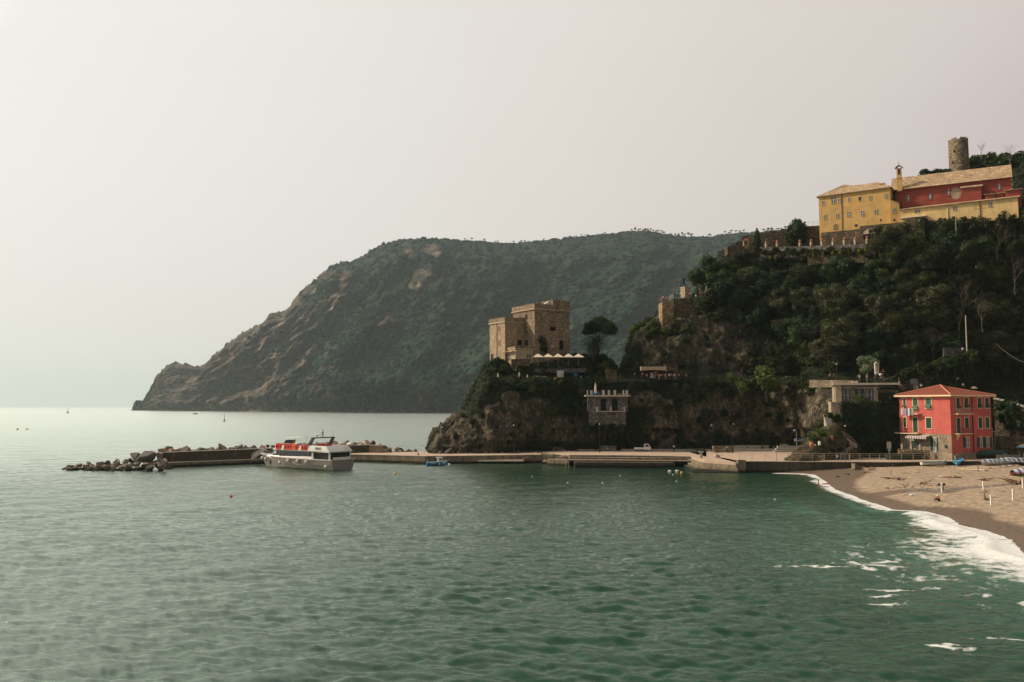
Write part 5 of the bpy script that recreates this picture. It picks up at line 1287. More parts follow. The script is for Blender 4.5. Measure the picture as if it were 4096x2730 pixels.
# ---- low link block between the wing and the church
lf = Fac(pt(3566, 890, 213.8), pt(3600, 890, 213.0))
lnk = thing('convent_link', pt(3584, 895, 214), 'narrow yellow link with a sloping roof between convent and church', 'building')
zl = lf.sz(3585, 812)[1]; z0 = lf.sz(3585, 895)[1]-2
m = MB(); A0, A1 = lf.P(0, 0), lf.P(lf.len+.1, 0)
m.hexa([lf.P(0, z0), lf.P(lf.len, z0), lf.P(lf.len, z0, -6), lf.P(0, z0, -6)], [lf.P(0, zl+.9), lf.P(lf.len, zl), lf.P(lf.len, zl+.3, -6), lf.P(0, zl+1.2, -6)]); m.build('wall', M_YEL, lnk)
m = MB(); m.hexa([lf.P(-.05, zl+.93, .25), lf.P(lf.len+.3, zl-.06, .25), lf.P(lf.len+.3, zl+.3, -6), lf.P(-.05, zl+1.25, -6)], [lf.P(-.05, zl+1.1, .25), lf.P(lf.len+.3, zl+.1, .25), lf.P(lf.len+.3, zl+.45, -6), lf.P(-.05, zl+1.4, -6)]); m.build('roof', M_WOODD, lnk)
window(lnk, lf, *Z7(1045, 833), *Z7(1076, 877), M_YEL2, M_GLASS, bars=1, fw=.08); window(lnk, lf, *Z7(1053, 936), *Z7(1073, 958), M_YEL2, M_BLACK, bars=0, fw=.05)
# ---- church nave
nf = Fac(pt(3583, 800, 217), pt(4046, 760, 204.5)); ND = 9.
ch = thing('red_church', pt(3800, 850, 210), 'long dark red church nave with a big slate roof on the hilltop', 'church')
zn0, zn1 = nf.sz(3588, 753)[1], nf.sz(4046, 714)[1]; ze = (zn0+zn1)/2; zlow = nf.sz(3800, 850)[1]-3
m = MB(); m.prism(footprint(nf, ND), zlow, ze); m.build('wall', M_RED, ch)
zr0 = pt(3604, 714, nf.P(0, 0, -ND/2).y).z; zr1 = pt(4065, 664, nf.P(nf.len, 0, -ND/2).y).z; zrd = (zr0+zr1)/2
def gable_roof(fac, t0, t1, ze, zr, depth, over, mat, par, th=.16, name='roof'):
    m = MB(); A = fac.P(t0, ze-.25, over); B = fac.P(t1, ze-.25, over); C_ = fac.P(t1, zr, -depth/2); D = fac.P(t0, zr, -depth/2); E = fac.P(t1, ze-.25, -depth-over); G = fac.P(t0, ze-.25, -depth-over)
    u = Vector((0, 0, th)); m.hexa([A, B, C_, D], [A+u, B+u, C_+u, D+u]); m.hexa([D, C_, E, G], [D+u*1.01, C_+u*1.01, E+u, G+u]); return m.build(name, mat, par)
rf = gable_roof(nf, -1.1, nf.len+.3, ze, zrd, ND, .7, M_SLATE, ch)
m = MB(); m.tube([nf.P(-1.1, ze-.2, .8), nf.P(nf.len+.3, ze-.2, .8)], .07, 5); m.build('gutter', M_TRIM, ch)
# gable wall with dark and light bands at the right end
t = NT('banded_marble'); v = t.pos(); sp = t.n('ShaderNodeSeparateXYZ'); t.l(v, sp.inputs[0])
fr = t.math('FRACT', t.math('MULTIPLY', sp.outputs[2], .8)); t.bsdf(t.mix(t.math('GREATER_THAN', fr, .5), (.42, .37, .30), (.07, .06, .055)), .7, None, 0, .2); M_BAND = t.m
gp = [nf.P(nf.len+.02, zlow), nf.P(nf.len+.02, zlow, -ND), nf.P(nf.len+.02, ze, -ND), nf.P(nf.len+.02, zrd, -ND/2), nf.P(nf.len+.02, ze, 0)]
m = MB(); m.hexa(gp, [p_+nf.d*.25 for p_ in gp]); m.build('gable_facade', M_BAND, ch)
for x0, y0, x1, y1 in ((1186, 700, 1218, 762), (1404, 682, 1435, 744), (1588, 644, 1619, 706), (2090, 585, 2122, 648)): window(ch, nf, *Z7(x0, y0), *Z7(x1, y1), M_RED, M_GLASS, bars=1, fw=.07)
t0, z0, t1, z1 = nf.rect(*Z7(1622, 623), *Z7(1730, 742)); m = MB(); cpt = ((t0+t1)/2, (z0+z1)/2)
ring = [nf.P(cpt[0]+(t1-t0)/2*math.cos(a)*(1+.06*math.sin(5*a)), cpt[1]+(z1-z0)/2*math.sin(a)*(1+.05*math.cos(3*a))) for a in np.linspace(0, 2*math.pi, 25)[:-1]]
m.hexa([p_-nf.n*.05 for p_ in ring], [p_+nf.n*.012 for p_ in ring]); m.build('bare_stone_patch', M_BEIGE, ch)
# projecting chapel block with its own roof, and the pair of smaller ones
def chapel(x0, x1, ytop, ybot, out, roofy, nm, lab=None, mat=None):
    a, b = Z7(x0, (ytop+ybot)/2), Z7(x1, (ytop+ybot)/2)
    F2 = Fac(nf.P(0, 0, out), nf.P(nf.len, 0, out)); t0 = F2.sz(*a)[0]; t1 = F2.sz(*b)[0]; zt = F2.sz((a[0]+b[0])/2, Z7(0, ytop)[1])[1]; zb_ = F2.sz((a[0]+b[0])/2, Z7(0, ybot)[1])[1]
    m = MB(); nf.slab(m, t0, zb_-2.5, t1, zt, .01, out); o = m.build(nm, mat or M_RED, ch)
    zr_ = zt+roofy; m = MB(); m.hexa([nf.P(t0-.25, zt, out+.4), nf.P(t1+.45, zt, out+.4), nf.P(t1+.45, zr_, .02), nf.P(t0-.25, zr_, .02)], [nf.P(t0-.25, zt+.15, out+.4), nf.P(t1+.45, zt+.15, out+.4), nf.P(t1+.45, zr_+.15, .02), nf.P(t0-.25, zr_+.15, .02)]); m.build('roof', M_SLATE, o)
    return F2
chapel(1730, 1928, 625, 770, 1.7, .85, 'chapel')
F3 = chapel(1968, 2155, 690, 750, 2.0, .5, 'lower_chapel'); window(ch, F3, *Z7(2066, 697), *Z7(2090, 738), M_RED, M_DARKG, bars=0, fw=.05)
F4 = chapel(2165, 2325, 650, 730, 2.3, .2, 'end_porch')
# ---- lower yellow wing in front
wf = Fac(pt(3601, 885, 212.4), pt(4074, 850, 199)); low = thing('lower_convent_wing', pt(3850, 880, 206), 'low pale yellow wing with a lean-to roof below the red church wall', 'building')
zt0, zt1 = wf.sz(3605, 836)[1], wf.sz(4074, 797)[1]; zt = (zt0+zt1)/2; zb_ = wf.sz(3700, 905)[1]-.3; WD = 4.2
m = MB(); m.prism(footprint(wf, WD), zb_, zt); m.build('wall', M_YEL2, low)
m = MB(); u = Vector((0, 0, .14)); A, B, C_, D = wf.P(-.2, zt, .45), wf.P(wf.len+.4, zt, .45), wf.P(wf.len+.4, zt+1.25, -WD-.1), wf.P(-.2, zt+1.25, -WD-.1)
m.hexa([A, B, C_, D], [A+u, B+u, C_+u, D+u]); m.build('roof', M_SLATE, low)
for x0, y0, x1, y1 in ((1268, 848, 1320, 877), (1646, 810, 1684, 853), (1996, 772, 2034, 816)): window(low, wf, *Z7(x0, y0), *Z7(x1, y1), M_YEL2, M_GLASS, bars=1, fw=.07)
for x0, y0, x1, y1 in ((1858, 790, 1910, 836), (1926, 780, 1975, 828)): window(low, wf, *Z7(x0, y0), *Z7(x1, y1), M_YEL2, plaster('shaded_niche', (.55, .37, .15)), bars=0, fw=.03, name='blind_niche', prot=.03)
for x_ in (1592, 1916): t_ = wf.sz(*Z7(x_, 850))[0]; m = MB(); m.tube([wf.P(t_, zb_+1, .1), wf.P(t_, zt, .1)], .09, 6); m.build('drainpipe', M_TRIM if x_ == 1592 else M_DKMETAL, low)
m = MB(); wf.slab(m, wf.sz(*Z7(1130, 930))[0], wf.sz(*Z7(1250, 930))[1], wf.sz(*Z7(1385, 908))[0], wf.sz(*Z7(1250, 915))[1], .01, 1.3); m.build('awning', M_TRIM, low)
# ---- bell gable
bg_ = thing('bell_gable', pt(3598, 735, 216), 'small yellow bell gable with a cross at the left end of the church roof', 'bell tower')
bc = pt(3598, 735, 216); ang = math.atan2(nf.d.y, nf.d.x); zt_ = pt(3598, 675, 216).z
m = MB(); m.box((bc.x, bc.y, (bc.z-2+zt_)/2), (1.15, .9, zt_-bc.z+2), ang); m.box((bc.x, bc.y, bc.z+1.35), (1.35, 1.1, .18), ang); m.build('wall', M_YEL, bg_)
m = MB(); fr_ = Vector((math.cos(ang), math.sin(ang), 0)); n_ = Vector((fr_.y, -fr_.x, 0)); b0 = Vector((bc.x, bc.y, zt_))
m.hexa([b0-fr_*.95+n_*.75, b0+n_*.75+Vector((0, 0, .75)), b0-n_*.75+Vector((0, 0, .75)), b0-fr_*.95-n_*.75], [b0-fr_*.95+n_*.75+Vector((0, 0, .14)), b0+n_*.75+Vector((0, 0, .89)), b0-n_*.75+Vector((0, 0, .89)), b0-fr_*.95-n_*.75+Vector((0, 0, .14))])
m.hexa([b0+n_*.75+Vector((0, 0, .75)), b0+fr_*.95+n_*.75, b0+fr_*.95-n_*.75, b0-n_*.75+Vector((0, 0, .75))], [b0+n_*.75+Vector((0, 0, .88)), b0+fr_*.95+n_*.75+Vector((0, 0, .14)), b0+fr_*.95-n_*.75+Vector((0, 0, .14)), b0-n_*.75+Vector((0, 0, .88))]); m.build('roof', M_SLATE, bg_)
m = MB(); b1 = b0+Vector((0, 0, .85)); m.tube([b1, b1+Vector((0, 0, .95))], .035, 4); m.tube([b1+Vector((-.22, 0, .65)), b1+Vector((.22, 0, .65))], .03, 4); m.build('cross', M_DKMETAL, bg_)
m = MB(); m.box((bc.x+n_.x*.47, bc.y+n_.y*.47, zt_-1.0), (.5, .06, 1.3), ang); m.build('bell_opening', M_DARKG, bg_)
# ---- round tower
tb = pt(3837, 684, 250); zt_ = pt(3837, 566, 250).z
tw = thing('round_tower', tb, 'ruined round stone watchtower standing on the hilltop', 'tower')
m = MB(); n = 36; prof = [(2.85, tb.z-3), (2.85, tb.z), (2.72, tb.z+1.6), (2.66, zt_-.2)]; vs = []
for r_, z_ in prof:
    for k in range(n): a = 2*math.pi*k/n; vs.append((tb.x+r_*math.cos(a), tb.y+r_*math.sin(a), z_))
cren = [zt_+(.55 if (k//2) % 3 != 0 else -.05)+gq.uniform(-.15, .15) for k in range(n)]
for k in range(n): a = 2*math.pi*k/n; vs.append((tb.x+2.66*math.cos(a), tb.y+2.66*math.sin(a), cren[k]))
for k in range(n): a = 2*math.pi*k/n; vs.append((tb.x+2.1*math.cos(a), tb.y+2.1*math.sin(a), cren[k]))
for k in range(n): a = 2*math.pi*k/n; vs.append((tb.x+2.1*math.cos(a), tb.y+2.1*math.sin(a), zt_-1.2))
fs = [(i*n+k, i*n+(k+1) % n, (i+1)*n+(k+1) % n, (i+1)*n+k) for i in range(6) for k in range(n) if i < 6]+[tuple(6*n+k for k in range(n))]
m.add(vs, [f for f in fs if max(f) < len(vs)]); m.build('wall', masonry('tower_stone', (.13, .095, .065), (.40, .31, .21), 1.7, (.12, .09, .06), 2., .12, .45), tw)
for px, py, w_, h_ in ((3818, 606, .5, .75), (3813, 652, .55, .5)):
    q = pt(px, py, 250-2.45); m = MB(); m.box(q+Vector((.0, .1, 0)), (w_, .5, h_), R(-20)); m.build('slit_window', M_BLACK, tw)
# ================================================================ convent garden terraces
gwall = Fac(pt(2965, 985, 236), pt(3285, 960, 229))
m = MB(); cols = [(2966, 945), (3010, 940), (3060, 930), (3110, 922), (3160, 915), (3220, 906), (3281, 903)]
for (xa, ya), (xb, yb) in zip(cols[:-1], cols[1:]):
    ta, za = gwall.sz(xa, ya); tb2, zb2 = gwall.sz(xb, yb); z0 = gwall.sz(xa, 1015)[1]
    m.hexa([gwall.P(ta, z0, 0), gwall.P(tb2, z0, 0), gwall.P(tb2, z0, -.7), gwall.P(ta, z0, -.7)], [gwall.P(ta, za, 0), gwall.P(tb2, zb2, 0), gwall.P(tb2, zb2, -.7), gwall.P(ta, za, -.7)])
single('garden_wall', m, M_WALL, 'high old stone garden wall left of the yellow convent', 'wall')
aw = Fac(pt(3282, 960, 224.2), pt(3700, 890, 209)); m = MB()
def strip(fac, pts_, ybot, o0, o1):
    for (xa, ya), (xb, yb) in zip(pts_[:-1], pts_[1:]):
        ta, za = fac.sz(xa, ya); tb2, zb2 = fac.sz(xb, yb); z0 = min(fac.sz(xa, ybot)[1], fac.sz(xb, ybot)[1])
        m.hexa([fac.P(ta, z0, o1), fac.P(tb2, z0, o1), fac.P(tb2, z0, o0), fac.P(ta, z0, o0)], [fac.P(ta, za, o1), fac.P(tb2, zb2, o1), fac.P(tb2, zb2, o0), fac.P(ta, za, o0)])
strip(aw, [(3284, 932), (3350, 926), (3440, 917)], 985, -1, 0)
strip(aw, [(3444, 909), (3560, 898), (3700, 884)], 975, -2, 1.2)
at_w = single('arch_wall', m, M_WALL, 'dark stone terrace wall with an arch below the yellow convent', 'wall')
at_w_e = at_w
t0, z0, t1, z1 = aw.rect(3457, 918, 3516, 960); m = MB(); m2 = MB(); mid = (t0+t1)/2; hw = (t1-t0)/2; zs = z1-1.6
arc = [aw.P(mid+hw*math.cos(a), zs+1.6*math.sin(a)) for a in np.linspace(0, math.pi, 13)]
m.hexa([p_+aw.n*1.19 for p_ in [aw.P(mid-hw, z0), aw.P(mid+hw, z0)]+arc], [p_+aw.n*1.23 for p_ in [aw.P(mid-hw, z0), aw.P(mid+hw, z0)]+arc]); o = m.build('arched_opening', M_BLACK, at_w)
arc2 = [aw.P(mid+hw*.97*math.cos(a), zs+.3+1.25*math.sin(a)) for a in np.linspace(0, math.pi, 13)]; m2.hexa([p_+aw.n*1.22 for p_ in arc2], [p_+aw.n*1.26 for p_ in arc2]); m2.build('plaster_lunette', M_CASTLE2, at_w)
m3 = MB(); aw.pslab(m3, 3480, 921, 3497, 936, 1.27, 1.3); m3.build('window', M_BLACK, at_w)
railing([pt(3232, 905, 229), pt(3270, 903, 228)], 1.1, 'garden_railing', 'thin railing on the garden wall at the left edge of the yellow convent', M_DKMETAL, 2, 1.2, .025)
lowf = Fac(pt(3055, 1000, 229), pt(3475, 985, 213.5))
m = MB(); strip(lowf, [(3040, 990), (3140, 987), (3240, 984), (3340, 980), (3480, 974)], 1024, -1.2, 0); single('garden_terrace_wall', m, M_GREY, 'low terrace wall carrying the row of garden pillars', 'wall')
lf2 = Fac(pt(3230, 1030, 220.5), pt(3470, 1015, 212)); m = MB(); strip(lf2, [(3230, 1024), (3360, 1017), (3472, 1012)], 1050, -1, 0); single('garden_terrace_wall', m, M_WALL, 'lowest thin terrace wall behind the yellow shrubs', 'wall')
for k, px in enumerate((3064, 3108, 3199, 3244, 3287, 3332, 3377, 3421, 3468)):
    py = 991-k*2.1; p = lowf.at(px, py)-lowf.n*.25
    e = thing('garden_pillar', p, 'stone pillar with an orange jar on top along the garden terrace', 'pillar', 'pillars with jars on the garden terrace')
    m = MB(); m.box(p+Vector((0, 0, .45)), (.55, .55, 1.3), .4); m.build('post', M_BEIGE, e)
    m = MB(); m.lathe(p+Vector((0, 0, 1.1)), [(.16, 0), (.3, .25), (.3, .45), (.15, .7), (.06, .8)], 10); m.build('jar', M_TERRA, e)
p = pt(2984, 990, 234); e = thing('garden_shrine', p, 'small roofed stone shrine at the left end of the garden terrace', 'shrine')
m = MB(); m.box(p+Vector((-.6, 0, .7)), (.3, .5, 2.2)); m.box(p+Vector((.6, 0, .7)), (.3, .5, 2.2)); m.box(p+Vector((0, .15, .3)), (.9, .3, 1.)); m.build('pillars', M_BEIGE, e)
m = MB(); m.hexa([p+Vector((-1, -.5, 1.8)), p+Vector((1, -.5, 1.8)), p+Vector((1, .5, 1.8)), p+Vector((-1, .5, 1.8))], [p+Vector((-.3, -.2, 2.4)), p+Vector((.3, -.2, 2.4)), p+Vector((.3, .2, 2.4)), p+Vector((-.3, .2, 2.4))]); m.build('roof', M_TERRA, e)
m = MB(); f_ = Fac(pt(2910, 1000, 233), pt(2975, 1000, 233)); f_.pslab(m, 2910, 986, 2978, 1020, -3, 0); single('corner_bastion', m, M_WALL, 'low flat stone bastion at the far left end of the garden', 'wall')
# utility pole in the wood, pole near the convent, cables
def pole(px, yb, yt, Y, r, label, nm='utility_pole', mat=None):
    b = pt(px, yb, Y); t_ = pt(px-6, yt, Y); m = MB(); m.tube([b-Vector((0, 0, 1)), t_], [r, r*.6], 8); return single(nm, m, mat or M_CONC, label, 'pole', loc=b)
pole(3868, 1412, 1262, 195, .17, 'pale concrete utility pole rising out of the dark wood')
pole(3826, 945, 835, 204, .10, 'thin pale pole in front of the lower yellow wall', mat=M_CONCG)
def cable(a, b, sag, r, label, nm='cable'):
    a, b = Vector(a), Vector(b); m = MB(); m.tube([a.lerp(b, k/12)-Vector((0, 0, sag*4*(k/12)*(1-k/12))) for k in range(13)], r, 4); return single(nm, m, M_CONCG, label, 'cable', loc=a)
cable(pt(3985, 1375, 190), pt(4120, 1455, 178), .8, .018, 'pale cable crossing the dark wood at the right edge')

# ================================================================ terrace house with the big windows
tf = Fac(pt(3342, 1605, 180), pt(3522, 1605, 177.5))
th = thing('terrace_house', pt(3430, 1660, 180), 'flat-roofed stone terrace house with big windows left of the coral house', 'house')
zf = tf.sz(3430, 1611)[1]; zr = tf.sz(3430, 1541)[1]; L = tf.len
m = MB(); tf.slab(m, .0, zf, L, zr, -9, -1.6); tf.pslab(m, 3342, 1543, 3367, 1608, -1.6, 0); m.build('wall', M_BEIGE, th)
tf.pslab(mc := MB(), 3497, 1548, 3508, 1607, -1.4, -.2); mc.build('column', M_CONC, th)
m = MB(); tf.slab(m, -.5, zr+.003, L+3.8, zr+.42, -9.5, .6); m.build('roof_slab', M_CONC, th)
m = MB(); tf.slab(m, -.8, zf-.35, L+.2, zf-.003, -1.6, 1.0); m.build('terrace_slab', M_CONC, th)
bk = Fac(tf.P(0, 0, -1.58), tf.P(L, 0, -1.58))
for x0, x1 in ((3369, 3383), (3385, 3399), (3462, 3476), (3478, 3494)):
    window(th, bk, x0, 1558, x1, 1604, M_WOODD, M_GLASS, bars=1, fw=.06, prot=.05)
window(th, bk, 3420, 1556, 3455, 1604, M_WOODD, M_DARKG, bars=1, fw=.06, prot=.05)
m = MB(); bk.pslab(m, 3370, 1545, 3402, 1557, .06, .35); m.build('fascia', M_CONCG, th)
m = MB(); bk.pslab(m, 3418, 1550, 3516, 1555, .02, 1.2); m.build('awning', simple('grey_awning', (.33, .28, .23), .8), th)
plant('b1', tf.P(tf.sz(3438, 1600)[0], zf, .3), 1.35, 1., 'green potted shrub on the terrace in front of the glass', 'bush', None, .9)
plant('b0', tf.P(tf.sz(3462, 1600)[0], zf, .4), 1.0, 2., 'smaller green shrub beside the potted one on the terrace', 'bush', None, .8)
# stone parapet wall along the road above and pier under the terrace
m = MB(); pf = Fac(pt(3236, 1545, 184), pt(3345, 1545, 181.5)); strip(pf, [(3236, 1520), (3345, 1522)], 1550, -.6, 0)
pf2 = Fac(pt(3345, 1530, 185.5), pt(3432, 1530, 184)); strip(pf2, [(3343, 1521), (3431, 1524)], 1546, -.6, 0); single('parapet_wall', m, M_BEIGE, 'pale stone parapet of the road running above the terrace house', 'wall')
m = MB(); m.tube([pt(3345, 1523, 186), pt(3600, 1538, 184)], .12, 5); 
m = MB(); qf = Fac(pt(3325, 1660, 177.5), pt(3371, 1660, 177)); qf.pslab(m, 3325, 1615, 3371, 1700, -4, 0); qf.pslab(m, 3322, 1608, 3374, 1615, -4.3, .4); single('stone_pier', m, M_BEIGE, 'square pale stone pier under the left end of the terrace', 'pier')
m = MB(); q = qf.P(qf.sz(3348, 1620)[0], qf.sz(3348, 1621)[1], .05); m.box(q, (.55, .05, .5)); single('blue_notice', m, simple('pale_blue_sign', (.35, .5, .65), .5), 'small pale blue notice on the stone pier', 'sign')
# ivy-covered wall under the terrace
iv = thing('ivy_wall', pt(3470, 1830, 176), 'tall wall covered in dark ivy under the terrace house', 'wall')
m = MB(); ivf = Fac(pt(3372, 1830, 176.5), pt(3600, 1830, 175)); ivf.pslab(m, 3372, 1612, 3520, 1845, -6, 0); ivf.pslab(m, 3520, 1560, 3604, 1845, -7, -1.); m.build('wall', M_WALL, iv)
gi = np.random.default_rng(33); n = 9000; t_ = gi.random(n)*(ivf.len+.4)-.2; zz_ = 1.9+gi.random(n)*13.5
lim = np.where(t_ < ivf.sz(3520, 1700)[0], ivf.sz(3440, 1614)[1], ivf.sz(3560, 1560)[1]); ok = zz_ < lim+gi.random(n)*.4; t_, zz_ = t_[ok], zz_[ok]; n = len(t_)
out = .15+.75*np.clip(.35+fbm(t_/1.6, zz_/1.6, 0*t_, 3, 301), 0, 1)+gi.random(n)*.15 - np.where(t_ > ivf.sz(3520, 1700)[0], 1.0, 0)
pI = np.array([ivf.a.x, ivf.a.y, 0])+t_[:, None]*np.array(ivf.d)+out[:, None]*np.array(ivf.n); pI[:, 2] = zz_
nn = np.array(ivf.n)+gi.normal(size=(n, 3))*.6; nn /= np.linalg.norm(nn, axis=1, keepdims=True); a = np.cross(nn, gi.normal(size=(n, 3))); a /= np.linalg.norm(a, axis=1, keepdims=True); b = np.cross(nn, a); s = (.12+.2*gi.random(n))[:, None]
o = bpy.data.objects.new('ivy', quads_mesh('ivy', np.stack([pI-a*s, pI-b*s, pI+a*s, pI+b*s+nn*s*.3], 1)-np.array(iv.location), L_DARK)); COL.objects.link(o); o.parent = iv
# road edge wall that climbs to the right above the coral house
m = MB(); rp = [(3600, 1500, 189), (3680, 1472, 190), (3760, 1447, 191), (3840, 1424, 192), (3910, 1410, 193)]
for (xa, ya, Ya), (xb, yb, Yb) in zip(rp[:-1], rp[1:]):
    A, B = pt(xa, ya, Ya), pt(xb, yb, Yb); dz = Vector((0, 0, -2.0)); bk_ = Vector((0, 1.0, 0)); m.hexa([A+dz, B+dz, B+dz+bk_, A+dz+bk_], [A, B, B+bk_, A+bk_])
single('ramp_wall', m, M_GREY, 'dark stone wall of the ramp climbing to the right above the coral house', 'wall')
m = MB(); m.tube([pt(3530, 1523, 187), pt(3600, 1498, 188.9), pt(3680, 1470, 189.9), pt(3760, 1445, 190.9), pt(3840, 1422, 191.9), pt(3910, 1408, 192.9)], .09, 5); single('handrail', m, simple('rust_rail', (.30, .19, .11), .7), 'brown handrail running up the edge of the ramp', 'handrail')
m = MB(); f_ = Fac(pt(3775, 1420, 196), pt(3850, 1412, 196)); f_.pslab(m, 3775, 1392, 3852, 1425, -.4, 0); single('concrete_wall', m, M_GREY, 'short grey concrete wall behind the person on the ramp', 'wall')
for k in range(9):
    px = 3612+k*34; plant('b2' if k % 2 else 'b0', pt(px, 1520-(px-3600)*.27, 188.2), 1.5+.5*((k*7) % 3)/2, k, 'dark bush below the ramp wall above the coral house', 'bush', 'bushes below the ramp wall')
for k in range(8): plant('b2', pt(2350+k*23, 1722+8*(k % 2), 203.6), 1.5, k, 'dark bush under the base wall of the small villa', 'bush', 'bushes under the villa')
# shrine, cross, fence and gate beside the road
b0 = pt(3507, 1494, 187); e = thing('road_shrine', b0, 'white roadside shrine with a niche for a statue', 'shrine')
m = MB(); m.box(b0+Vector((0, 0, .3)), (.75, .6, 1.0)); m.box(b0+Vector((-.36, 0, 1.45)), (.15, .6, 1.3)); m.box(b0+Vector((.36, 0, 1.45)), (.15, .6, 1.3)); m.box(b0+Vector((0, .26, 1.45)), (.57, .08, 1.3)); m.build('body', M_CONC, e)
m = MB(); m.hexa([b0+Vector((-.5, -.32, 2.1)), b0+Vector((.5, -.32, 2.1)), b0+Vector((.5, .32, 2.1)), b0+Vector((-.5, .32, 2.1))], [b0+Vector((-.02, -.32, 2.5)), b0+Vector((.02, -.32, 2.5)), b0+Vector((.02, .32, 2.5)), b0+Vector((-.02, .32, 2.5))]); m.build('roof', M_CONC, e)
m = MB(); m.lathe(b0+Vector((0, .05, .8)), [(.14, 0), (.12, .5), (.05, .75), (.08, .85), (.02, 1.)], 8); m.build('figure', M_WHITE, e)
b0 = pt(3533, 1518, 186); m = MB(); m.tube([b0, b0+Vector((0, 0, 2.3))], .06, 5); m.tube([b0+Vector((-.55, 0, 1.7)), b0+Vector((.55, 0, 1.7))], .05, 5); single('wayside_cross', m, simple('rust_iron', (.22, .15, .10), .7), 'thin iron cross right of the roadside shrine', 'cross')
b0 = pt(3522, 1498, 186.3); m = MB(); m.lathe(b0, [(.05, -1), (.05, -.3), (.3, -.2), (.3, .1), (.1, .2)], 12); single('round_plaque', m, M_WHITE, 'small white plaque beside the roadside shrine', 'sign')
railing([pt(3426, 1523, 184.5), pt(3480, 1524, 184), pt(3530, 1524, 184)], 1.1, 'road_fence', 'dark barred fence on the road above the terrace house', M_DKMETAL, 2, .45, .03, cat='fence')
# grey garden gate and picket fence left of the coral roof
e = thing('garden_gate', pt(3655, 1560, 182), 'tall grey iron gate at the top of the steps left of the coral roof', 'gate')
gf = Fac(pt(3641, 1560, 182), pt(3672, 1560, 181.5)); t0, z0, t1, z1 = gf.rect(3642, 1520, 3671, 1560); m = MB()
for k in range(9): tt_ = t0+(t1-t0)*k/8; m.tube([gf.P(tt_, z0), gf.P(tt_, z1+.25*math.sin(k/8*math.pi))], .022, 4)
m.tube([gf.P(t0, z0+.05), gf.P(t1, z0+.05)], .03, 4); m.tube([gf.P(t0, z1), gf.P(t1, z1)], .03, 4); m.build('bars', M_METAL, e)
e = thing('picket_fence', gf.P(t1, z0, .4), 'short pale picket fence beside the grey iron gate', 'fence'); m = MB(); t0, z0, t1, z1 = gf.rect(3652, 1545, 3674, 1563)
for k in range(7): gf.slab(m, t0+(t1-t0)*k/7, z0, t0+(t1-t0)*(k+.5)/7, z1, .3, .35)
m.build('pickets', M_CONC, e)
m = MB(); f_ = Fac(pt(3560, 1650, 181), pt(3700, 1650, 181)); f_.pslab(m, 3600, 1562, 3720, 1680, -3, 0); f_.pslab(m, 3604, 1538, 3650, 1562, -2, .3); single('terrace_wall', m, M_WALL, 'dark stone wall between the terrace house and the coral house', 'wall')

# ================================================================ the coral house
hc = pt(3809, 1840, 165); lc = Vector((hc.x-.47*11.3, hc.y+.883*11.3, 0)); rc_ = Vector((hc.x+.883*12.6, hc.y+.47*12.6, 0))
LF = Fac(lc, hc); RF = Fac(hc, rc_)
ho = thing('coral_house', Vector((hc.x, hc.y, 2.2)), 'three-storey coral red house with a hipped tile roof beside the beach', 'house')
zE = RF.sz(3880, 1587)[1]; zS = LF.sz(3760, 1737)[1]; base = .4
bk_ = lc+(rc_-hc); corners = [hc, rc_, bk_, lc]
m = MB(); m.prism(corners, zS, zE); m.build('upper_wall', M_CORAL, ho)
zS2 = RF.sz(3880, 1811)[1]
m = MB(); m.prism([hc-RF.n*.015+LF.n*(-.015), rc_, bk_, lc+(rc_-hc)*.0], base, zS-.003); lw = m.build('ground_floor', M_CRAZY, ho)
m = MB(); RF.slab(m, .02, zS2, RF.len, zS, -.05, .006); m.build('ground_floor_render', M_CORAL, ho)
# roof
ov = .75; e3 = [Vector((q.x, q.y, zE)) for q in (hc+(LF.n+RF.n)*ov, rc_+(RF.n-LF.n)*ov, bk_-(LF.n+RF.n)*ov, lc+(LF.n-RF.n)*ov)]
m = MB(); m.hexa(e3, [q+Vector((0, 0, .3)) for q in e3]); m.build('eaves', M_TRIM, ho)
cen = (hc+rc_+bk_+lc)/4; zr = pt(3787, 1546, 173).z; rdg = (rc_-hc).normalized()
top = [Vector((cen.x, cen.y, zr))-rdg*1.0, Vector((cen.x, cen.y, zr))+rdg*1.0]; ee = [q+Vector((0, 0, .304)) for q in e3]
m = MB(); m.add(ee+top, [(0, 1, 5, 4), (1, 2, 5), (2, 3, 4, 5), (3, 0, 4)]); rr_ = m.build('roof', M_TILE, ho)
for a_, b_ in ((ee[0], top[0]), (ee[1], top[1]), (ee[3], top[0]), (ee[2], top[1])):
    m = MB(); m.tube([a_+Vector((0, 0, .05)), b_+Vector((0, 0, .07))], .13, 6); m.build('ridge_tiles', simple('ridge_tile', (.52, .20, .12), .8), rr_)
m = MB(); m.tube([top[0]+Vector((0, 0, .05)), top[1]+Vector((0, 0, .05))], .13, 6); m.build('ridge_tiles', simple('ridge_tile', (.52, .20, .12), .8), rr_)
Z8 = lambda x, y: (3150+x/2.487, 1400+y/2.487)
def hwin(fac, x0, y0, x1, y1, **k): return window(ho, fac, *Z8(x0, y0), *Z8(x1, y1), M_TRIM, **k)
for (x0, y0, x1, y1), kw in (((1152, 484, 1177, 578), dict(shutter=M_SHUT, open_sh=1)), ((1248, 482, 1298, 600), dict(shutter=M_SHUTL, open_sh=1)), ((1374, 480, 1430, 582), dict(shutter=M_SHUTL, open_sh=1)),
                          ((1157, 672, 1184, 768), dict(shutter=M_SHUT)), ((1250, 672, 1297, 820), dict(shutter=M_SHUT)), ((1379, 676, 1433, 782), dict(shutter=M_SHUT))):
    hwin(LF, x0, y0, x1, y1, **kw)
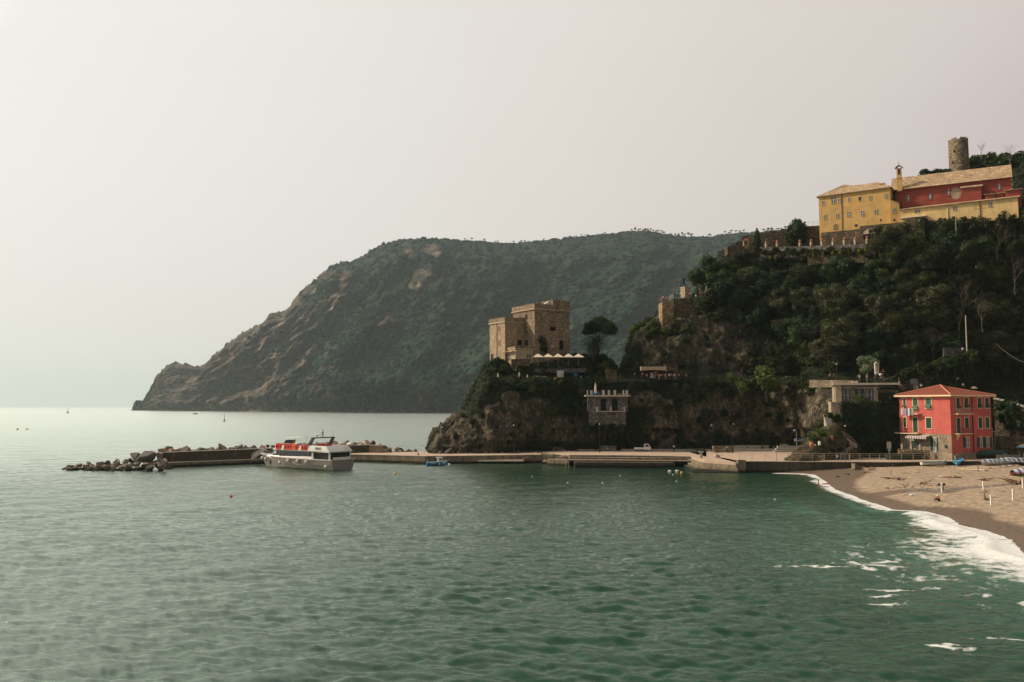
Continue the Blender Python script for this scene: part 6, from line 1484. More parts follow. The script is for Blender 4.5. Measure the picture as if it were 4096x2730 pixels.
for (x0, y0, x1, y1), kw in (((1677, 478, 1712, 600), dict(shutter=M_SHUT, open_sh=1)), ((1757, 478, 1795, 578), dict(shutter=M_SHUT, open_sh=1)), ((1890, 480, 1926, 580), dict(shutter=M_SHUT, open_sh=1)), ((1963, 480, 2000, 580), dict(shutter=M_SHUT, open_sh=1)),
                          ((1681, 676, 1717, 830), dict(shutter=M_SHUT)), ((1763, 676, 1800, 782), dict(shutter=M_SHUT)), ((1897, 674, 1934, 780), dict(shutter=M_SHUT)), ((1967, 672, 2004, 778), dict(shutter=M_SHUT)),
                          ((1770, 874, 1803, 972), dict(pane=M_GLASS)), ((1908, 868, 1936, 965), dict(pane=M_GLASS)), ((1975, 868, 2005, 963), dict(pane=M_GLASS))):
    hwin(RF, x0, y0, x1, y1, **kw)
for x0, x1 in ((1748, 1769), (1888, 1907), (1940, 1952), (1953, 1972), (2008, 2028)):
    m = MB(); RF.pslab(m, *Z8(x0, 870), *Z8(x1, 972), .03, .09); m.build('shutter', M_SHUT, ho)
m = MB(); t_ = RF.sz(*Z8(1838, 700))[0]; m.tube([RF.P(t_, zS2, .12), RF.P(t_, zE, .12)], .1, 6); m.build('drainpipe', simple('brown_pipe', (.10, .03, .025), .6), ho)
for fac, x0, x1, ys, yr, lab in ((LF, 1205, 1330, 640, 585, 0), (LF, 1100, 1327, 832, 782, 1), (RF, 1645, 1795, 640, 585, 0), (RF, 1650, 1795, 836, 784, 1)):
    t0, z0, t1, z1 = fac.rect(*Z8(x0, yr), *Z8(x1, ys)); m = MB(); fac.slab(m, t0, z0-.05, t1, z0+.1, .02, 1.1); bo = m.build('balcony', M_TRIM, ho)
    m = MB(); w_ = 1.05
    for zz in (z0+.2, z1): m.tube([fac.P(t0+.05, zz, .05), fac.P(t0+.05, zz, w_), fac.P(t1-.05, zz, w_), fac.P(t1-.05, zz, .05)], .028, 4)
    n_ = int((t1-t0)/.16)
    for k in range(n_+1): tt_ = t0+.05+(t1-t0-.1)*k/n_; m.tube([fac.P(tt_, z0+.1, w_), fac.P(tt_, z1, w_)], .014, 3)
    m.build('railing', M_RAIL if lab == 0 else simple('brown_rail', (.12, .05, .04), .6), bo)
    if lab and fac is RF: m = MB(); m.hexa([fac.P(t0+.8, z0-1.2, .05), fac.P(t0+1., z0-1.2, .05), fac.P(t0+1., z0-1.2, .15), fac.P(t0+.8, z0-1.2, .15)], [fac.P(t0+.7, z0-.06, .05), fac.P(t0+1.1, z0-.06, .05), fac.P(t0+1.1, z0-.06, .8), fac.P(t0+.7, z0-.06, .8)]); m.build('bracket', M_TRIM, bo)
# laundry on the upper left balcony
t0, z0, t1, z1 = LF.rect(*Z8(1168, 585), *Z8(1290, 640)); cols_ = [(.45, .5, .6), (.45, .2, .25), (.35, .25, .35), (.12, .13, .16), (.6, .6, .6), (.1, .12, .12), (.3, .32, .3)]
for k, c_ in enumerate(cols_):
    m = MB(); a_ = t0+(t1-t0)*k/7; dz = .25+.3*((k*37) % 5)/5; LF.slab(m, a_, z1-1.-dz, a_+(t1-t0)/8, z1, 1.15, 1.19)
    single('hanging_cloth', m, simple('cloth_%d' % k, c_, .9, 0, .2), ('pale blue cloth at the left end of the balcony laundry', 'reddish cloth second from left in the balcony laundry', 'mauve cloth third from left in the balcony laundry', 'black cloth fourth from left in the balcony laundry', 'white cloth in the balcony laundry', 'dark cloth right of the white one in the balcony laundry', 'grey cloth at the right end of the balcony laundry')[k], 'laundry', 'laundry hanging on the upper balcony')
# ground floor openings, awning and porch of the left side
window(ho, LF, *Z8(1280, 908), *Z8(1302, 975), M_GREY, M_GLASS, bars=0, fw=.05); m = MB(); LF.pslab(m, *Z8(1235, 905), *Z8(1278, 975), .02, .07); m.build('shutter', M_SHUT, ho)
window(ho, LF, *Z8(1458, 875), *Z8(1484, 1012), M_WHITE, M_GLASS, bars=1, fw=.07, name='glass_door')
m = MB(); LF.pslab(m, *Z8(1424, 870), *Z8(1454, 1000), .02, .08); m.build('door_shutter', M_SHUT, ho); m = MB(); LF.pslab(m, *Z8(1486, 870), *Z8(1496, 1010), .02, .08); m.build('door_shutter', M_SHUT, ho)
m = MB(); LF.pslab(m, *Z8(1565, 945), *Z8(1592, 978), .02, .08); m.build('meter_box', M_DKMETAL, ho)
t0, z0, t1, z1 = LF.rect(*Z8(1225, 853), *Z8(1428, 866)); t = NT('striped_awning'); sp = t.n('ShaderNodeSeparateXYZ'); t.l(t.coord('Object'), sp.inputs[0]); t.bsdf(t.mix(t.math('GREATER_THAN', t.math('FRACT', t.math('MULTIPLY', sp.outputs[1], 2.)), .5), (.6, .56, .5), (.16, .14, .11)), .8)
m = MB(); m.hexa([LF.P(t0, z0, 1.6), LF.P(t1, z0, 1.6), LF.P(t1, z1+.1, .05), LF.P(t0, z1+.1, .05)], [LF.P(t0, z0+.05, 1.6), LF.P(t1, z0+.05, 1.6), LF.P(t1, z1+.15, .05), LF.P(t0, z1+.15, .05)]); LF.slab(m, t0, z0-.35, t1, z0-.003, 1.57, 1.61); m.build('awning', t.m, ho)
pw = thing('porch_wall', LF.P(2, 2.2, 2.2), 'low stone porch wall with square pillars under the striped awning', 'wall'); m = MB(); t0, z0, t1, z1 = LF.rect(*Z8(1170, 975), *Z8(1480, 1035)); LF.slab(m, t0, 1.8, t1, z0+.9, 2.0, 2.3); m.build('wall', M_WALL, pw)
for x_ in (1215, 1305, 1393): tt_ = LF.sz(*Z8(x_, 990))[0]; m = MB(); LF.slab(m, tt_-.2, z0+.9, tt_+.2, z0+1.95, 1.95, 2.35); m.build('pillar', M_BEIGE, pw)
m = MB(); [m.tube([LF.P(t0, z0+zz, 2.15), LF.P(t1, z0+zz, 2.15)], .02, 4) for zz in (1.2, 1.5, 1.75)]; m.build('railing', M_DKMETAL, pw)
# ---- walls, ramp and street right of the house
w1 = Fac(pt(3975, 1700, 181), pt(4200, 1700, 174)); m = MB(); strip(w1, [(3975, 1597), (4040, 1611), (4096, 1630), (4200, 1665)], 1850, -3, 0); rw = single('ramp_wall', m, M_WALL, 'tall stone wall below the sloping path right of the coral house', 'wall')
m = MB(); strip(w1, [(3975, 1592), (4040, 1606), (4096, 1625), (4200, 1660)], 1640, 0.01, .3); m2 = MB(); 
for (xa, ya), (xb, yb) in zip(((3975, 1591), (4040, 1605), (4096, 1624)), ((4040, 1605), (4096, 1624), (4200, 1659))):
    A, B = w1.at(xa, ya), w1.at(xb, yb); m2.hexa([A+w1.n*.5-Vector((0, 0, .35)), B+w1.n*.5-Vector((0, 0, .35)), B-w1.n*1.-Vector((0, 0, .35)), A-w1.n*1.-Vector((0, 0, .35))], [A+w1.n*.5, B+w1.n*.5, B-w1.n*1., A-w1.n*1.])
single('path_ledge', m2, M_CONCG, 'pale concrete edge of the sloping path at the right edge', 'ledge')
w2 = Fac(pt(3985, 1840, 173), pt(4200, 1840, 169)); m = MB(); strip(w2, [(3997, 1747), (4060, 1750), (4096, 1757), (4200, 1770)], 1850, -5, 0); single('garden_wall', m, M_WALL, 'lower stone wall with a railing behind the covered boats', 'wall')
railing([w2.at(3998, 1747), w2.at(4060, 1750), w2.at(4130, 1762)], 1.2, 'street_railing', 'dark railing on the lower stone wall right of the coral house', M_DKMETAL, 2, 1.1, .03)
m = MB(); b0 = w2.P(3.4, 2.0, .03); pts_ = [w2.P(5.2, 1.8), w2.P(8.8, 1.8)]+[w2.P(7+1.8*math.cos(a), 3.4+1.2*math.sin(a)) for a in np.linspace(0, math.pi, 9)]; m.hexa([p_+w2.n*.01 for p_ in pts_], [p_+w2.n*.06 for p_ in pts_]); single('boat_store_arch', m, M_BLACK, 'dark arched boat store in the lower stone wall', 'arch')
m = MB(); b0 = pt(3972, 1840, 171); m.box(b0+Vector((0, 0, 3.2)), (.08, .5, 6.4)); m.box(b0+Vector((.35, 0, 5.6)), (.5, .1, .1)); m.tube([b0+Vector((.6, 0, 5.6)), b0+Vector((.5, 0, 1))], .05, 5); single('garden_arch', m, M_CONCG, 'thin pale pipe frame at the right corner of the coral house', 'frame')
plant('b2', pt(4045, 1700, 176), 3.4, .4, 'dark bush against the stone wall right of the coral house', 'bush', None, 1.2)
b0 = pt(4085, 1770, 171); e = thing('beach_umbrella', b0-Vector((0, 0, 3.2)), 'yellow and blue beach umbrella cut by the right edge', 'umbrella')
m = MB(); c0 = pt(4100, 1775, 170); n = 10; rim = [c0+Vector((1.6*math.cos(2*math.pi*k/n), 1.6*math.sin(2*math.pi*k/n), -.75)) for k in range(n)]; mid_ = [c0+Vector((.95*math.cos(2*math.pi*k/n), .95*math.sin(2*math.pi*k/n), -.3)) for k in range(n)]
m.add([c0]+mid_+rim, [(0, 1+k, 1+(k+1) % n) for k in range(n)]+[(1+k, 1+n+k, 1+n+(k+1) % n, 1+(k+1) % n) for k in range(n)]); m.m = [0]*n+[1]*n
m.build('canopy', [simple('umbrella_yellow', (.65, .42, .05), .7), simple('umbrella_blue', (.25, .42, .55), .7)], e); m = MB(); m.tube([c0-Vector((0, 0, 3)), c0], .03, 5); m.build('pole', M_METAL, e)
for px, yb, yt, lab in ((3826, 1555, 1452, 'dark street lamp with a small white arm behind the coral roof'),):
    b0 = pt(px, yb, 188); e = thing('street_lamp', b0, lab, 'street lamp'); h_ = (yb-yt)*188/F; m = MB(); m.tube([b0-Vector((0, 0, 1)), b0+Vector((0, 0, h_))], .06, 6); m.build('post', M_DKMETAL, e)
    m = MB(); q = pt(px+6, 1514, 188); m.tube([Vector((b0.x, b0.y, q.z-.4)), q], .04, 5); m.ball(q, (.25, .12, .08)); m.build('lamp_head', M_WHITE, e)
b0 = pt(3896, 1556, 186); m = MB(); m.lathe(b0, [(.7, 0), (.75, .1), (.4, .45), (.05, .6)], 12); m.tube([b0-Vector((0, 0, 2)), b0], .05, 5); single('garden_parasol', m, simple('tan_canvas', (.5, .36, .24), .8), 'small tan parasol just above the coral roof', 'parasol')
# ================================================================ quay and promenade
t = NT('quay_concrete'); v = t.pos(); n1 = t.noise(v, .7, 5, .6); n2 = t.noise(v, 6., 4, .65)
c = t.ramp(t.math('ADD', t.math('MULTIPLY', n1, .5), t.math('MULTIPLY', n2, .5)), [(.35, (.30, .225, .165)), (.65, (.50, .385, .285))]); t.bsdf(c, .88, t.bump(n2, .3, .04), 0, .15); M_DECK = t.m
def quay_wall_mat(name, light, dark):
    t = NT(name); v = t.pos(); sp = t.n('ShaderNodeSeparateXYZ'); t.l(v, sp.inputs[0])
    n1 = t.noise(t.scale(v, 1, 1, .3), 1.3, 5, .7); n2 = t.noise(v, 4., 4, .7)
    c = t.ramp(n2, [(.3, tuple(x*.6 for x in light)), (.7, light)]); c = t.mix(t.ramp(n1, [(.45, 0.), (.65, .75)]), c, dark)
    joint = t.math('LESS_THAN', t.math('FRACT', t.math('MULTIPLY', sp.outputs[0], .55)), .035); c = t.mix(t.math('MULTIPLY', joint, .6), c, dark)
    tide = t.ramp(t.math('ADD', sp.outputs[2], t.math('MULTIPLY', n2, .35)), [(.45, 1.), (.85, 0.)]); c = t.mix(tide, c, (.014, .014, .010))
    t.bsdf(c, .85, t.bump(n2, .6, .08), 0, .25); return t.m
M_QW = quay_wall_mat('quay_wall_concrete', (.27, .215, .15), (.06, .047, .032)); M_QD = quay_wall_mat('quay_wall_dark', (.085, .07, .05), (.022, .020, .016))
def edge_pts(L): return [gz(a, b, z) for a, b, z in L]
# front edge of the deck, left to right (photo column, row, height)
EDGE = edge_pts([(1400, 1818, 1.65), (1550, 1821, 1.68), (1700, 1825, 1.7), (1900, 1823, 1.75), (2074, 1820, 1.8), (2175, 1819, 1.85), (2240, 1819, 1.95)])
EDGE2 = edge_pts([(2240, 1819, 1.95), (2278, 1821, 2.0), (2500, 1822, 2.0), (2700, 1825, 2.0), (2826, 1828, 2.0)])
EDGE3 = edge_pts([(2960, 1846, 2.1), (3060, 1846, 2.15), (3250, 1847, 2.2), (3440, 1848, 2.2), (3560, 1849, 2.2), (3700, 1847, 2.25), (3800, 1846, 2.3), (4000, 1842, 2.5), (4200, 1840, 2.6)])
def deck(edge, backY, name='promenade'):
    m = MB(); n = len(edge)
    top = [Vector(p) for p in edge]; bk = [Vector((p.x*backY/p.y if False else p.x, backY, p.z+.05)) for p in edge]
    m.add(top+bk, [(i, i+1, n+i+1, n+i) for i in range(n-1)]); o = m.build(name, M_DECK); return tag(o, kind='structure')
deck(EDGE+EDGE2[1:], 207.5); 
e3b = [Vector(p) for p in EDGE2[-1:]]+[Vector(p) for p in EDGE3]
m = MB(); top = [EDGE2[-1]]+[gz(2900, 1833, 2.03)]+EDGE3; bk = [Vector((p.x*207.5/p.y, 207.5, 2.1)) for p in top]; n = len(top)
m.add(top+bk, [(i, i+1, n+i+1, n+i) for i in range(n-1)]); o = m.build('promenade', M_DECK); tag(o, kind='structure')
def wall_run(edge, mat, label, name='quay_wall', depth=-2.2, capc=True, thick=.5, z_in=None):
    e = thing(name, edge[len(edge)//2]*1., label, 'wall'); m = MB(); cp = MB()
    for a, b in zip(edge[:-1], edge[1:]):
        m.hexa([Vector((a.x, a.y, depth)), Vector((b.x, b.y, depth)), Vector((b.x, b.y+thick, depth)), Vector((a.x, a.y+thick, depth))], [Vector((a.x, a.y, a.z-.1)), Vector((b.x, b.y, b.z-.1)), Vector((b.x, b.y+thick, b.z-.1)), Vector((a.x, a.y+thick, a.z-.1))])
        cp.hexa([Vector((a.x, a.y-.08, a.z-.098)), Vector((b.x, b.y-.08, b.z-.098)), Vector((b.x, b.y+thick, b.z-.098)), Vector((a.x, a.y+thick, a.z-.098))], [Vector((a.x, a.y-.08, a.z+.03)), Vector((b.x, b.y-.08, b.z+.03)), Vector((b.x, b.y+thick, b.z+.03)), Vector((a.x, a.y+thick, a.z+.03))])
    m.build('face', mat, e); cp.build('coping', M_CONC, e); return e
wall_run(EDGE, M_QW, 'stained concrete quay wall behind the small blue boat')
wall_run(EDGE2, M_QW, 'upper concrete tier of the quay below the white pickup')
wall_run(EDGE3, M_QD, 'dark stone quay wall with a railing above the end of the beach')
# lower tiers and landing platform in front of the middle stretch
def tier(px0, px1, z, off0, off1, label, mat=M_QW, zlo=-2., y0=None, name='quay_tier'):
    m = MB(); P0 = [gz(px0, y0[0], z), gz(px1, y0[1], z)]
    a, b = P0; m.hexa([Vector((a.x, a.y, zlo)), Vector((b.x, b.y, zlo)), Vector((b.x, b.y+off1, zlo)), Vector((a.x, a.y+off0, zlo))], [a, b, Vector((b.x, b.y+off1, z)), Vector((a.x, a.y+off0, z))])
    return single(name, m, mat, label, 'quay step')
tier(2278, 2826, 1.62, 3.2, 3.2, 'middle concrete tier of the quay', y0=(1830, 1835))
tier(2268, 2775, 1.25, 4., 4., 'long low landing ledge along the middle of the quay', zlo=1.08, y0=(1841, 1845))
tier(2300, 2700, 1.06, 3., 3., 'dark recessed quay foundation under the landing ledge', M_QD, y0=(1850, 1853), name='quay_foundation')
for k, px in enumerate((2272, 2328, 2380, 2470, 2535, 2610, 2690, 2765)):
    a = gz(px, 1846, 1.07); m = MB(); m.box(Vector((a.x, a.y+.2, -.5)), (.35, .35, 3.1)); single('quay_pile', m, M_QD, 'dark pile under the long landing ledge', 'pile', 'piles under the landing ledge')
tier(2192, 2272, 1.25, 6., 6., 'stained block of quay right of the big rock by the steps', y0=(1839, 1842))
for k in range(5):
    tier(2222+k*9, 2262+k*3, 1.32+k*.13, 2., 2., 'one of the low stone steps right of the big quay rock', y0=(1835-k*3.2, 1835-k*3.2), name='stone_step').__setitem__('group', 'stone steps by the quay rock')
for k in range(4):
    tier(2790+k*12-8, 2955-k*4, .42+k*.525, 16., 16., 'broad pale step going down to the water on the right of the quay', M_QW if k < 3 else M_DECK, y0=(1876-k*11.5, 1886-k*12.), name='broad_step').__setitem__('group', 'broad pale steps down to the water')
tier(2770, 2948, .12, 5., 5., 'dark wet foot of the broad steps', M_QD, y0=(1886, 1892), name='step_foot')
a = gz(2951, 1893, 0); m = MB(); m.box(a+Vector((.9, 1.0, .8)), (1.5, 1.4, 3.2)); single('corner_block', m, M_QW, 'rough pale corner block at the end of the broad steps', 'block')
m = MB(); a = gz(2805, 1846, 1.3); m.box(a+Vector((0, 0, .9)), (.5, .4, 2.1)); m.box(a+Vector((0, 0, 1.95)), (1.0, .5, .25)); single('mooring_post', m, M_CONCG, 'concrete mooring post with a crossbar beside the broad steps', 'post')
for k, (px, py) in enumerate(((1673, 1822), (2166, 1817))):
    a = gz(px, py, 1.75); m = MB(); m.lathe(a, [(.16, 0), (.12, .2), (.2, .42), (.12, .5)], 10); single('mooring_bollard', m, M_DKMETAL, ('small dark bollard left of the big quay rock', 'small dark bollard on the quay left of the blue boat')[1-k], 'bollard')
for k, (x0, y0, x1, y1) in enumerate(((2268, 1845, 2256, 1868), (2271, 1845, 2262, 1868), (2328, 1845, 2321, 1862), (2275, 1846, 2274, 1868), (2615, 1848, 2604, 1872))):
    A = gz(x0, y0, 1.2); B = gz(x1, y1, 0.); B = Vector((B.x, A.y-.3, -.2)); m = MB(); m.tube([A, A.lerp(B, .5), B], .03, 4); single('mooring_rope', m, M_RAIL, 'thin rope hanging from the landing ledge into the water', 'rope', 'ropes hanging from the landing ledge')
# notched steps in the left quay wall
for sx, sgn, lab in ((1905, 1, 'recessed steps at the left end of the notch in the quay wall'), (2110, -1, 'recessed steps at the right end of the notch in the quay wall')):
    m = MB(); a = gz(sx, 1826, 1.5)
    for k in range(5): m.box(Vector((a.x+sgn*k*.5, a.y-.5, 1.3-k*.24)), (.52, .9, .26))
    single('recessed_steps', m, M_QW, lab, 'steps')
A, B = gz(1912, 1842, .75), gz(2095, 1842, .75); m = MB(); m.hexa([Vector((A.x, A.y, .45)), Vector((B.x, B.y, .45)), Vector((B.x, B.y+2, .45)), Vector((A.x, A.y+2, .45))], [A, B, Vector((B.x, B.y+2, .75)), Vector((A.x, A.y+2, .75))]); single('landing_ledge', m, M_CONC, 'low narrow landing ledge between the two recessed steps', 'ledge')
# walls along the foot of the cliff
def backwall(px0, px1, py, h, mat, label, z=1.9, th=.5, name='low_wall', dx=0.):
    a, b = gz(px0, py, z), gz(px1, py, z); m = MB(); bkv = Vector((0, th, 0)); m.hexa([a-Vector((0, 0, .2)), b-Vector((0, 0, .2)), b+bkv-Vector((0, 0, .2)), a+bkv-Vector((0, 0, .2))], [a+Vector((0, 0, h)), b+Vector((0, 0, h)), b+bkv+Vector((0, 0, h)), a+bkv+Vector((0, 0, h))])
    return single(name, m, mat, label, 'wall')
M_RUB = masonry('pale_rubble', (.12, .10, .075), (.36, .31, .24), 1.5, (.05, .04, .03), 1.1, .12, .2)
backwall(2207, 2262, 1806, 1.0, M_RUB, 'low dry stone wall end beside the big quay rock', 1.9, .8); backwall(2228, 2325, 1805, 1.85, M_RUB, 'dry stone wall of rounded boulders at the foot of the cliff', 1.9, 1.2)
backwall(2310, 2398, 1806, .5, M_CONCG, 'low concrete bench wall between the two stone walls', 1.9, .6, 'bench_wall'); backwall(2311, 2398, 1803, 1.25, M_WALL, 'upper dark part of the bench wall', 1.9, .6)
backwall(2404, 2466, 1807, 1.35, M_RUB, 'pale rubble stone wall with a square top left of the white pickup', 1.9, .8)
backwall(2400, 2404, 1808, 1.5, M_WOODD, 'dark post beside the square rubble wall', 1.9, .3, 'dark_post')
backwall(2484, 2846, 1806.5, .55, M_CONCG, 'long low concrete bench behind the white pickup', 1.95, .6, 'bench_wall'); backwall(2484, 2846, 1803, 1.2, M_WALL, 'long dark stone wall behind the concrete bench', 1.95, .6)
backwall(2855, 2935, 1812, 1.5, M_RUB, 'curved pale rubble planter wall in the middle of the quay', 2.0, 1.2, 'planter_wall')
backwall(2935, 3105, 1809, .7, M_CONCG, 'lower course of the grey concrete wall left of the steps', 2.0, .6, 'bench_wall'); backwall(2938, 3100, 1805, 1.35, M_CONCG, 'upper course of the grey concrete wall left of the steps', 2.0, .6)
for k in range(4): backwall(3098+k*7, 3225, 1811-k*2.2, .42*(k+1), M_CONCG if k < 3 else M_CONC, 'stepped pale concrete seat under the blue banner', 2.05, 1.0, 'stepped_seat')['group'] = 'stepped seats under the blue banner'
# big rock on the quay edge and dark boat-shaped rock behind
t = NT('boulder_rock'); v = t.coord('Object'); oi = t.n('ShaderNodeObjectInfo').outputs['Random']
n1 = t.noise(v, .8, 5, .6); n2 = t.noise(v, 4., 4, .7)
tintc = t.ramp(oi, [(0, (.07, .062, .056)), (.3, (.11, .095, .082)), (.5, (.25, .20, .15)), (.62, (.15, .125, .10)), (.8, (.36, .29, .215)), (.92, (.27, .16, .10)), (1., (.13, .115, .10))])
c = t.mix(1., tintc, t.ramp(t.math('ADD', t.math('MULTIPLY', n1, .6), t.math('MULTIPLY', n2, .4)), [(.3, .55), (.7, 1.35)]), 'MULTIPLY')
sp = t.n('ShaderNodeSeparateXYZ'); t.l(t.pos(), sp.inputs[0]); c = t.mix(t.ramp(t.math('ADD', sp.outputs[2], t.math('MULTIPLY', n1, .4)), [(.25, 1.), (.75, 0.)]), c, (.012, .011, .010))
t.bsdf(c, .85, t.bump(n2, .6, .12), 0, .25); M_BOULD = t.m
def rock_mesh(seed, sub=3, flat=.75, cut=13):
    bm = bmesh.new(); bmesh.ops.create_icosphere(bm, subdivisions=sub, radius=1.)
    gg = random.Random(seed)
    for _ in range(cut):      # shear off faces for a broken block look
        n_ = Vector((gg.uniform(-1, 1), gg.uniform(-1, 1), gg.uniform(-.8, 1))).normalized(); d_ = gg.uniform(.34, .62)
        for v_ in bm.verts:
            k_ = v_.co.dot(n_)-d_
            if k_ > 0: v_.co -= n_*k_*1.0
    co = np.array([v_.co[:] for v_ in bm.verts]); dn = .05*fbm(co[:, 0]*2.2, co[:, 1]*2.2, co[:, 2]*2.2, 3, seed)
    for v_, q in zip(bm.verts, dn): v_.co *= 1+q; v_.co.z *= flat
    me = bpy.data.meshes.new('boulder'); bm.to_mesh(me); bm.free(); me.materials.append(M_BOULD); return me
RM = [rock_mesh(s) for s in range(60, 69)]
def boulder(p, s, label, group=None, rz=None, tilt=.5, name='boulder', mesh=None, sc_=(1, 1, 1)):
    o = bpy.data.objects.new(name, mesh or gq.choice(RM)); COL.objects.link(o); o.location = p; o.scale = (s*sc_[0], s*sc_[1], s*sc_[2])
    o.rotation_euler = (gq.uniform(-tilt, tilt), gq.uniform(-tilt, tilt), gq.uniform(0, 6.28) if rz is None else rz); return tag(o, label, 'boulder', group)
a = gz(2200, 1835, 1.2); boulder(Vector((a.x-.2, a.y-.2, 1.75)), 2.25, 'big rounded rock leaning over the edge of the quay', None, .4, .1, 'quay_rock', None, (1.25, 1, .8))
a = gz(2178, 1856, 0); boulder(Vector((a.x+.2, a.y+.2, .25)), 1.35, 'wet rock at the waterline under the big quay rock', None, .4, .1, 'quay_rock', None, (.9, 1, 1.3))
a = gz(2805, 1808, 2.0); boulder(a+Vector((0, .2, .45)), 1.35, 'dark tarpaulin-like rock in front of the long low wall', None, 0., .05, 'dark_rock', None, (1.4, .7, .7))
# ================================================================ breakwater
BE = [gz(655, 1852, 1.05), gz(800, 1846, 1.05), gz(1067, 1836, 1.05), gz(1200, 1830, 1.25), gz(1330, 1822, 1.5), gz(1400, 1818, 1.65)]
m = MB(); n = len(BE); m.add([Vector(p) for p in BE]+[Vector((p.x*1.0, p.y+7.5, p.z+.04)) for p in BE], [(i, i+1, n+i+1, n+i) for i in range(n-1)]); o = m.build('breakwater_walkway', M_DECK); tag(o, kind='structure')
wall_run(BE, M_QW, 'low concrete edge of the breakwater walkway left of the ferry', 'breakwater_edge')
par = thing('breakwater_wall', pt(1000, 1840, 190), 'long stained concrete parapet wall of the breakwater', 'wall'); m = MB(); cp = MB()
PL = [(646, 1848, 1813, 178.5), (760, 1843.5, 1808, 181.5), (900, 1838, 1803, 186), (1143, 1828, 1793, 194), (1300, 1821, 1787, 199), (1475, 1813, 1782, 204)]
PP = []
for px, yb, yt, Y in PL: b = pt(px, yb, Y); PP.append((Vector((b.x, b.y, .5)), Vector((b.x, b.y, pt(px, yt, Y).z))))
for (b0, t0), (b1, t1) in zip(PP[:-1], PP[1:]):
    tk = Vector((0, 1.4, 0)); m.hexa([b0, b1, b1+tk, b0+tk], [t0, t1, t1+tk, t0+tk]); u = Vector((0, 0, .14)); f_ = Vector((0, -.1, 0)); cp.hexa([t0+f_+u*.02, t1+f_+u*.02, t1+tk+u*.02, t0+tk+u*.02], [t0+f_+u, t1+f_+u, t1+tk+u, t0+tk+u])
t = NT('parapet_concrete'); v = t.pos(); n1 = t.noise(t.scale(v, 1, 1, .3), .8, 5, .7); n2 = t.noise(v, 3., 4, .7)
c = t.ramp(n2, [(.3, (.05, .042, .03)), (.7, (.10, .085, .06))]); c = t.mix(t.ramp(n1, [(.55, 0.), (.7, .7)]), c, (.24, .19, .125)); t.bsdf(c, .9, t.bump(n2, .5, .06), 0, .15); M_PAR = t.m
m.build('face', M_PAR, par); cp.build('coping', M_CONCG, par)
for (x0, x1, yb, yt, Y, tk, lab) in ((1475, 1497, 1814, 1782, 203.5, 2.5, 'tilted concrete block at the end of the parapet'), (1497, 1530, 1813.5, 1783, 202.5, 2.6, 'large square concrete block at the end of the parapet'), (1530, 1549, 1813.5, 1798, 202.5, 2., 'small low concrete block beside the large square one')):
    m = MB(); a, b = pt(x0+.4, yb, Y), pt(x1-.4, yb, Y); zt_ = pt(x0, yt, Y).z; m.hexa([Vector((a.x, a.y, .8)), Vector((b.x, b.y, .8)), Vector((b.x, b.y+tk, .8)), Vector((a.x, a.y+tk, .8))], [Vector((a.x, a.y, zt_)), Vector((b.x, b.y, zt_)), Vector((b.x, b.y+tk, zt_)), Vector((a.x, a.y+tk, zt_))])
    single('concrete_block', m, simple('block_concrete', (.27, .215, .15), .9, 0, .3, 1.2), lab, 'block')
for px, py in ((808, 1834), (945, 1829)):
    a = gz(px, py+3, 1.3); m = MB(); m.box(a+Vector((0, 1.2, .12)), (2.6, .7, .2)); m.box(a+Vector((-1.1, 1.2, -.12)), (.2, .5, .3)); m.box(a+Vector((1.1, 1.2, -.12)), (.2, .5, .3)); single('stone_bench', m, M_CONCG, 'stone bench against the breakwater parapet, ' + ('the left one' if px < 900 else 'the right one'), 'bench')
# boulders behind the parapet
x = 655.
k = 0
while x < 1500:
    Y = float(np.interp(x, [646, 1143, 1475], [182, 198, 208])); yt = float(np.interp(x, [646, 760, 900, 1143, 1300, 1475], [1813, 1808, 1803, 1793, 1787, 1782]))
    s = gq.uniform(1.0, 1.9); p = pt(x, yt-2, Y); big = 1.25 if x < 760 else 1.
    if not 1170 < x < 1290 or True: boulder(Vector((p.x, p.y, p.z-.25+gq.uniform(-.3, .35))), s*1.05*big, 'broken boulder in the row behind the breakwater parapet', 'boulders behind the breakwater parapet', sc_=(1.05, 1, 1.15))
    boulder(Vector((p.x+.6, p.y+3.2, p.z-1.3)), s*1.2, 'broken boulder in the row behind the breakwater parapet', 'boulders behind the breakwater parapet')
    boulder(Vector((p.x-.5, p.y+1.3, p.z+gq.uniform(-.2, .5))), s*.75, 'broken boulder in the row behind the breakwater parapet', 'boulders behind the breakwater parapet')
    x += s*19.; k += 1
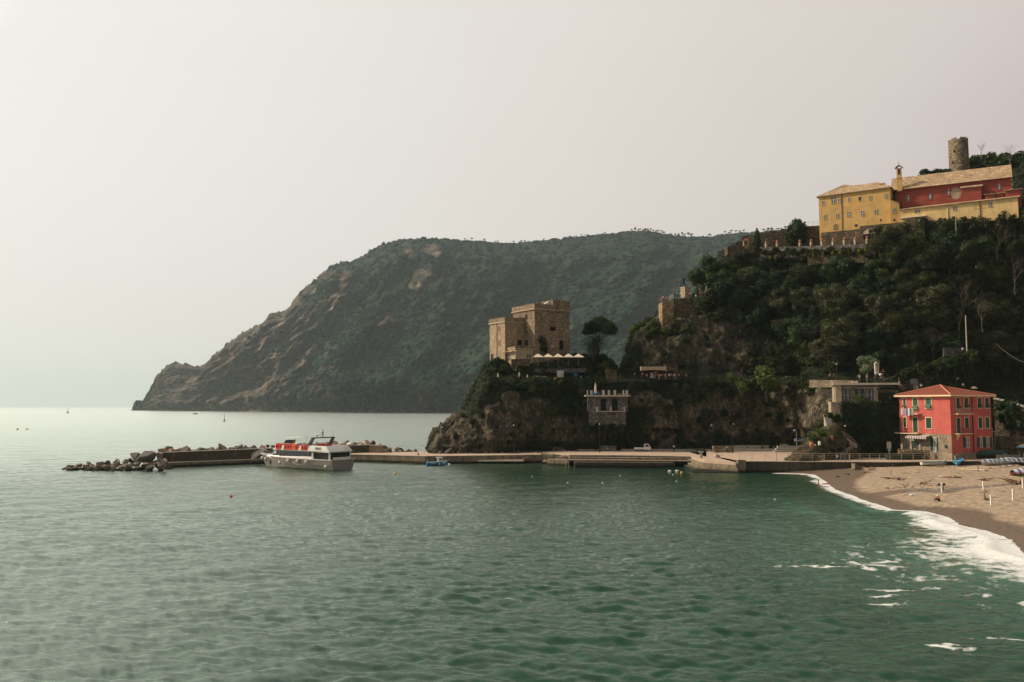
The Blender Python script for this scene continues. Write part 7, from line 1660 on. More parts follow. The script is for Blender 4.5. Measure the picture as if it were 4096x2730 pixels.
# mound at the tip
def tip(px, py, s, z, lab, grp=None, sc_=(1, 1, 1), rz=None):
    a = gz(px, py, z); return boulder(Vector((a.x, a.y, z)), s, lab, grp, rz, .5, sc_=sc_)
GM = 'boulders of the mound at the tip of the breakwater'; LM = 'broken boulder heaped in the mound at the tip of the breakwater'
tipL = [(262, 1876, 1.0, .1), (285, 1868, 1.2, .4), (303, 1878, 1.1, .1), (318, 1862, 1.3, .6), (340, 1872, 1.2, .4), (355, 1855, 1.3, .8), (378, 1874, 1.2, .2), (392, 1858, 1.5, .8), (410, 1870, 1.4, .5), (430, 1852, 1.6, 1.1), (445, 1868, 1.7, .6), (430, 1880, 1.3, .1),
        (468, 1858, 1.7, 1.1), (480, 1876, 1.7, .3), (500, 1850, 1.6, 1.2), (510, 1868, 1.8, .8), (530, 1880, 1.5, .1), (545, 1858, 1.7, 1.2), (556, 1874, 1.7, .5), (580, 1862, 1.7, 1.1), (590, 1880, 1.5, .2), (605, 1870, 1.6, .8), (630, 1862, 1.5, 1.2), (640, 1876, 1.5, .4), (655, 1868, 1.2, .9), (680, 1872, 1.1, .3),
        (560, 1840, 1.6, 1.9), (590, 1846, 1.6, 1.7), (620, 1850, 1.4, 1.5), (640, 1846, 1.2, 1.7), (470, 1843, 1.3, 1.5), (370, 1866, 1.3, .7), (520, 1842, 1.4, 1.6)]
for px, py, s, z in tipL: tip(px, py, s*.78, z*.9, LM, GM)
for k in range(80):
    px = gq.uniform(268, 660); f_ = (px-262)/400; z = gq.uniform(0, .3+1.5*f_); py = 1881-z*15-gq.uniform(0, 14)*f_; tip(px, py, gq.uniform(.5, 1.0), z, LM, GM)
tip(548, 1822, 2.0, 2.5, 'large dark boulder at the upper left of the boulder mound', sc_=(1.2, 1, .9)); tip(587, 1826, 2.0, 2.5, 'large pointed dark boulder beside the upper left one', sc_=(1.1, 1, 1.1)); tip(600, 1828, 1.7, 2.2, 'large pale rounded boulder on top of the boulder mound', sc_=(1.4, 1, 1.)); tip(636, 1822, 1.5, 2.5, 'pale boulder against the left end of the parapet', sc_=(.9, 1, 1.2))
tip(655, 1852, 1.2, 1.6, 'reddish boulder on the right of the mound by the walkway'); tip(640, 1860, 1.3, 1.2, 'brown boulder just below the reddish one')
for px, py, s, z in ((1560, 1806, 1.2, 1.9), (1585, 1808, 1.5, 1.8), (1605, 1806, 1.2, 2.), (1620, 1809, 1.4, 1.7), (1645, 1809, 1.2, 1.6), (1660, 1808, .9, 1.8), (1575, 1794, 1.0, 2.8), (1548, 1793, 1.6, 2.5), (1668, 1801, .9, 2.), (1595, 1797, 1., 2.5), (1480, 1778, 1.4, 3.6), (1504, 1781, .7, 3.6), (1630, 1802, 1., 2.2), (1560, 1798, 1.2, 2.2)):
    a = gz(px, py, z); boulder(Vector((a.x, 206 if z < 3 else 207, pt(px, py, 206).z)), s*.85, 'boulder in the low heap right of the parapet end', 'boulders right of the parapet end')
# small rocks at the foot of the promontory
for k in range(26):
    px = gq.uniform(1722, 2200); a = gz(px, 1811, 1.75); boulder(Vector((a.x, 197.8+gq.uniform(-.3, .8), 1.9)), gq.uniform(.3, .9)*(1.8 if px < 1850 else 1), 'fallen rock at the foot of the promontory on the quay', 'fallen rocks at the foot of the promontory')
# stones on the far shore line
# ================================================================ lamps, railings, banner
def lamp_post(px, yb, yt, Y, label, arm=0.3, mat=None):
    b0 = pt(px, yb, Y); h = (yb-yt)*Y/F; e = thing('street_lamp', b0, label, 'street lamp'); m = MB(); m.tube([b0-Vector((0, 0, .3)), b0+Vector((0, 0, h*.4)), b0+Vector((0, 0, h-.25))], [.09, .07, .045], 7); m.build('post', mat or M_DKMETAL, e)
    m = MB(); q = b0+Vector((arm, 0, h)); m.tube([b0+Vector((0, 0, h-.27)), b0+Vector((arm*.3, 0, h+.05)), q], .03, 5); m.build('arm', mat or M_DKMETAL, e); m = MB(); m.lathe(q-Vector((0, 0, .3)), [(.22, 0), (.18, .12), (.05, .3)], 10); m.build('lamp_head', M_METAL if mat is None else mat, e)
lamp_post(1768, 1799, 1708, 197, 'thin dark lamp post at the tip of the promontory', .05)
lamp_post(2055, 1811, 1700, 196, 'dark lamp post against the brown cliff', .02); lamp_post(2399, 1808, 1695, 197, 'dark lamp post between the bench wall and the rubble wall', .02); lamp_post(2848, 1810, 1700, 195, 'dark lamp post at the end of the long stone wall', .02); lamp_post(2931, 1811, 1695, 194, 'dark lamp post at the right end of the rubble planter', .3)
lamp_post(3188, 1829, 1720, 168, 'tall lamp post with a white head in front of the blue banner', -.35, M_METAL)
lamp_post(3384, 1840, 1702, 165, 'tall lamp post in front of the stairs with the white railing', .05)
lamp_post(3347, 1518, 1453, 186, 'thin lamp post on the road above the terrace house', .05)
m = MB(); a = pt(1762, 1735, 198); m.tube([a, a+Vector((0, 0, 1.7))], .04, 5); m.box(a+Vector((-.1, 0, 1.75)), (.5, .2, .12)); single('navigation_light', m, M_METAL, 'small pale light on a thin rod beside the lamp post at the promontory tip', 'light')
RAILP = [gz(2957, 1843, 2.12), gz(3060, 1844.5, 2.18), gz(3250, 1845.5, 2.22), gz(3346, 1846, 2.22)]
railing(RAILP, 1.45, 'quay_railing', 'long thin railing on the dark quay wall left of the small gate', M_RAIL, 4, 2., .03, post_r=.045)
railing([gz(3346, 1846, 2.22), gz(3397, 1846.5, 2.22)], 1.5, 'quay_gate', 'pale metal gate in the quay railing above the beach steps', M_METAL, 5, .9, .045, cat='gate')
railing([gz(3399, 1847, 2.22), gz(3560, 1847.5, 2.22), gz(3700, 1846, 2.27), gz(3762, 1845.5, 2.3)], 1.45, 'quay_railing', 'long railing right of the small gate in front of the ivy wall', M_RAIL, 4, 2., .03, post_r=.045)
a = gz(3452, 1843, 3.1); m = MB(); m.box(Vector((a.x, RAILP[2].y-.3, 3.2)), (.42, .03, .5)); single('notice_sheet', m, M_WHITE, 'small white notice tied to the quay railing', 'sign')
# banner with two lines of text
def text_mesh(name, body, size, mat, loc, rot, parent=None, ext=.01, align='CENTER', world=True):
    cu = bpy.data.curves.new(name, 'FONT'); cu.body = body; cu.size = size; cu.extrude = ext; cu.align_x = align; cu.align_y = 'CENTER'
    to = bpy.data.objects.new(name, cu); COL.objects.link(to); dg = bpy.context.evaluated_depsgraph_get(); me = bpy.data.meshes.new_from_object(to.evaluated_get(dg)); bpy.data.objects.remove(to)
    me.materials.clear(); me.materials.append(mat); me.name = name; o = bpy.data.objects.new(name, me); COL.objects.link(o); o.location = Vector(loc)-(Vector(parent.location) if parent and world else Vector((0, 0, 0))); o.rotation_euler = rot
    if parent: o.parent = parent
    return o
a, b = pt(3176, 1760, 184), pt(3232, 1761, 184); ban = thing('blue_banner', pt(3204, 1766, 184), 'blue banner with white writing and a round emblem below the road wall', 'banner')
c0 = (a+b)/2; wd = (b-a).length; m = MB(); m.box(c0, (wd, .04, .68)); m.build('cloth', simple('banner_blue', (.025, .075, .19), .7), ban)
text_mesh('lettering', 'Comune di', .30, M_WHITE, c0+Vector((.35, -.04, .14)), (R(90), 0, 0), ban); text_mesh('lettering', 'MONTEROSSO AL MARE', .235, M_WHITE, c0+Vector((.35, -.04, -.18)), (R(90), 0, 0), ban)
m = MB(); cc = c0+Vector((-wd/2+.3, -.03, 0)); 
for k in range(16): a0 = 2*math.pi*k/16; a1 = 2*math.pi*(k+1)/16; m.tube([cc+Vector((.22*math.cos(a0), 0, .22*math.sin(a0))), cc+Vector((.22*math.cos(a1), 0, .22*math.sin(a1)))], .045, 4)
m.build('emblem', M_WHITE, ban)
# ================================================================ garden outcrop with stairs and jars
def outcrop():
    gg = MB(); P = []
    lumps = [((pt(3205, 1848, 166)), (3.2, 3, 1.6)), (pt(3240, 1840, 169), (3.4, 3.6, 3.0)), (pt(3285, 1838, 170), (3.6, 3.6, 5.2)), (pt(3325, 1838, 172), (3.8, 3.8, 6.8)), (pt(3360, 1838, 173), (3.4, 3.2, 5.4)), (pt(3395, 1838, 174.5), (2.8, 2.6, 3.8))]
    vs = []; fs = []; bmx = bmesh.new(); bmesh.ops.create_icosphere(bmx, subdivisions=5, radius=1.); iv = np.array([v_.co[:] for v_ in bmx.verts]); fi = [[v_.index for v_ in f.verts] for f in bmx.faces]; bmx.free()
    # star-shaped union of the lumps around one centre
    ctr = np.array(pt(3310, 1838, 172.5)); ctr[2] = 1.0; R0 = np.zeros(len(iv))
    for rr in np.linspace(.5, 16, 160):
        q = ctr+iv*rr; ins = np.zeros(len(iv), bool)
        for c_, r_ in lumps: ins |= (((q[:, 0]-c_.x)/r_[0])**2+((q[:, 1]-c_.y)/r_[1])**2+((q[:, 2]-c_.z)/r_[2])**2) < 1
        R0 = np.where(ins, rr, R0)
    q = ctr+iv*R0[:, None]; d = .75*fbm(q[:, 0]/2.2, q[:, 1]/2.2, q[:, 2]/2.2, 4, 400, ridge=True)+.25*fbm(q[:, 0]/.6, q[:, 1]/.6, q[:, 2]/.6, 3, 401); q = q+iv*d[:, None]
    m = MB(); m.add(q.tolist(), fi); return m, q
om, oq = outcrop()
t = NT('outcrop_rock'); v = t.pos(); n1 = t.noise(v, .7, 6, .65); n2 = t.noise(v, 3.5, 4, .7)
c = t.ramp(n2, [(.3, (.03, .022, .015)), (.55, (.10, .07, .045)), (.72, (.24, .175, .11))]); c = t.mix(t.ramp(n1, [(.45, 0.), (.55, .85)]), c, (.022, .032, .012)); t.bsdf(c, .95, t.bump(n2, 1., .35), 0, .1)
oc = om.build('rock_outcrop', t.m, None, True); oc.location = (0, 0, 0); tag(oc, 'brown planted rock outcrop under the white stair railing', 'rock')
def oc_at(px, py):
    best = None; w_ = 1e9
    for q in oq[::1]:
        x_, y_ = proj(q); d = (x_-px)**2+(y_-py)**2+ (q[1]-160)*2
        if d < w_: w_ = d; best = q
    return Vector(best)
for px, py, key, s, lab, sz in ((3250, 1755, 'b1', 2.1, 'rounded bright green bush on the left of the garden outcrop', .8), (3280, 1735, 'b1', 1.9, 'rounded bright green bush higher up on the garden outcrop', .8), (3275, 1765, 'b0', 1.3, 'green bush below the rounded bright ones on the outcrop', .9), (3322, 1668, 'b2', 1.5, 'dark ball shaped shrub at the top of the white stairs', 1.), (3350, 1680, 'b0', 1.6, 'green shrub growing against the stone pier', 1.2),
                            (3230, 1810, 'b2', 1.2, 'dark bush low on the garden outcrop', .9), (3330, 1800, 'b3', 1.3, 'brownish bush in the middle of the garden outcrop', .9), (3300, 1780, 'b0', 1.0, 'small green bush beside the brownish one on the outcrop', .9), (3365, 1810, 'b2', 1.5, 'dark bush at the right foot of the garden outcrop', .9), (3350, 1740, 'b2', 1.2, 'dark bush below the stair landing', .9)):
    p = pt(px, py, 177) if py < 1700 else oc_at(px, py); plant(key, p-Vector((0, 0, .2)), s*.6, 1., lab, 'bush', None, sz)
palm(pt(3330, 1712, 171.5), .3, 1.5, 34, 'spiky yellow-green agave at the bend of the white stairs', 3, 'agave', L_YELLOW, .25)
palm(pt(3246, 1772, 166.3), .2, .55, 16, 'small yellow agave growing in the orange jar', 4, 'agave', L_YELLOW, .3)
for (px, py, Y, s, lab) in ((3246, 1788, 166.4, 1.0, 'big orange clay jar at the left of the garden outcrop'), (3327, 1757, 168., .75, 'orange clay jar hanging on the rock below the stair landing')):
    b0 = pt(px, py, Y); m = MB(); m.lathe(b0-Vector((0, 0, .2)), [(.22*s, 0), (.38*s, .35*s), (.46*s, .75*s), (.30*s, 1.1*s), (.34*s, 1.2*s)], 14); single('clay_jar', m, M_TERRA, lab, 'jar')
b0 = pt(3278, 1782, 166.6); m = MB(); m.lathe(b0, [(.2, 0), (.28, .3), (.22, .7), (.3, .8)], 12); single('stone_urn', m, M_WHITE, 'white stone urn beside the orange clay jar', 'urn')
b0 = pt(3264, 1784, 166.6); m = MB(); m.lathe(b0-Vector((.3, 0, 0)), [(.2, 0), (.3, .15), (.12, .3)], 8); single('white_stone', m, M_WHITE, 'low white stone between the jar and the urn', 'stone')
# stairs with white railings
st = thing('garden_stairs', pt(3310, 1710, 172), 'narrow garden stairs with a pale tube railing down the outcrop', 'stairs')
m = MB(); A = pt(3310, 1672, 177); B = pt(3316, 1712, 172.5)
for k in range(12): q = A.lerp(B, k/11); m.box(q-Vector((0, 0, .9)), (1.3, .55, 1.8))
q = pt(3325, 1727, 171.2); m.box(q-Vector((0, 0, .5)), (2.2, 1.6, 1.)); m.build('steps', M_CONCG, st)
m = MB(); A = pt(3338, 1735, 170.8); B = pt(3385, 1757, 170.3); C = pt(3418, 1776, 171.5)
for k in range(14): q = A.lerp(B, k/13); m.box(q-Vector((0, 0, .4)), (.55, 1.1, .8))
for k in range(9): q = B.lerp(C, (k+1)/9); m.box(q-Vector((0, 0, .4)), (.5, 1.1, .8))
m.build('steps', M_CONCG, st)
def stair_rail(pts_, par):
    m = MB(); T = [Vector(p_) for p_ in pts_]
    for dz in (0., -.55): m.tube([p_+Vector((0, 0, dz)) for p_ in T], .045, 5, 0, False)
    m.build('rail', M_RAIL, par)
    for p_ in T: m = MB(); m.tube([p_, p_-Vector((0, 0, 1.25))], .04, 5); m.build('post', M_RAIL, par)
stair_rail([pt(3294, 1660, 175.5), pt(3309, 1709, 171), pt(3338, 1709, 170.3), pt(3381, 1737, 169.7), pt(3419, 1764, 170.5)], st)
stair_rail([pt(3294, 1660, 175.5), pt(3309, 1660, 176.5)], st)
m = MB(); A, B = pt(3419, 1780, 170), pt(3362, 1822, 167); n_ = 16
for k in range(n_): 
    q0, q1 = A.lerp(B, k/n_), A.lerp(B, (k+.72)/n_); u = Vector((0, 0, .85)); tk = Vector((0, .05, 0)); m.hexa([q0-u*.5, q1-u*.5, q1-u*.5+tk, q0-u*.5+tk], [q0+u*.5, q1+u*.5, q1+u*.5+tk, q0+u*.5+tk])
single('slatted_fence', m, simple('grey_slats', (.24, .19, .14), .8), 'sloping grey slatted fence at the foot of the garden stairs', 'fence')
m = MB(); m.hexa([A-Vector((0, 0, 2.5)), B-Vector((0, 0, 1.3)), B+Vector((0, 1.4, -1.3)), A+Vector((0, 1.4, -2.5))], [A-Vector((0, 0, .5)), B-Vector((0, 0, .5)), B+Vector((0, 1.4, -.5)), A+Vector((0, 1.4, -.5))]); single('garden_ramp', m, M_WALL, 'stone ramp behind the slatted fence', 'ramp')
backwall(3218, 3300, 1843, 1.1, M_WALLY, 'low pale stone planter wall at the foot of the outcrop', 2.2, .5, 'planter_wall')
for (px, yb, yt, w_, lab, mat) in ((3557, 1795, 1768, 2.0, 'grey rounded sign board in front of the ivy wall', M_CONC), (3558, 1806, 1797, 1.3, 'small pale notice under the rounded sign board', simple('pale_notice', (.35, .38, .36), .6))):
    p = pt(px, yb, 170); h_ = (yb-yt)*170/F; m = MB(); m.box(p+Vector((0, 0, h_/2)), (w_*.42, .06, h_)); m.box(p+Vector((0, .05, -.8)), (.08, .08, 1.6)); single('sign_board', m, mat, lab, 'sign')
# beach steps below the gate
for k in range(8):
    a = gz(3404+k*7.5, 1850, 2.2); m = MB(); m.box(Vector((a.x+.2, a.y-.9, 2.0-k*.24-.5)), (.42, 1.5, 1.0)); single('beach_step', m, M_QW, 'stone step leading from the gate down to the beach', 'step', 'stone steps from the gate to the beach')
# ================================================================ the ferry
M_HULL = simple('grey_hull', (.20, .185, .165), .45, 0, .1, .6, .4); M_FW = simple('ferry_white', (.64, .62, .585), .4, 0, .06); M_FRED = simple('raft_red', (.62, .05, .04), .5); M_FOR = simple('raft_orange', (.75, .24, .04), .5)
M_NAVY = simple('dark_arch', (.03, .035, .045), .4); M_LIFEW = simple('fender_white', (.60, .56, .50), .5)
al = R(145); S0 = gz(1326, 1885, 0); fwd = Vector((math.cos(al), math.sin(al), 0)); prt = Vector((-fwd.y, fwd.x, 0)); BW = 3.05
org = S0-prt*BW
fer = thing('ferry', (org.x, org.y, 0), 'grey and white passenger ferry moored bow first at the breakwater', 'boat', None, al)
fer.scale = (1.08, 1.08, 1.08); FL = 23.2
def hull_mb(L, Bm, z0, sheer, n=16, bowrake=2., tum=.82, stern=.93, draft=-.5):
    rows = []
    for i in range(n+1):
        f = i/n; w = Bm*(stern+(1-stern)*min(1, f*3))*(1-max(0, (f-.45)/.55)**2.3); zt = z0+sheer*f**2.2
        xb = L*f-bowrake*f**3*1.0
        rows.append([(xb, 0, draft), (xb, w*tum*.75, draft*.6), (xb+bowrake*.25*f**3, w*tum, .12), (xb+bowrake*.6*f**3, w*.95, zt*.55), (L*f, w, zt)])
    vs = []; fs = []
    for s in (1, -1):
        b = len(vs)
        for r_ in rows: vs += [(x, y*s, z) for x, y, z in r_]
        for i in range(n):
            for k in range(4):
                q = (b+i*5+k, b+(i+1)*5+k, b+(i+1)*5+k+1, b+i*5+k+1); fs.append(q if s > 0 else q[::-1])
    m = MB(); m.add(vs, fs); nn = (n+1)*5
    m.add([rows[0][4], rows[0][3], rows[0][2], rows[0][1], (rows[0][1][0], -rows[0][1][1], rows[0][1][2]), (rows[0][2][0], -rows[0][2][1], rows[0][2][2]), (rows[0][3][0], -rows[0][3][1], rows[0][3][2]), (rows[0][4][0], -rows[0][4][1], rows[0][4][2])], [tuple(range(8))])
    return m, rows
hm, hr = hull_mb(FL, BW, 1.85, .45)
o = hm.build('hull', M_HULL, fer, False, world=False); recalc(o)
m = MB(); tops = [r_[4] for r_ in hr]; n = len(tops); m.add([(x, y-.05, z-.12) for x, y, z in tops]+[(x, -y+.05, z-.12) for x, y, z in tops], [(i, i+1, n+i+1, n+i) for i in range(n-1)]); m.build('deck', M_FW, fer, world=False)
m = MB()
for s in (1, -1): m.tube([(x, y*s, z+.03) for x, y, z in tops], .085, 5)
m.build('gunwale', M_FW, fer, world=False)
def cab(m, x0, x1, w, z0, z1, r0=0, r1=0, inset=.12, mi=0):
    m.hexa([(x0, -w, z0), (x1, -w*.9, z0), (x1, w*.9, z0), (x0, w, z0)], [(x0+r0, -w+inset, z1), (x1-r1, (-w+inset)*.85, z1), (x1-r1, (w-inset)*.85, z1), (x0+r0, w-inset, z1)], mi)
m = MB(); cab(m, 5.2, 17.8, 2.55, 1.75, 2.05); cab(m, 5.2, 18.6, 2.6, 2.0, 2.35, 0, .4); m.build('coaming', M_FW, fer, world=False)
m = MB(); cab(m, 5.3, 17.0, 2.5, 2.35, 3.3, .3, .9); wb_ = m.build('cabin', M_NAVY, fer, world=False)
m = MB()
for k in range(10):
    x0 = 6.4+k*.9
    for s in (1, -1): m.hexa([(x0, s*2.475, 2.45), (x0+.8, s*2.46, 2.45), (x0+.8, s*2.5, 2.45), (x0, s*2.515, 2.45)], [(x0, s*2.375, 3.2), (x0+.8, s*2.36, 3.2), (x0+.8, s*2.40, 3.2), (x0, s*2.415, 3.2)])
m.build('windows', M_DARKG, fer, world=False)
m = MB(); m.hexa([(17.0, -2.1, 2.3), (19.0, -1.5, 2.3), (19.0, 1.5, 2.3), (17.0, 2.1, 2.3)], [(15.9, -2.0, 3.4), (16.6, -1.6, 3.35), (16.6, 1.6, 3.35), (15.9, 2.0, 3.4)]); m.build('windscreen', simple('tinted_glass', (.07, .08, .085), .15, 0, .1, 2, .6), fer, world=False)
m = MB(); m.hexa([(.6, -2.95, 3.25), (16.6, -2.3, 3.25), (16.6, 2.3, 3.25), (.6, 2.95, 3.25)], [(.6, -2.95, 3.45), (17.0, -2.35, 3.45), (17.0, 2.35, 3.45), (.6, 2.95, 3.45)]); m.build('upper_deck', M_FW, fer, world=False)
m = MB()
for s in (1, -1): m.hexa([(.9, s*2.95, 3.45), (6.5, s*2.9, 3.45), (6.5, s*2.75, 3.45), (.9, s*2.8, 3.45)], [(2.0, s*2.7, 4.4), (6.5, s*2.7, 4.4), (6.5, s*2.55, 4.4), (2.0, s*2.55, 4.4)]); m.hexa([(6.5, s*2.9, 3.45), (16.9, s*2.35, 3.45), (16.9, s*2.2, 3.45), (6.5, s*2.75, 3.45)], [(6.5, s*2.72, 3.62), (15.6, s*2.2, 4.0), (15.6, s*2.05, 4.0), (6.5, s*2.6, 3.62)])
m.hexa([(.6, -2.9, 3.45), (.9, -2.9, 3.45), (.9, 2.9, 3.45), (.6, 2.9, 3.45)], [(1.7, -2.7, 4.4), (2., -2.7, 4.4), (2., 2.7, 4.4), (1.7, 2.7, 4.4)])
for x_ in (8.3, 13.1): m.hexa([(x_, 2.45, 3.45), (x_+.7, 2.45, 3.45), (x_+.7, 2.85, 3.45), (x_, 2.85, 3.45)], [(x_+.1, 2.4, 4.35), (x_+.5, 2.4, 4.35), (x_+.5, 2.7, 4.35), (x_+.1, 2.7, 4.35)])
m.hexa([(14.6, -2.0, 3.45), (17.0, -1.8, 3.45), (17.0, 1.8, 3.45), (14.6, 2.0, 3.45)], [(14.6, -1.8, 4.1), (15.4, -1.5, 4.1), (15.4, 1.5, 4.1), (14.6, 1.8, 4.1)]); m.build('bulwark', M_FW, fer, world=False)
def raft(x, mat, lab=None):
    m = MB(); y = 2.78-(x-6)*.035
    m.box((x-.27, y, 3.98), (.17, .34, .95)); m.box((x+.27, y, 3.98), (.17, .34, .95)); m.box((x, y, 4.4), (.4, .34, .2)); m.box((x, y, 3.62), (.4, .34, .22)); m.ball((x, y, 4.55), (.3, .18, .12), 8, 5); o = m.build('life_float', mat, fer, world=False)
    if lab: o['label'] = lab
for x_ in (6.9, 7.7, 9.5): raft(x_, M_FRED)
raft(9.95+.4, M_FOR, 'orange life float'); [raft(x_, M_FRED) for x_ in (11.1, 11.9, 12.6)]; [raft(x_, M_FRED) for x_ in (14.1, 14.75, 15.3)]
m = MB(); m.hexa([(3., -1.6, 3.5), (14.2, -1.6, 3.5), (14.2, 1.6, 3.5), (3, 1.6, 3.5)], [(3., -1.6, 4.1), (14.2, -1.6, 4.1), (14.2, 1.6, 4.1), (3, 1.6, 4.1)])
m.build('bench_block', simple('brown_seats', (.13, .075, .05), .7), fer, world=False)
for x_ in (3.4, 4.5, 5.6, 10., 11.): 
    m = MB(); m.box((x_, 1.0, 4.25), (.7, 1.0, .12)); m.box((x_-.3, 1.0, 4.45), (.1, 1.0, .4)); m.build('seat', M_FRED if x_ < 6 else M_NAVY, fer, world=False)
m = MB()
for s in (1, -1): m.hexa([(6.4, s*2.75, 3.6), (7.5, s*2.75, 3.6), (7.5, s*2.5, 3.6), (6.4, s*2.5, 3.6)], [(5.0, s*2.6, 5.75), (5.7, s*2.6, 5.75), (5.7, s*2.35, 5.75), (5.0, s*2.35, 5.75)])
m.box((5.35, 0, 5.82), (.75, 5.3, .18)); m.build('arch', M_NAVY, fer, world=False)
m = MB(); m.tube([(5.3, .2, 5.9), (5.3, .2, 7.6)], [.07, .03], 6); m.tube([(5.3, -.3, 6.3), (5.3, .7, 6.3)], .03, 4); m.box((5.3, .2, 6.75), (.25, .2, .3)); m.tube([(5.3, .6, 5.9), (5.3, .2, 6.8)], .02, 4); m.build('mast', M_DKMETAL, fer, world=False)
m = MB(); m.lathe((5.3, 1.6, 5.9), [(.08, 0), (.08, .3), (.42, .34), (.42, .5), (.2, .58)], 12); m.build('radar', M_FW, fer, world=False)
m = MB(); m.tube([(5.2, -2.3, 5.9), (5.2, -2.3, 7.3)], .03, 4); m.build('aerial', M_DKMETAL, fer, world=False)
m = MB(); m.box((13.2, 0, 5.65), (3.2, 3.4, .06)); 
for x_ in (11.8, 13.2, 14.8):
    for s in (1, -1): m.tube([(x_, s*1.6, 5.62), (x_+.3, s*1.6, 3.5)], .03, 4)
m.build('sun_roof', M_FW, fer, world=False)
m = MB(); m.hexa([(15.2, -1.4, 4.0), (15.4, -1.3, 4.0), (15.4, 1.3, 4.0), (15.2, 1.4, 4.0)], [(14.4, -1.3, 5.2), (14.5, -1.2, 5.2), (14.5, 1.2, 5.2), (14.4, 1.3, 5.2)]); m.build('helm_screen', M_GLASS, fer, world=False)
m = MB()
for s in (1, -1):
    for zz in (4.15, 4.62): m.tube([(6.3, s*2.9, zz), (16.0, s*2.42, zz)], .022, 4)
    for k in range(9): m.tube([(6.4+k*1.2, s*(2.88-k*.058), 3.5), (6.4+k*1.2, s*(2.88-k*.058), 4.62)], .02, 4)
m.build('upper_railing', M_FW, fer, world=False)
m = MB()
for s in (1, -1):
    rp = [(17.6, s*2.3, 3.0), (19.5, s*1.85, 3.1), (21.2, s*1.25, 3.2), (22.9, s*.35, 3.35)]
    m.tube(rp, .035, 5); m.tube([(x, y, z-.5) for x, y, z in rp], .022, 4)
    for x, y, z in rp: m.tube([(x, y, z), (x, y, z-1.1)], .025, 4)
m.build('bow_railing', M_METAL, fer, world=False)
m = MB(); m.box((3.0, 0, 2.6), (4.6, 4.4, 1.3)); m.build('aft_cabin', M_DARKG, fer, world=False)
m = MB()
for s in (1, -1): m.box((.9, s*2.5, 2.6), (.25, .25, 1.35)); m.box((5.4, s*2.45, 2.6), (.3, .3, 1.35))
m.box((.45, 0, 2.1), (.1, 4.2, .5)); m.build('aft_posts', M_FW, fer, world=False)
for (x_, z_) in ((21.2, 1.55), (19.2, 1.45), (13.7, 1.0), (11.2, 1.5), (8.6, 1.5), (6.2, 1.45), (1.0, .75)):
    f_ = x_/FL; w_ = BW*(1-max(0, (f_-.45)/.55)**2.3)+.28; m = MB(); m.ball((x_, w_*.99, z_), .33, 12, 8); fo_2 = m.build('fender', M_LIFEW, fer, True, world=False); m = MB(); m.tube([(x_, w_*.99, z_+.3), (x_, w_*.96, 2.1)], .03, 4); m.build('fender_rope', M_DKMETAL, fo_2, world=False)
m = MB(); m.ball((16.6, BW*.93+.15, 1.0), (.18, .18, .5), 8, 6); m.build('fender', M_NAVY, fer, True, world=False)
m = MB(); m.tube([(4.8+.5*k, BW+.06, 2.0-1.2*math.sin(k/14*math.pi)) for k in range(15)], .025, 4); m.tube([(11.8+.3*k, BW+.04, 1.5-.5*math.sin(k/8*math.pi)) for k in range(9)], .025, 4); m.build('mooring_line', M_LIFEW, fer, world=False)
text_mesh('name_lettering', 'EURO', .62, M_NAVY, (3.6, 2.90, 3.92), (R(90-14), 0, R(180)), fer, .02, world=False)
m = MB(); m.lathe((0, 0, 0), [(.3, 0), (.3, .05)], 12); em = m.build('emblem', M_FW, fer, world=False); em.location = (16.0, 2.36, 2.85); em.rotation_euler = (R(-90), 0, 0)
m = MB(); m.ball((.6, -2.2, 4.6), (.8, .5, .35), 10, 6); m.build('dinghy', M_LIFEW, fer, world=False)
gw = thing('gangway', gz(1030, 1836, 1.1), 'pale metal gangway with railings resting on the walkway at the ferry bow', 'gangway')
A = gz(1012, 1837, 1.15); B = pt(1060, 1806, 186); m = MB()
sd = Vector((.3, .9, 0)).normalized()*.55
for s in (1, -1):
    for dz in (0, .35, .7, 1.0): m.tube([A+sd*s+Vector((0, 0, dz)), B+sd*s+Vector((0, 0, dz-.2))], .035, 4)
    for k in range(6): q = A.lerp(B, k/5)+sd*s; m.tube([q, q+Vector((0, 0, 1.0-.2*k/5))], .03, 4)
m.build('railing', M_METAL, gw); m = MB(); m.hexa([A-sd, B-sd, B+sd, A+sd], [A-sd+Vector((0, 0, .08)), B-sd+Vector((0, 0, .08)), B+sd+Vector((0, 0, .08)), A+sd+Vector((0, 0, .08))]); m.build('plank', M_METAL, gw)

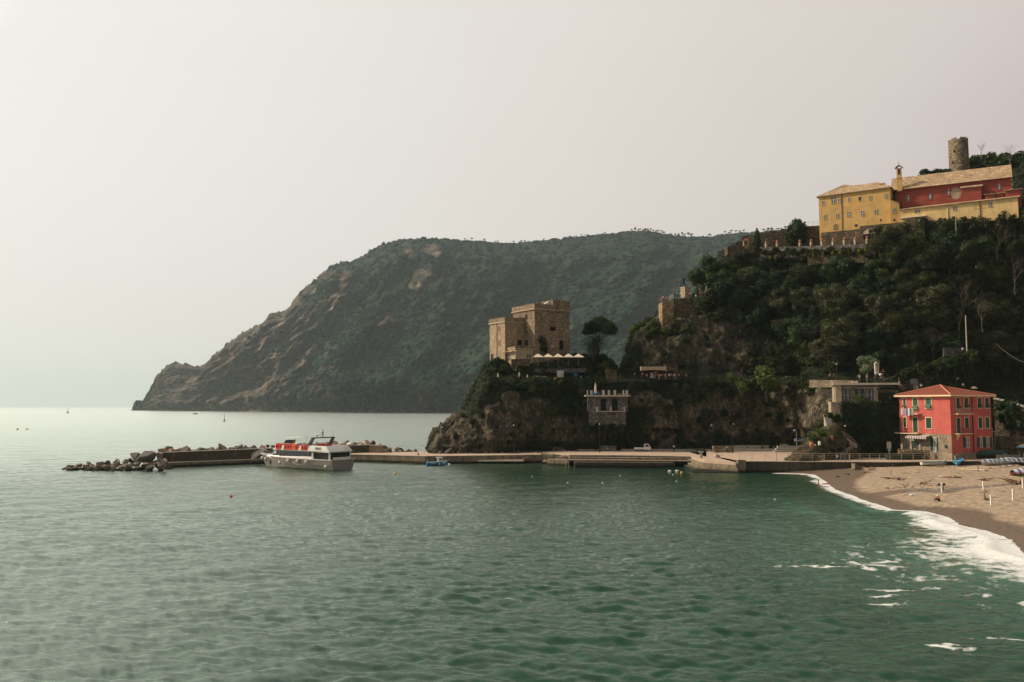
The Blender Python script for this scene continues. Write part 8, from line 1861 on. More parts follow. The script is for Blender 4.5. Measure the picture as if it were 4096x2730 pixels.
# ================================================================ small boats
def rowboat(pos, L, Bm, Hh, rz, name, label, hullmat, inmat, cat='boat', cover=None, tilt=0., rim=None, thwarts=3):
    e = thing(name, pos, label, cat, None, rz); e.rotation_euler = (tilt, 0, rz)
    hm, hr = hull_mb(L, Bm/2, Hh, Hh*.35, 12, .5, .6, .6, -.02)
    hm.v = [(x-L/2, y, max(0, z*.999) if z < .02 else z) for x, y, z in hm.v]
    o = hm.build('hull', hullmat, e, False, world=False); recalc(o)
    tops = [(x-L/2, y, z) for x, y, z in (r_[4] for r_ in hr)]; n = len(tops)
    m = MB()
    for s in (1, -1): m.tube([(x, y*s, z) for x, y, z in tops], .045, 5)
    m.build('gunwale', rim or inmat, e, world=False)
    if cover is None:
        m = MB(); m.add([(x, y*.8, z*.45) for x, y, z in tops]+[(x, -y*.8, z*.45) for x, y, z in tops], [(i, i+1, n+i+1, n+i) for i in range(n-1)])
        m.add([(x, y*.97, z-.01) for x, y, z in tops]+[(x, y*.8, z*.45) for x, y, z in tops], [(i, i+1, n+i+1, n+i) for i in range(n-1)]); m.add([(x, -y*.97, z-.01) for x, y, z in tops]+[(x, -y*.8, z*.45) for x, y, z in tops], [(i, n+i, n+i+1, i+1) for i in range(n-1)])
        m.build('inside', inmat, e, world=False)
        for k in range(thwarts):
            x_ = -L/2+L*(.22+.22*k); i = int((x_+L/2)/L*12); w_ = tops[i][1]; m = MB(); m.box((x_, 0, Hh*.8), (.28, w_*1.9, .05)); m.build('thwart', rim or inmat, e, world=False)
    else:
        m = MB(); R_ = 7; vs = []
        for i, (x, y, z) in enumerate(tops):
            for k in range(R_): a = -1+2*k/(R_-1); vs.append((x, y*1.08*a, z+.04+.34*Bm*(1-a*a)*(.4+.6*math.sin(math.pi*min(1, (i+1)/n)))+ (-.25 if abs(a) > .99 else 0)+.04*math.sin(i*2.3+k*1.7)))
        m.add(vs, [(i*R_+k, (i+1)*R_+k, (i+1)*R_+k+1, i*R_+k+1) for i in range(n-1) for k in range(R_-1)]); m.build('cover', cover, e, True, world=False)
    return e
def stripes(name, a, b, s, axis=0):
    t = NT(name); sp = t.n('ShaderNodeSeparateXYZ'); v = t.coord('Object'); t.l(v, sp.inputs[0]); k = t.math('ADD', sp.outputs[axis], t.math('MULTIPLY', t.noise(v, .8, 2), .5))
    t.bsdf(t.mix(t.math('GREATER_THAN', t.math('FRACT', t.math('MULTIPLY', k, s)), .5), a, b), .85, None, 0, .1); return t.m
M_STR = stripes('striped_cover', (.50, .52, .56), (.12, .14, .18), 1.1); M_STR2 = stripes('striped_cover_dark', (.42, .44, .48), (.05, .06, .08), 1.2)
M_BBLUE = simple('boat_blue', (.02, .16, .34), .45); M_BIN = simple('light_blue_paint', (.10, .36, .55), .5); M_TEAL = simple('teal_paint', (.05, .28, .32), .5)
b0 = gz(1748, 1863, 0)
fb_ = rowboat(b0, 4.5, 1.9, .75, R(14), 'fishing_boat', 'small bright blue fishing boat with a white wheelhouse at the quay', simple('bright_blue_hull', (.015, .20, .40), .4), M_BIN, rim=M_FW, thwarts=0)
m = MB(); m.hexa([(.2, -.5, .6), (1.2, -.45, .6), (1.2, .45, .6), (.2, .5, .6)], [(.1, -.48, 1.65), (.95, -.42, 1.7), (.95, .42, 1.7), (.1, .48, 1.65)]); m.box((.5, 0, 1.73), (1.3, 1.2, .08)); m.build('wheelhouse', M_FW, fb_, world=False)
m = MB(); m.box((.62, -.475, 1.3), (.42, .04, .35)); m.box((1.1, 0, 1.3), (.1, .6, .35)); m.build('window', M_DARKG, fb_, world=False)
m = MB(); m.ball((-.75, -.3, 1.3), (.3, .25, .4), 8, 6); m.ball((-.3, .1, 1.2), (.25, .2, .35), 8, 6); m.tube([(-.7, -.3, .5), (-.7, -.3, 1.6)], .04, 4); m.build('net_pile', M_WOODD, fb_, world=False)
for x_, z_ in ((.35, .35), (1.15, .5), (1.55, .62)): m = MB(); m.ball((x_, -.98 if x_ < 1.5 else -.75, z_), .2 if x_ != 1.15 else (.1, .1, .3), 8, 6); m.build('fender', M_LIFEW, fb_, True, world=False)
m = MB(); [m.tube([(-2.1, y_, .7), (-2.1, y_, 1.25)], .02, 4) for y_ in (-.5, 0, .5)]; m.tube([(-2.1, -.5, 1.2), (-2.1, .5, 1.2)], .02, 4); m.build('stern_rail', M_METAL, fb_, world=False)
text_mesh('name_lettering', 'FIAMMA', .30, M_FW, (-.95, -.99, .5), (R(90), 0, R(-3)), fb_, .01, world=False)
# distant motor boat
b0 = gz(782, 1657, 0); b0 = pt(782, 1655, 1350); b0.z = 0
b0 = gz(781, 1658, 0); db = rowboat(b0, 8.5, 2.8, 1.1, R(185), 'motor_boat', 'tiny dark motor boat far out in front of the headland', M_NAVY, M_METAL, rim=M_FW, thwarts=0)
m = MB(); m.hexa([(-1.5, -1, .9), (1.5, -.9, .9), (1.5, .9, .9), (-1.5, 1, .9)], [(-1.2, -.9, 2.1), (.6, -.8, 2.1), (.6, .8, 2.1), (-1.2, .9, 2.1)]); m.box((-.6, 0, 2.6), (3, 2, .1)); [m.tube([(x_, y_, 1), (x_, y_, 2.6)], .06, 4) for x_ in (-2, .8) for y_ in (-.8, .8)]; m.build('cabin', M_METAL, db, world=False)
# beach boats
def at_beach(px, py): return on_beach(px, py)
p = gz(3736, 1861, 1.7); rowboat(p, 4.9, 1.5, .52, R(3), 'rowing_boat', 'white rowing boat with teal inside and an outboard lying at the beach wall', simple('cream_hull', (.62, .56, .46), .5), M_TEAL, rim=M_TEAL)
m = MB(); q = p+Vector((2.15, 0, .62)); m.ball(q+Vector((0, 0, .2)), (.24, .16, .2), 8, 6); m.box(q+Vector((.1, 0, -.1)), (.12, .1, .5)); single('outboard_motor', m, M_METAL, 'grey outboard motor on the stern of the white rowing boat', 'motor')
p = gz(3850, 1863, 1.7); e = rowboat(p+Vector((.6, 2.4, .1)), 5.6, 1.75, .62, R(-122), 'rowing_boat', 'open bright blue rowing boat pulled up on the beach', M_BBLUE, M_BIN, rim=M_BIN); e.rotation_euler = (R(12), R(6), R(-122))
rowboat(gz(3962, 1862, 1.7), 4.4, 1.6, .55, R(-168), 'covered_boat', 'leftmost boat under a striped cover on the beach', simple('grey_white_hull', (.5, .47, .42), .5), M_FW, cover=M_STR)
rowboat(gz(4036, 1858, 1.75), 5.2, 1.8, .6, R(-168), 'covered_boat', 'middle boat under a striped cover on the beach', simple('pale_hull', (.55, .52, .47), .5), M_FW, cover=M_STR)
rowboat(gz(4090, 1862, 1.75), 5.2, 1.9, .65, R(-165), 'covered_boat', 'dark boat under a heavy striped cover at the right edge', M_NAVY, M_FW, cover=M_STR2)
rowboat(gz(4104, 1906, 1.5), 4.6, 1.7, .62, R(4), 'covered_boat', 'dark red boat with a striped cover cut by the right edge', simple('dark_red_hull', (.10, .02, .018), .4), simple('red_rim', (.35, .05, .04), .5), cover=M_STR)
rowboat(gz(4110, 1914, 1.4), 3.6, 1.2, .32, R(6), 'yellow_green_canoe', 'yellow-green canoe in front of the dark red boat', simple('yellow_green', (.22, .26, .03), .5), simple('yellow_green', (.22, .26, .03), .5))
rowboat(gz(3620, 1838, 2.3), 7.4, 2.3, .95, R(2), 'green_boat', 'long dark green boat behind the railing beside the porch', simple('dark_green_hull', (.012, .035, .022), .6), M_WOODD, rim=M_WOODD)
rowboat(gz(3893, 1833, 2.4), 3.8, 1.4, .75, R(176), 'white_boat', 'white boat lying behind the wall in front of the coral house', M_LIFEW, M_WOODD, rim=M_FW)
rowboat(gz(3962, 1834, 2.4), 6.2, 2.2, .85, R(3), 'covered_boat', 'boat under a dark green tarpaulin behind the wall', M_WOODD, M_WOODD, cover=simple('green_tarpaulin', (.012, .05, .04), .6))
m = MB(); q = gz(4000, 1838, 2.4); m.tube([q, q+Vector((.5, 0, .6)), q+Vector((1.1, -.1, 1.0)), q+Vector((1.6, 0, .7))], [.2, .26, .22, .12], 7); single('teal_cloth', m, simple('teal_cloth_mat', (.04, .20, .19), .8), 'crumpled teal cloth beside the green tarpaulin', 'cloth')
m = MB(); q = gz(4036, 1843, 2.35); m.box(q+Vector((0, 0, .7)), (4.6, .15, .75)); m.box(q+Vector((0, .4, .35)), (4.3, .5, .5)); single('wooden_crate', m, simple('grey_boards', (.17, .15, .13), .85), 'grey board box behind the striped covers', 'box')
a = gz(4104, 1824, 3.2); m = MB(); m.box(Vector((a.x-.2, a.y, 2.9)), (.5, .4, 1.6)); m.tube([Vector((a.x-1.2, a.y, 2.4)), Vector((a.x-1.2, a.y, 4.2))], .04, 5); single('beach_post', m, M_CONCG, 'pale leaning block post behind the striped covers at the right edge', 'post')
# walkway wall under the boats on the right (beach wall)
# ladders on the sand
for k, (x0, y0, x1, y1, lab) in enumerate(((3830, 1880, 3936, 1883, 'pale wooden slipway ladder lying on the sand, the front one'), (3872, 1874, 3978, 1875, 'pale wooden slipway ladder behind the front one on the sand'), (3997, 1873, 4080, 1865, 'pale wooden slipway ladder below the striped covers'))):
    A, B = at_beach(x0, y0), at_beach(x1, y1); d = (B-A).normalized(); s_ = Vector((-d.y, d.x, 0)); m = MB()
    for s in (0, 1): m.tube([A+s_*s*.9+Vector((0, 0, .12)), B+s_*s*.9+Vector((0, 0, .12))], .07, 4)
    for j in range(4): q = A.lerp(B, j/3)+Vector((0, 0, .12)); m.tube([q, q+s_*.9], .06, 4)
    single('slipway_ladder', m, simple('bleached_wood', (.55, .45, .34), .8), lab, 'ladder')
# posts on the beach
for px, yb, yt, lab, sg in ((3768, 1973, 1933, 'white post carrying two small black boards', 1), (3934, 1962, 1926, 'white post on the sand left of the big driftwood pile', 0), (3965, 2022, 1982, 'short white post on the sand, the nearest one', 0), (4053, 2002, 1957, 'thin white post near the right edge of the beach', 0), (4092, 1955, 1915, 'white post in front of the driftwood pile at the right edge', 0), (3821, 1854, 1824, 'thin yellowish post in front of the corner of the coral house', 0), (3913, 1888, 1850, 'thin brown stake beside the ladders', 0)):
    p = at_beach(px, yb); h_ = (yb-yt)*p.y/F; e = thing('beach_post', p, lab, 'post'); m = MB(); r_ = .10 if yb > 1900 else .05; m.box(p+Vector((0, 0, h_/2-.1)), (r_*1.6, r_*1.6, h_+.2)); m.build('post', M_WHITE if yb != 1888 else M_BARK, e)
    if sg:
        for s in (-.32, .32): m = MB(); m.box(p+Vector((s, 0, h_-.22)), (.32, .05, .32)); m.build('board', M_NAVY, e)
# driftwood
def driftwood(px, py, L, n, label, seed, hgt=.5, cat='driftwood', mat=None):
    p = at_beach(px, py); gg = random.Random(seed); m = MB()
    for k in range(n):
        a_ = gg.uniform(0, 6.28); q = p+Vector((gg.uniform(-.3, .3), gg.uniform(-.3, .3), .08)); d = Vector((math.cos(a_), math.sin(a_), gg.uniform(0, hgt)))*L*gg.uniform(.4, 1)
        m.tube([q-d*.3+Vector((0, 0, d.z*.3)), q+d*.3+Vector((0, 0, .08)), q+d], [.12*L/2, .09*L/2, .02], 5)
    m.ball(p+Vector((0, 0, .08)), (.25*L/2, .2*L/2, .14), 7, 5)
    return single('driftwood', m, mat or simple('driftwood_mat', (.30, .20, .13), .9, 0, .3), label, cat)
driftwood(3488, 1882, 2.2, 6, 'branched driftwood stump at the upper end of the beach', 1, .9); driftwood(3560, 1916, 2.6, 4, 'thin driftwood sticks around the leaning pole', 2, .2)
A = at_beach(3563, 1915); B = pt(3572, 1858, A.y+.5); m = MB(); m.tube([A-Vector((0, 0, .2)), A.lerp(B, .5)+Vector((-.1, 0, 0)), B], [.07, .05, .03], 6); single('leaning_pole', m, simple('driftwood_mat', (.30, .20, .13)), 'tall thin stick stuck upright in the sand', 'stick')
driftwood(3695, 1938, 1.6, 6, 'small pile of sticks in the stream bed', 3, .6); driftwood(4070, 1932, 3.4, 26, 'big reddish pile of driftwood at the right edge', 4, .35); driftwood(3942, 1923, 1.8, 7, 'dark clump of driftwood in the middle of the beach', 5, .3); driftwood(3350, 1909, 1.4, 2, 'single dark log near the water', 6, .05, mat=M_WOODD)
driftwood(3395, 1900, 1.2, 3, 'thin dark twigs on the wet sand', 7, .1, mat=M_WOODD); driftwood(3800, 1912, 2.2, 3, 'pale log that the sunbathers lie beside', 8, .05); driftwood(3960, 1875, .9, 5, 'small heap of sticks by the ladders', 9, .2)
rr2 = random.Random(12)
for k in range(34):
    px = rr2.uniform(3600, 4096); py = rr2.uniform(1905, 2000) if k % 3 else rr2.uniform(1885, 1900); p = at_beach(px, py); a_ = rr2.uniform(0, 3.1); L = rr2.uniform(.25, .8); m = MB(); d = Vector((math.cos(a_), math.sin(a_), 0))*L
    m.tube([p+Vector((0, 0, .04))-d, p+Vector((0, 0, .07)), p+Vector((0, 0, .04))+d], [.02, .04, .02], 4); single('driftwood_stick', m, simple('driftwood_mat', (.30, .20, .13)), 'short stick of driftwood scattered over the sand', 'stick', 'driftwood sticks scattered on the beach')
for k in range(46):
    px = rr2.uniform(3540, 3790); py = 1958+rr2.uniform(-7, 6); p = at_beach(px, py); boulder(p+Vector((0, 0, .04)), rr2.uniform(.10, .26), 'pale pebble stone lying in the little stream bed', 'stones in the stream bed', name='stream_stone')
p = at_beach(3938, 2008); m = MB(); m.lathe(p, [(.22, -.1), (.2, .3), (.12, .75), (.05, .95)], 8); m.ball(p+Vector((.35, .1, .1)), (.4, .2, .15), 8, 5); single('tree_stump', m, simple('driftwood_mat', (.30, .20, .13)), 'upright brown stump near the nearest white post', 'stump')
p = at_beach(3647, 1985); m = MB(); m.ball(p+Vector((0, 0, .1)), (.35, .25, .18), 8, 5); m.ball(p+Vector((.4, 0, .06)), (.3, .2, .12), 8, 5); single('clothes_heap', m, M_FW, 'small heap of black and white clothes left of the seated woman', 'clothes')
# buoys
def buoy(px, py, r, col, label, pole=0, sc_=(1, 1, 1), cat='buoy', grp=None):
    p = gz(px, py, 0); e = thing('buoy', p, label, cat, grp); m = MB(); m.ball(p+Vector((0, 0, r*.45)), (r*sc_[0], r*sc_[1], r*sc_[2]), 10, 8); m.build('float', simple('buoy_%.2f_%.2f' % (col[0], col[1]), col, .4), e, True)
    if pole: m = MB(); m.tube([p, p+Vector((0, 0, pole))], r*.16, 5); m.lathe(p+Vector((0, 0, r*.8)), [(r*.7, 0), (r*.2, r*1.2)], 8); m.ball(p+Vector((0, 0, pole)), r*.3, 6, 5); m.build('mast', simple('buoy_mast', (.25, .16, .05), .6), e)
YC = (.72, .36, .03); WC = (.70, .66, .58)
buoy(897, 1687, 1.15, YC, 'yellow buoy with a tall mast in front of the headland', 5.6, (1, 1, .8)); buoy(271, 1653, 2.0, (.10, .09, .06), 'dark mast buoy far out on the left', 11.); buoy(70, 1720, .55, YC, 'leftmost of the two tiny orange buoys', .0, (1, 1, 1.3)); buoy(107, 1719, .55, YC, 'right one of the two tiny orange buoys', 0, (1.6, 1, .8)); buoy(790, 1684, .35, (.2, .1, .05), 'very small dark buoy left of the yellow mast buoy')
buoy(924, 1990, .22, (.55, .06, .03), 'small red buoy alone in the open water'); buoy(1580, 1898, .26, YC, 'orange buoy right of the ferry stern'); buoy(1797, 1861, .25, WC, 'white round buoy beside the blue boat')
for px, py, c_, lab in ((2679, 1888, WC, 'white oval float left of the small yellow buoy'), (2708, 1887, WC, 'white oval float nearest the small yellow buoy'), (2726, 1894, YC, 'small yellow buoy beside the white floats')): buoy(px, py, .24, c_, lab, 0, (1.5, 1, .9) if c_ == WC else (1, 1, 1))
for px, py, lab in ((2128, 1908, 'small white float left of the middle of the dark water'), (2270, 1933, 'small white float below the stone steps rock'), (2410, 1934, 'small white float in the dark green water below the landing ledge'), (2481, 1905, 'small white float nearest the landing ledge'), (2705, 1927, 'tiny white float below the pair of oval floats'), (2692, 1900, 'tiny pale float just under the oval floats'), (3100, 2000, 'tiny white float off the end of the beach')): buoy(px, py, .10, WC, lab, 0, (1.3, 1, 1))
# ================================================================ white pickup
p = gz(2570, 1808, 2.0); tr = thing('pickup_truck', Vector((p.x, p.y, 2.0)), 'small white pickup truck parked on the quay', 'truck')
kx = p.y/F; X = lambda px: (px-2566)*kx
m = MB(); m.hexa([(X(2574), -.65, .45), (X(2592), -.65, .45), (X(2592), .65, .45), (X(2574), .65, .45)], [(X(2573), -.62, 1.2), (X(2592), -.62, 1.2), (X(2592), .62, 1.2), (X(2573), .62, 1.2)])
m.hexa([(X(2592), -.65, .5), (X(2599), -.62, .5), (X(2599), .62, .5), (X(2592), .65, .5)], [(X(2592), -.62, 1.2), (X(2597.5), -.6, 1.1), (X(2597.5), .6, 1.1), (X(2592), .62, 1.2)])
m.hexa([(X(2573), -.62, 1.2), (X(2597), -.6, 1.15), (X(2597), .6, 1.15), (X(2573), .62, 1.2)], [(X(2574), -.55, 1.85), (X(2588), -.54, 1.85), (X(2588), .54, 1.85), (X(2574), .55, 1.85)]); m.build('cab', M_FW, tr, world=False)
m = MB(); m.hexa([(X(2576), -.632, 1.2), (X(2591), -.628, 1.2), (X(2591), -.60, 1.2), (X(2576), -.60, 1.2)], [(X(2576.5), -.575, 1.7), (X(2587.5), -.57, 1.7), (X(2587.5), -.54, 1.7), (X(2576.5), -.54, 1.7)]); m.build('side_window', M_DARKG, tr, world=False)
m = MB(); m.box(((X(2534)+X(2573))/2, 0, .62), (X(2573)-X(2534), 1.3, .1)); 
for s in (-1, 1): m.box(((X(2534)+X(2573))/2, s*.64, .82), (X(2573)-X(2534), .05, .36))
m.box((X(2534), 0, .82), (.05, 1.3, .36)); m.build('load_bed', M_FW, tr, world=False)
m = MB(); m.box(((X(2536)+X(2598))/2, 0, .42), (X(2598)-X(2536), 1.0, .24)); m.box((X(2599), 0, .42), (.12, 1.2, .2)); m.build('chassis', M_DKMETAL, tr, world=False)
for x_ in (2547, 2582):
    for s in (-1, 1):
        m = MB(); w0 = Matrix.Rotation(R(90), 3, 'X'); L_ = MB(); L_.lathe((0, 0, -.09), [(.24, 0), (.27, .03), (.27, .15), (.24, .18)], 16); m.add([w0 @ Vector(q)+Vector((X(x_), s*.58, .27)) for q in L_.v], L_.f); wo_ = m.build('wheel', M_NAVY, tr, world=False)
        m = MB(); L_ = MB(); L_.lathe((0, 0, -.1), [(.13, 0), (.14, .2)], 12); m.add([w0 @ Vector(q)+Vector((X(x_), s*.58, .27)) for q in L_.v], L_.f); m.build('rim', M_METAL, wo_, world=False)
m = MB(); m.box((X(2599.3), -.45, .75), (.05, .25, .14)); m.build('headlight', M_METAL, tr, world=False); m = MB(); m.box((X(2599.3), .45, .75), (.05, .25, .14)); m.build('headlight', M_METAL, tr, world=False)
# ================================================================ people: one skinned body, clothes and hair as children
M_SKIN = simple('skin', (.42, .22, .14), .6, 0, .1); _pm = {}
POSES = {}
def limb_pose(kind):
    """joint positions for a 1.72 m figure facing -Y, feet at z=0"""
    P = dict(pel=(0, 0, .92), wa=(0, 0, 1.08), ch=(0, -.01, 1.28), nk=(0, 0, 1.46), hd=(0, -.015, 1.56), top=(0, -.01, 1.66), nose=(0, -.105, 1.58),
             shl=(.17, 0, 1.40), ell=(.24, .02, 1.12), wrl=(.25, -.06, .88), shr=(-.17, 0, 1.40), elr=(-.24, .02, 1.12), wrr=(-.25, -.06, .88),
             hil=(.09, 0, .88), knl=(.10, -.02, .50), anl=(.10, .02, .09), tol=(.11, -.15, .04), hir=(-.09, 0, .88), knr=(-.10, -.02, .50), anr=(-.10, .02, .09), tor=(-.11, -.15, .04))
    if kind == 'photo': P.update(ell=(.25, -.14, 1.30), wrl=(.10, -.30, 1.48), elr=(-.25, -.14, 1.30), wrr=(-.10, -.30, 1.48))
    if kind == 'lean': P.update(ch=(0, -.12, 1.24), nk=(0, -.2, 1.40), hd=(0, -.25, 1.49), top=(0, -.27, 1.59), nose=(0, -.35, 1.49), shl=(.17, -.16, 1.34), shr=(-.17, -.16, 1.34), ell=(.24, -.26, 1.10), elr=(-.24, -.26, 1.10), wrl=(.14, -.45, 1.05), wrr=(-.14, -.45, 1.05))
    if kind == 'walk': P.update(knl=(.10, -.18, .52), anl=(.10, -.16, .10), tol=(.11, -.33, .06), knr=(-.10, .06, .48), anr=(-.10, .28, .12), tor=(-.11, .14, .03), wrl=(.24, .12, .90), wrr=(-.24, -.2, .95))
    if kind == 'sit':
        P = {k: (x, y, z-.88) for k, (x, y, z) in P.items()}
        P.update(knl=(.13, -.40, .42), anl=(.13, -.62, .06), tol=(.13, -.76, .05), knr=(-.13, -.40, .42), anr=(-.13, -.62, .06), tor=(-.13, -.76, .05), ch=(0, -.08, .38), nk=(0, -.14, .54), hd=(0, -.19, .63), top=(0, -.21, .73), nose=(0, -.29, .62), shl=(.17, -.10, .48), shr=(-.17, -.10, .48), ell=(.22, -.22, .26), elr=(-.22, -.22, .26), wrl=(.08, -.38, .34), wrr=(-.08, -.38, .34), hil=(.09, 0, .06), hir=(-.09, 0, .06), pel=(0, 0, .1), wa=(0, -.02, .24))
    if kind == 'ledge':
        P = {k: (x, y, z-.88) for k, (x, y, z) in P.items()}
        P.update(knl=(.12, -.42, .05), anl=(.12, -.42, -.36), tol=(.12, -.56, -.40), knr=(-.12, -.42, .05), anr=(-.12, -.46, -.36), tor=(-.12, -.6, -.40), ch=(0, -.08, .38), nk=(0, -.14, .54), hd=(0, -.20, .63), top=(0, -.22, .73), nose=(0, -.30, .61), shl=(.17, -.10, .48), shr=(-.17, -.10, .48), ell=(.22, -.2, .24), elr=(-.22, -.2, .24), wrl=(.06, -.38, .22), wrr=(-.06, -.38, .22), hil=(.09, 0, .06), hir=(-.09, 0, .06), pel=(0, 0, .1), wa=(0, -.02, .24))
    if kind == 'lie':
        P = {k: (x, (1.0-z), .13+max(0, -y)*.6) for k, (x, y, z) in P.items()}; P.update(knl=(.12, .42, .36), knr=(-.12, .5, .16), tol=(.12, .95, .22), tor=(-.12, .95, .22))
    return P
RAD = dict(pel=.135, wa=.12, ch=.14, nk=.058, hd=.088, top=.062, nose=.018, shl=.066, ell=.046, wrl=.031, shr=.066, elr=.046, wrr=.031, hil=.092, knl=.062, anl=.042, tol=.032, hir=.092, knr=.062, anr=.042, tor=.032)
EDG = [('pel', 'wa'), ('wa', 'ch'), ('ch', 'nk'), ('nk', 'hd'), ('hd', 'top'), ('hd', 'nose'), ('ch', 'shl'), ('shl', 'ell'), ('ell', 'wrl'), ('ch', 'shr'), ('shr', 'elr'), ('elr', 'wrr'), ('pel', 'hil'), ('hil', 'knl'), ('knl', 'anl'), ('anl', 'tol'), ('pel', 'hir'), ('hir', 'knr'), ('knr', 'anr'), ('anr', 'tor')]
def pmesh(kind, what, mat):
    key = (kind, what, mat.name)
    if key in _pm: return _pm[key]
    base = (kind, what)
    if base not in _pm:
        P = limb_pose(kind); names = {'body': list(P), 'shirt': ['pel', 'wa', 'ch', 'shl', 'shr', 'ell', 'elr'], 'trousers': ['pel', 'wa', 'hil', 'knl', 'anl', 'hir', 'knr', 'anr'], 'shorts': ['pel', 'hil', 'hir', 'knl', 'knr']}[what]
        J = []; idx = {}
        for nme in names: idx[nme] = len(J); J.append((P[nme], RAD[nme]*(1 if what == 'body' else 1.16)+(0 if what == 'body' else .008)))
        E = [(idx[a], idx[b]) for a, b in EDG if a in idx and b in idx]
        if what == 'shirt':
            for s in ('l', 'r'):
                J[idx['el'+s]] = (tuple(Vector(P['sh'+s]).lerp(Vector(P['el'+s]), .8)), .062)
        if what == 'body':
            for s in ('l', 'r'):
                w_ = Vector(P['wr'+s]); d = (w_-Vector(P['el'+s])).normalized(); sd_ = d.cross(Vector((0, 1, .2))).normalized(); pc = w_+d*.07; ip = len(J); J.append((tuple(pc), (.040, .020))); E.append((idx['wr'+s], ip))
                for j, (o_, L) in enumerate(((-.033, .070), (-.011, .085), (.011, .080), (.033, .062), (-.055, .03))): f0 = pc+sd_*o_+d*(.02 if j < 4 else -.02); J.append((tuple(f0+d*L+Vector((0, -.012, 0))), .0095)); E.append((ip, len(J)-1))
        _pm[base] = skin_mesh('person_'+what, J, E, M_SKIN, 1)
    me = _pm[base].copy(); me.materials.clear(); me.materials.append(mat); _pm[key] = me; return me
_hair = {}
def person(pos, kind, top, bottom, hair, label, rz=0., s=1., grp=None, hat=None):
    p_ = thing('person', pos, label, 'person', grp, rz); p_.scale = (s, s, s)
    for nme, wh, mt in (('body', 'body', M_SKIN), ('shirt', 'shirt', top), ('trousers', 'trousers', bottom)):
        if mt is None: continue
        if nme == 'trousers' and bottom.name.startswith('shorts'): wh = 'shorts'
        o = bpy.data.objects.new(nme, pmesh(kind, wh, mt)); COL.objects.link(o); o.parent = p_
    P = limb_pose(kind); hd, tp = Vector(P['hd']), Vector(P['top']); bk_ = (hd-Vector(P['nose'])).normalized()
    m = MB(); m.ball((hd+tp)/2+bk_*.028+Vector((0, 0, .025 if kind != 'lie' else 0)), (.098, .105, .105), 10, 7); m.build('hair', hair, p_, True, world=False)
    if hat: m = MB(); m.lathe(tp-Vector((0, 0, .02)), [(.17, 0), (.12, .03), (.10, .11), (.03, .13)], 12); m.build('hat', hat, p_, world=False)
    return p_
def C_(n, c): return simple(n, c, .8, 0, .1)
BK, WH, NV, RD, GY, PK, TN = C_('black_cloth', (.015, .015, .018)), C_('white_cloth', (.65, .62, .60)), C_('navy_cloth', (.03, .04, .08)), C_('red_cloth', (.50, .06, .05)), C_('grey_cloth', (.16, .16, .16)), C_('pink_cloth', (.62, .30, .28)), C_('tan_cloth', (.40, .30, .20))
HB, HBR, HBL = C_('dark_hair', (.012, .009, .008)), C_('brown_hair', (.07, .035, .02)), C_('blond_hair', (.35, .22, .10)); SHN = simple('shorts_navy', (.03, .04, .09), .8); SHR = simple('shorts_red', (.5, .04, .05), .8); BLU = C_('blue_cloth', (.16, .22, .42))
person(gz(2696, 1808, 2.0), 'photo', C_('lilac_cloth', (.60, .52, .55)), BK, HB, 'person in a pale shirt and black trousers standing at the long wall on the quay', R(180))
q = gz(2868, 1829, 2.08); person(q+Vector((0, 0, .42)), 'ledge', PK, WH, HB, 'person in pink and white sitting on the pale quay steps', R(-50)); m = MB(); m.box(q+Vector((.1, .2, .2)), (1., .6, .44)); single('sitting_step', m, M_CONC, 'pale step edge under the person in pink', 'step')
bx = gz(3195, 1840, 2.2); m = MB(); m.box(bx+Vector((.2, .4, .25)), (2.2, .6, .5)); single('stone_bench', m, M_CONC, 'low pale bench with two people beside the tall lamp post', 'bench')
person(bx+Vector((-.2, .15, .52)), 'ledge', BK, BK, HB, 'person in black sitting on the low bench beside the tall lamp post', R(-10)); person(bx+Vector((.6, .15, .52)), 'ledge', PK, BK, HB, 'person in pink sitting beside the one in black on the low bench', R(15))
person(at_beach(3757, 2006), 'sit', RD, BK, HBR, 'woman in a red top and white hat sitting on the sand', R(-78), 1.0, None, WH)
person(at_beach(3600, 1922), 'lie', None, SHN, HB, 'person lying on the sand in dark shorts beside the upright stick', R(70), .95)
person(at_beach(3464, 1894), 'lie', BK, None, HBR, 'person lying with raised knees near the branched stump', R(-95), .9)
person(at_beach(3775, 1911), 'lie', PK, WH, HBL, 'person in pale clothes lying beside the pale log', R(80), .95); person(at_beach(3832, 1913), 'lie', BK, BK, HB, 'person in black lying right of the pale log', R(95), .8)
person(at_beach(3770, 1966)-Vector((0, 0, .05)), 'lean', WH, SHN, HB, 'child in white bending over the stream behind the post with black boards', R(20), .72)
q = gz(3274, 1938, 0); person(Vector((q.x, q.y, -.95)), 'walk', None, SHR, HB, 'swimmer in red shorts standing in the white surf', R(60), 1.); m = MB(); m.ball(q+Vector((1.2, 0, .1)), (.75, .25, .08), 10, 5); single('bodyboard', m, C_('red_board', (.5, .03, .05)), 'red board floating in the surf beside the swimmer', 'board')
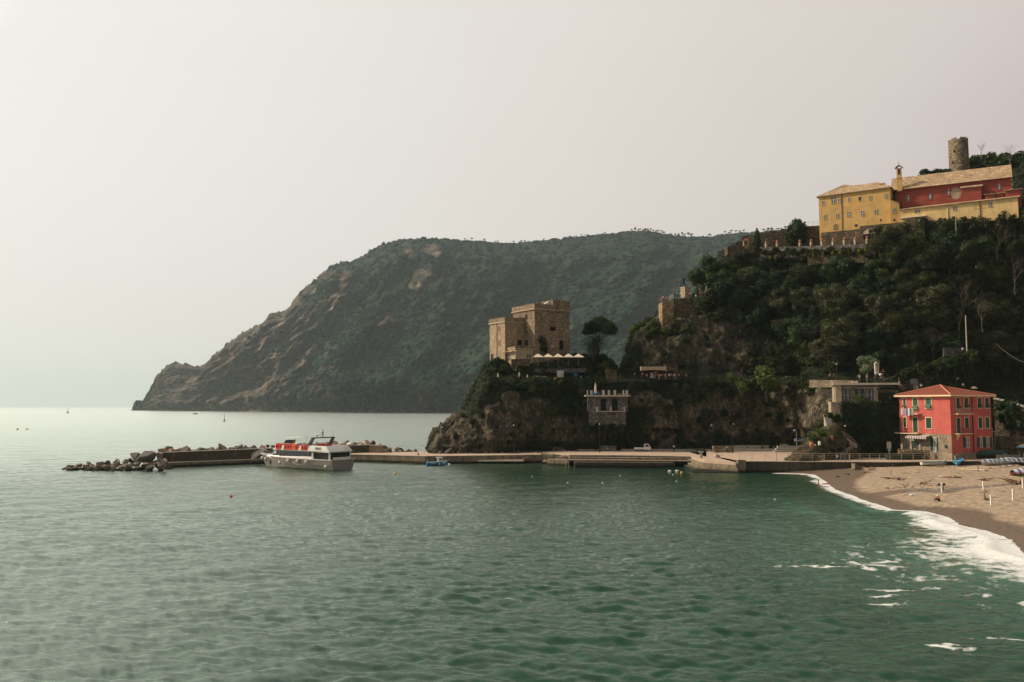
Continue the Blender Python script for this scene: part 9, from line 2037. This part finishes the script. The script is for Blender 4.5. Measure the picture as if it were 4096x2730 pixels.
UP = [(2540, 'photo', BK, BK, HB, -30, 'person in black taking a photo at the left end of the path railing'), (2570, 'photo', BK, BK, HBL, 20, 'blond person in black with raised arms at the bar canopy'), (2587, 'lean', RD, BK, HBR, 0, 'person in a red top leaning on the path railing'), (2603, 'lean', BLU, WH, HB, 10, 'person in a blue shirt beside the white board on the path'),
      (2611, 'stand', TN, WH, HBR, 180, 'person with a bag walking past the bar door'), (2627, 'lean', BK, BK, HB, 0, 'person in black in front of the bar wall'), (2637, 'lean', WH, TN, HB, 20, 'person in white bending at the railing below the bar window'), (2647, 'lean', RD, BK, HB, 0, 'person in red right of the one bending in white'),
      (2662, 'stand', TN, GY, HBR, 0, 'person in brown at the left corner of the stone hut'), (2677, 'stand', WH, BK, HBL, 0, 'person in a white shirt in front of the arched hut opening'), (2687, 'stand', GY, BK, HBR, 0, 'person in dark grey beside the one in the white shirt'), (2698, 'stand', WH, GY, HBR, 20, 'person in white at the right side of the arched opening'), (2716, 'lean', RD, BK, HB, 0, 'person in a red top leaning on the rail right of the hut'), (2745, 'stand', GY, BK, HB, -30, 'person alone on the path well right of the hut')]
for px, kd, a_, b_, h_, rz_, lab in UP:
    p = pt(px, 1520.5, 208.3); person(p, kd, a_, b_, h_, lab, R(rz_), .98, 'people on the upper path')
TE = [(2640, 1208, 224.6, 'stand', BK, BK, HB, 150, 'person in black at the left tip of the lookout terrace'), (2652, 1208, 223.6, 'stand', WH, BK, HB, 10, 'person with black hair in the middle of the lookout tip'), (2664, 1210, 223.2, 'lean', PK, BK, HBR, 30, 'person in pink at the right of the lookout tip'),
      (2699, 1193, 224, 'stand', NV, BK, HB, 0, 'person in dark clothes at the top of the lookout steps'), (2711, 1193, 224, 'photo', TN, BK, HB, 200, 'person in tan taking a photo left of the pedestal'), (2722, 1193, 224.3, 'stand', WH, GY, HBR, 90, 'person in white right against the pedestal'), (2759, 1193, 223.8, 'photo', PK, BK, HBR, 0, 'person in orange-pink right of the pedestal')]
for px, py, Y, kd, a_, b_, h_, rz_, lab in TE: person(pt(px, py, Y), kd, a_, b_, h_, lab, R(rz_), .98, 'people on the lookout terrace')
RO = [(3319, 1520, 'photo', TN, BK, HBR, 60, 'person holding up a phone left of the road lamp'), (3337, 1520, 'stand', BK, BK, HB, 0, 'person in black beside the one holding a phone'), (3438, 1524, 'stand', WH, GY, HBL, 0, 'person in white behind the left part of the dark fence'), (3469, 1524, 'stand', TN, GY, HBL, 0, 'person in tan behind the middle of the dark fence'), (3503, 1524, 'stand', BK, BK, HB, 0, 'person in black in front of the roadside shrine'), (3526, 1526, 'lean', BK, BK, HBR, -40, 'person in black at the right end of the dark fence'),
      (3597, 1540, 'walk', BK, TN, HBL, 60, 'person stepping up at the right end of the long roof slab')]
for px, py, kd, a_, b_, h_, rz_, lab in RO: person(pt(px, py+4, 185.2), kd, a_, b_, h_, lab, R(rz_), .98, 'people on the road above the terrace house')
person(pt(3852, 1418, 192.6), 'stand', WH, BK, HB, 'person in a white shirt standing high on the ramp by the utility pole', 0, 1.); person(pt(3853, 1562, 186), 'stand', WH, BK, HB, 'person just visible above the coral roof', 0, 1.); person(pt(3684, 1565, 183), 'lean', WH, BK, HBR, 'person in white beside the grey gate above the coral house', 0, 1.)
sc.cycles.max_bounces = 6; sc.cycles.volume_bounces = 1; sc.cycles.transparent_max_bounces = 8
sc.cycles.diffuse_bounces = 3; sc.cycles.glossy_bounces = 3
sc.cycles.use_denoising = True
sc.cycles.use_light_tree = False; sc.cycles.use_adaptive_sampling = False; sc.cycles.sample_clamp_indirect = 4.
try: sc.cycles.sampling_pattern = 'BLUE_NOISE'
except Exception: pass
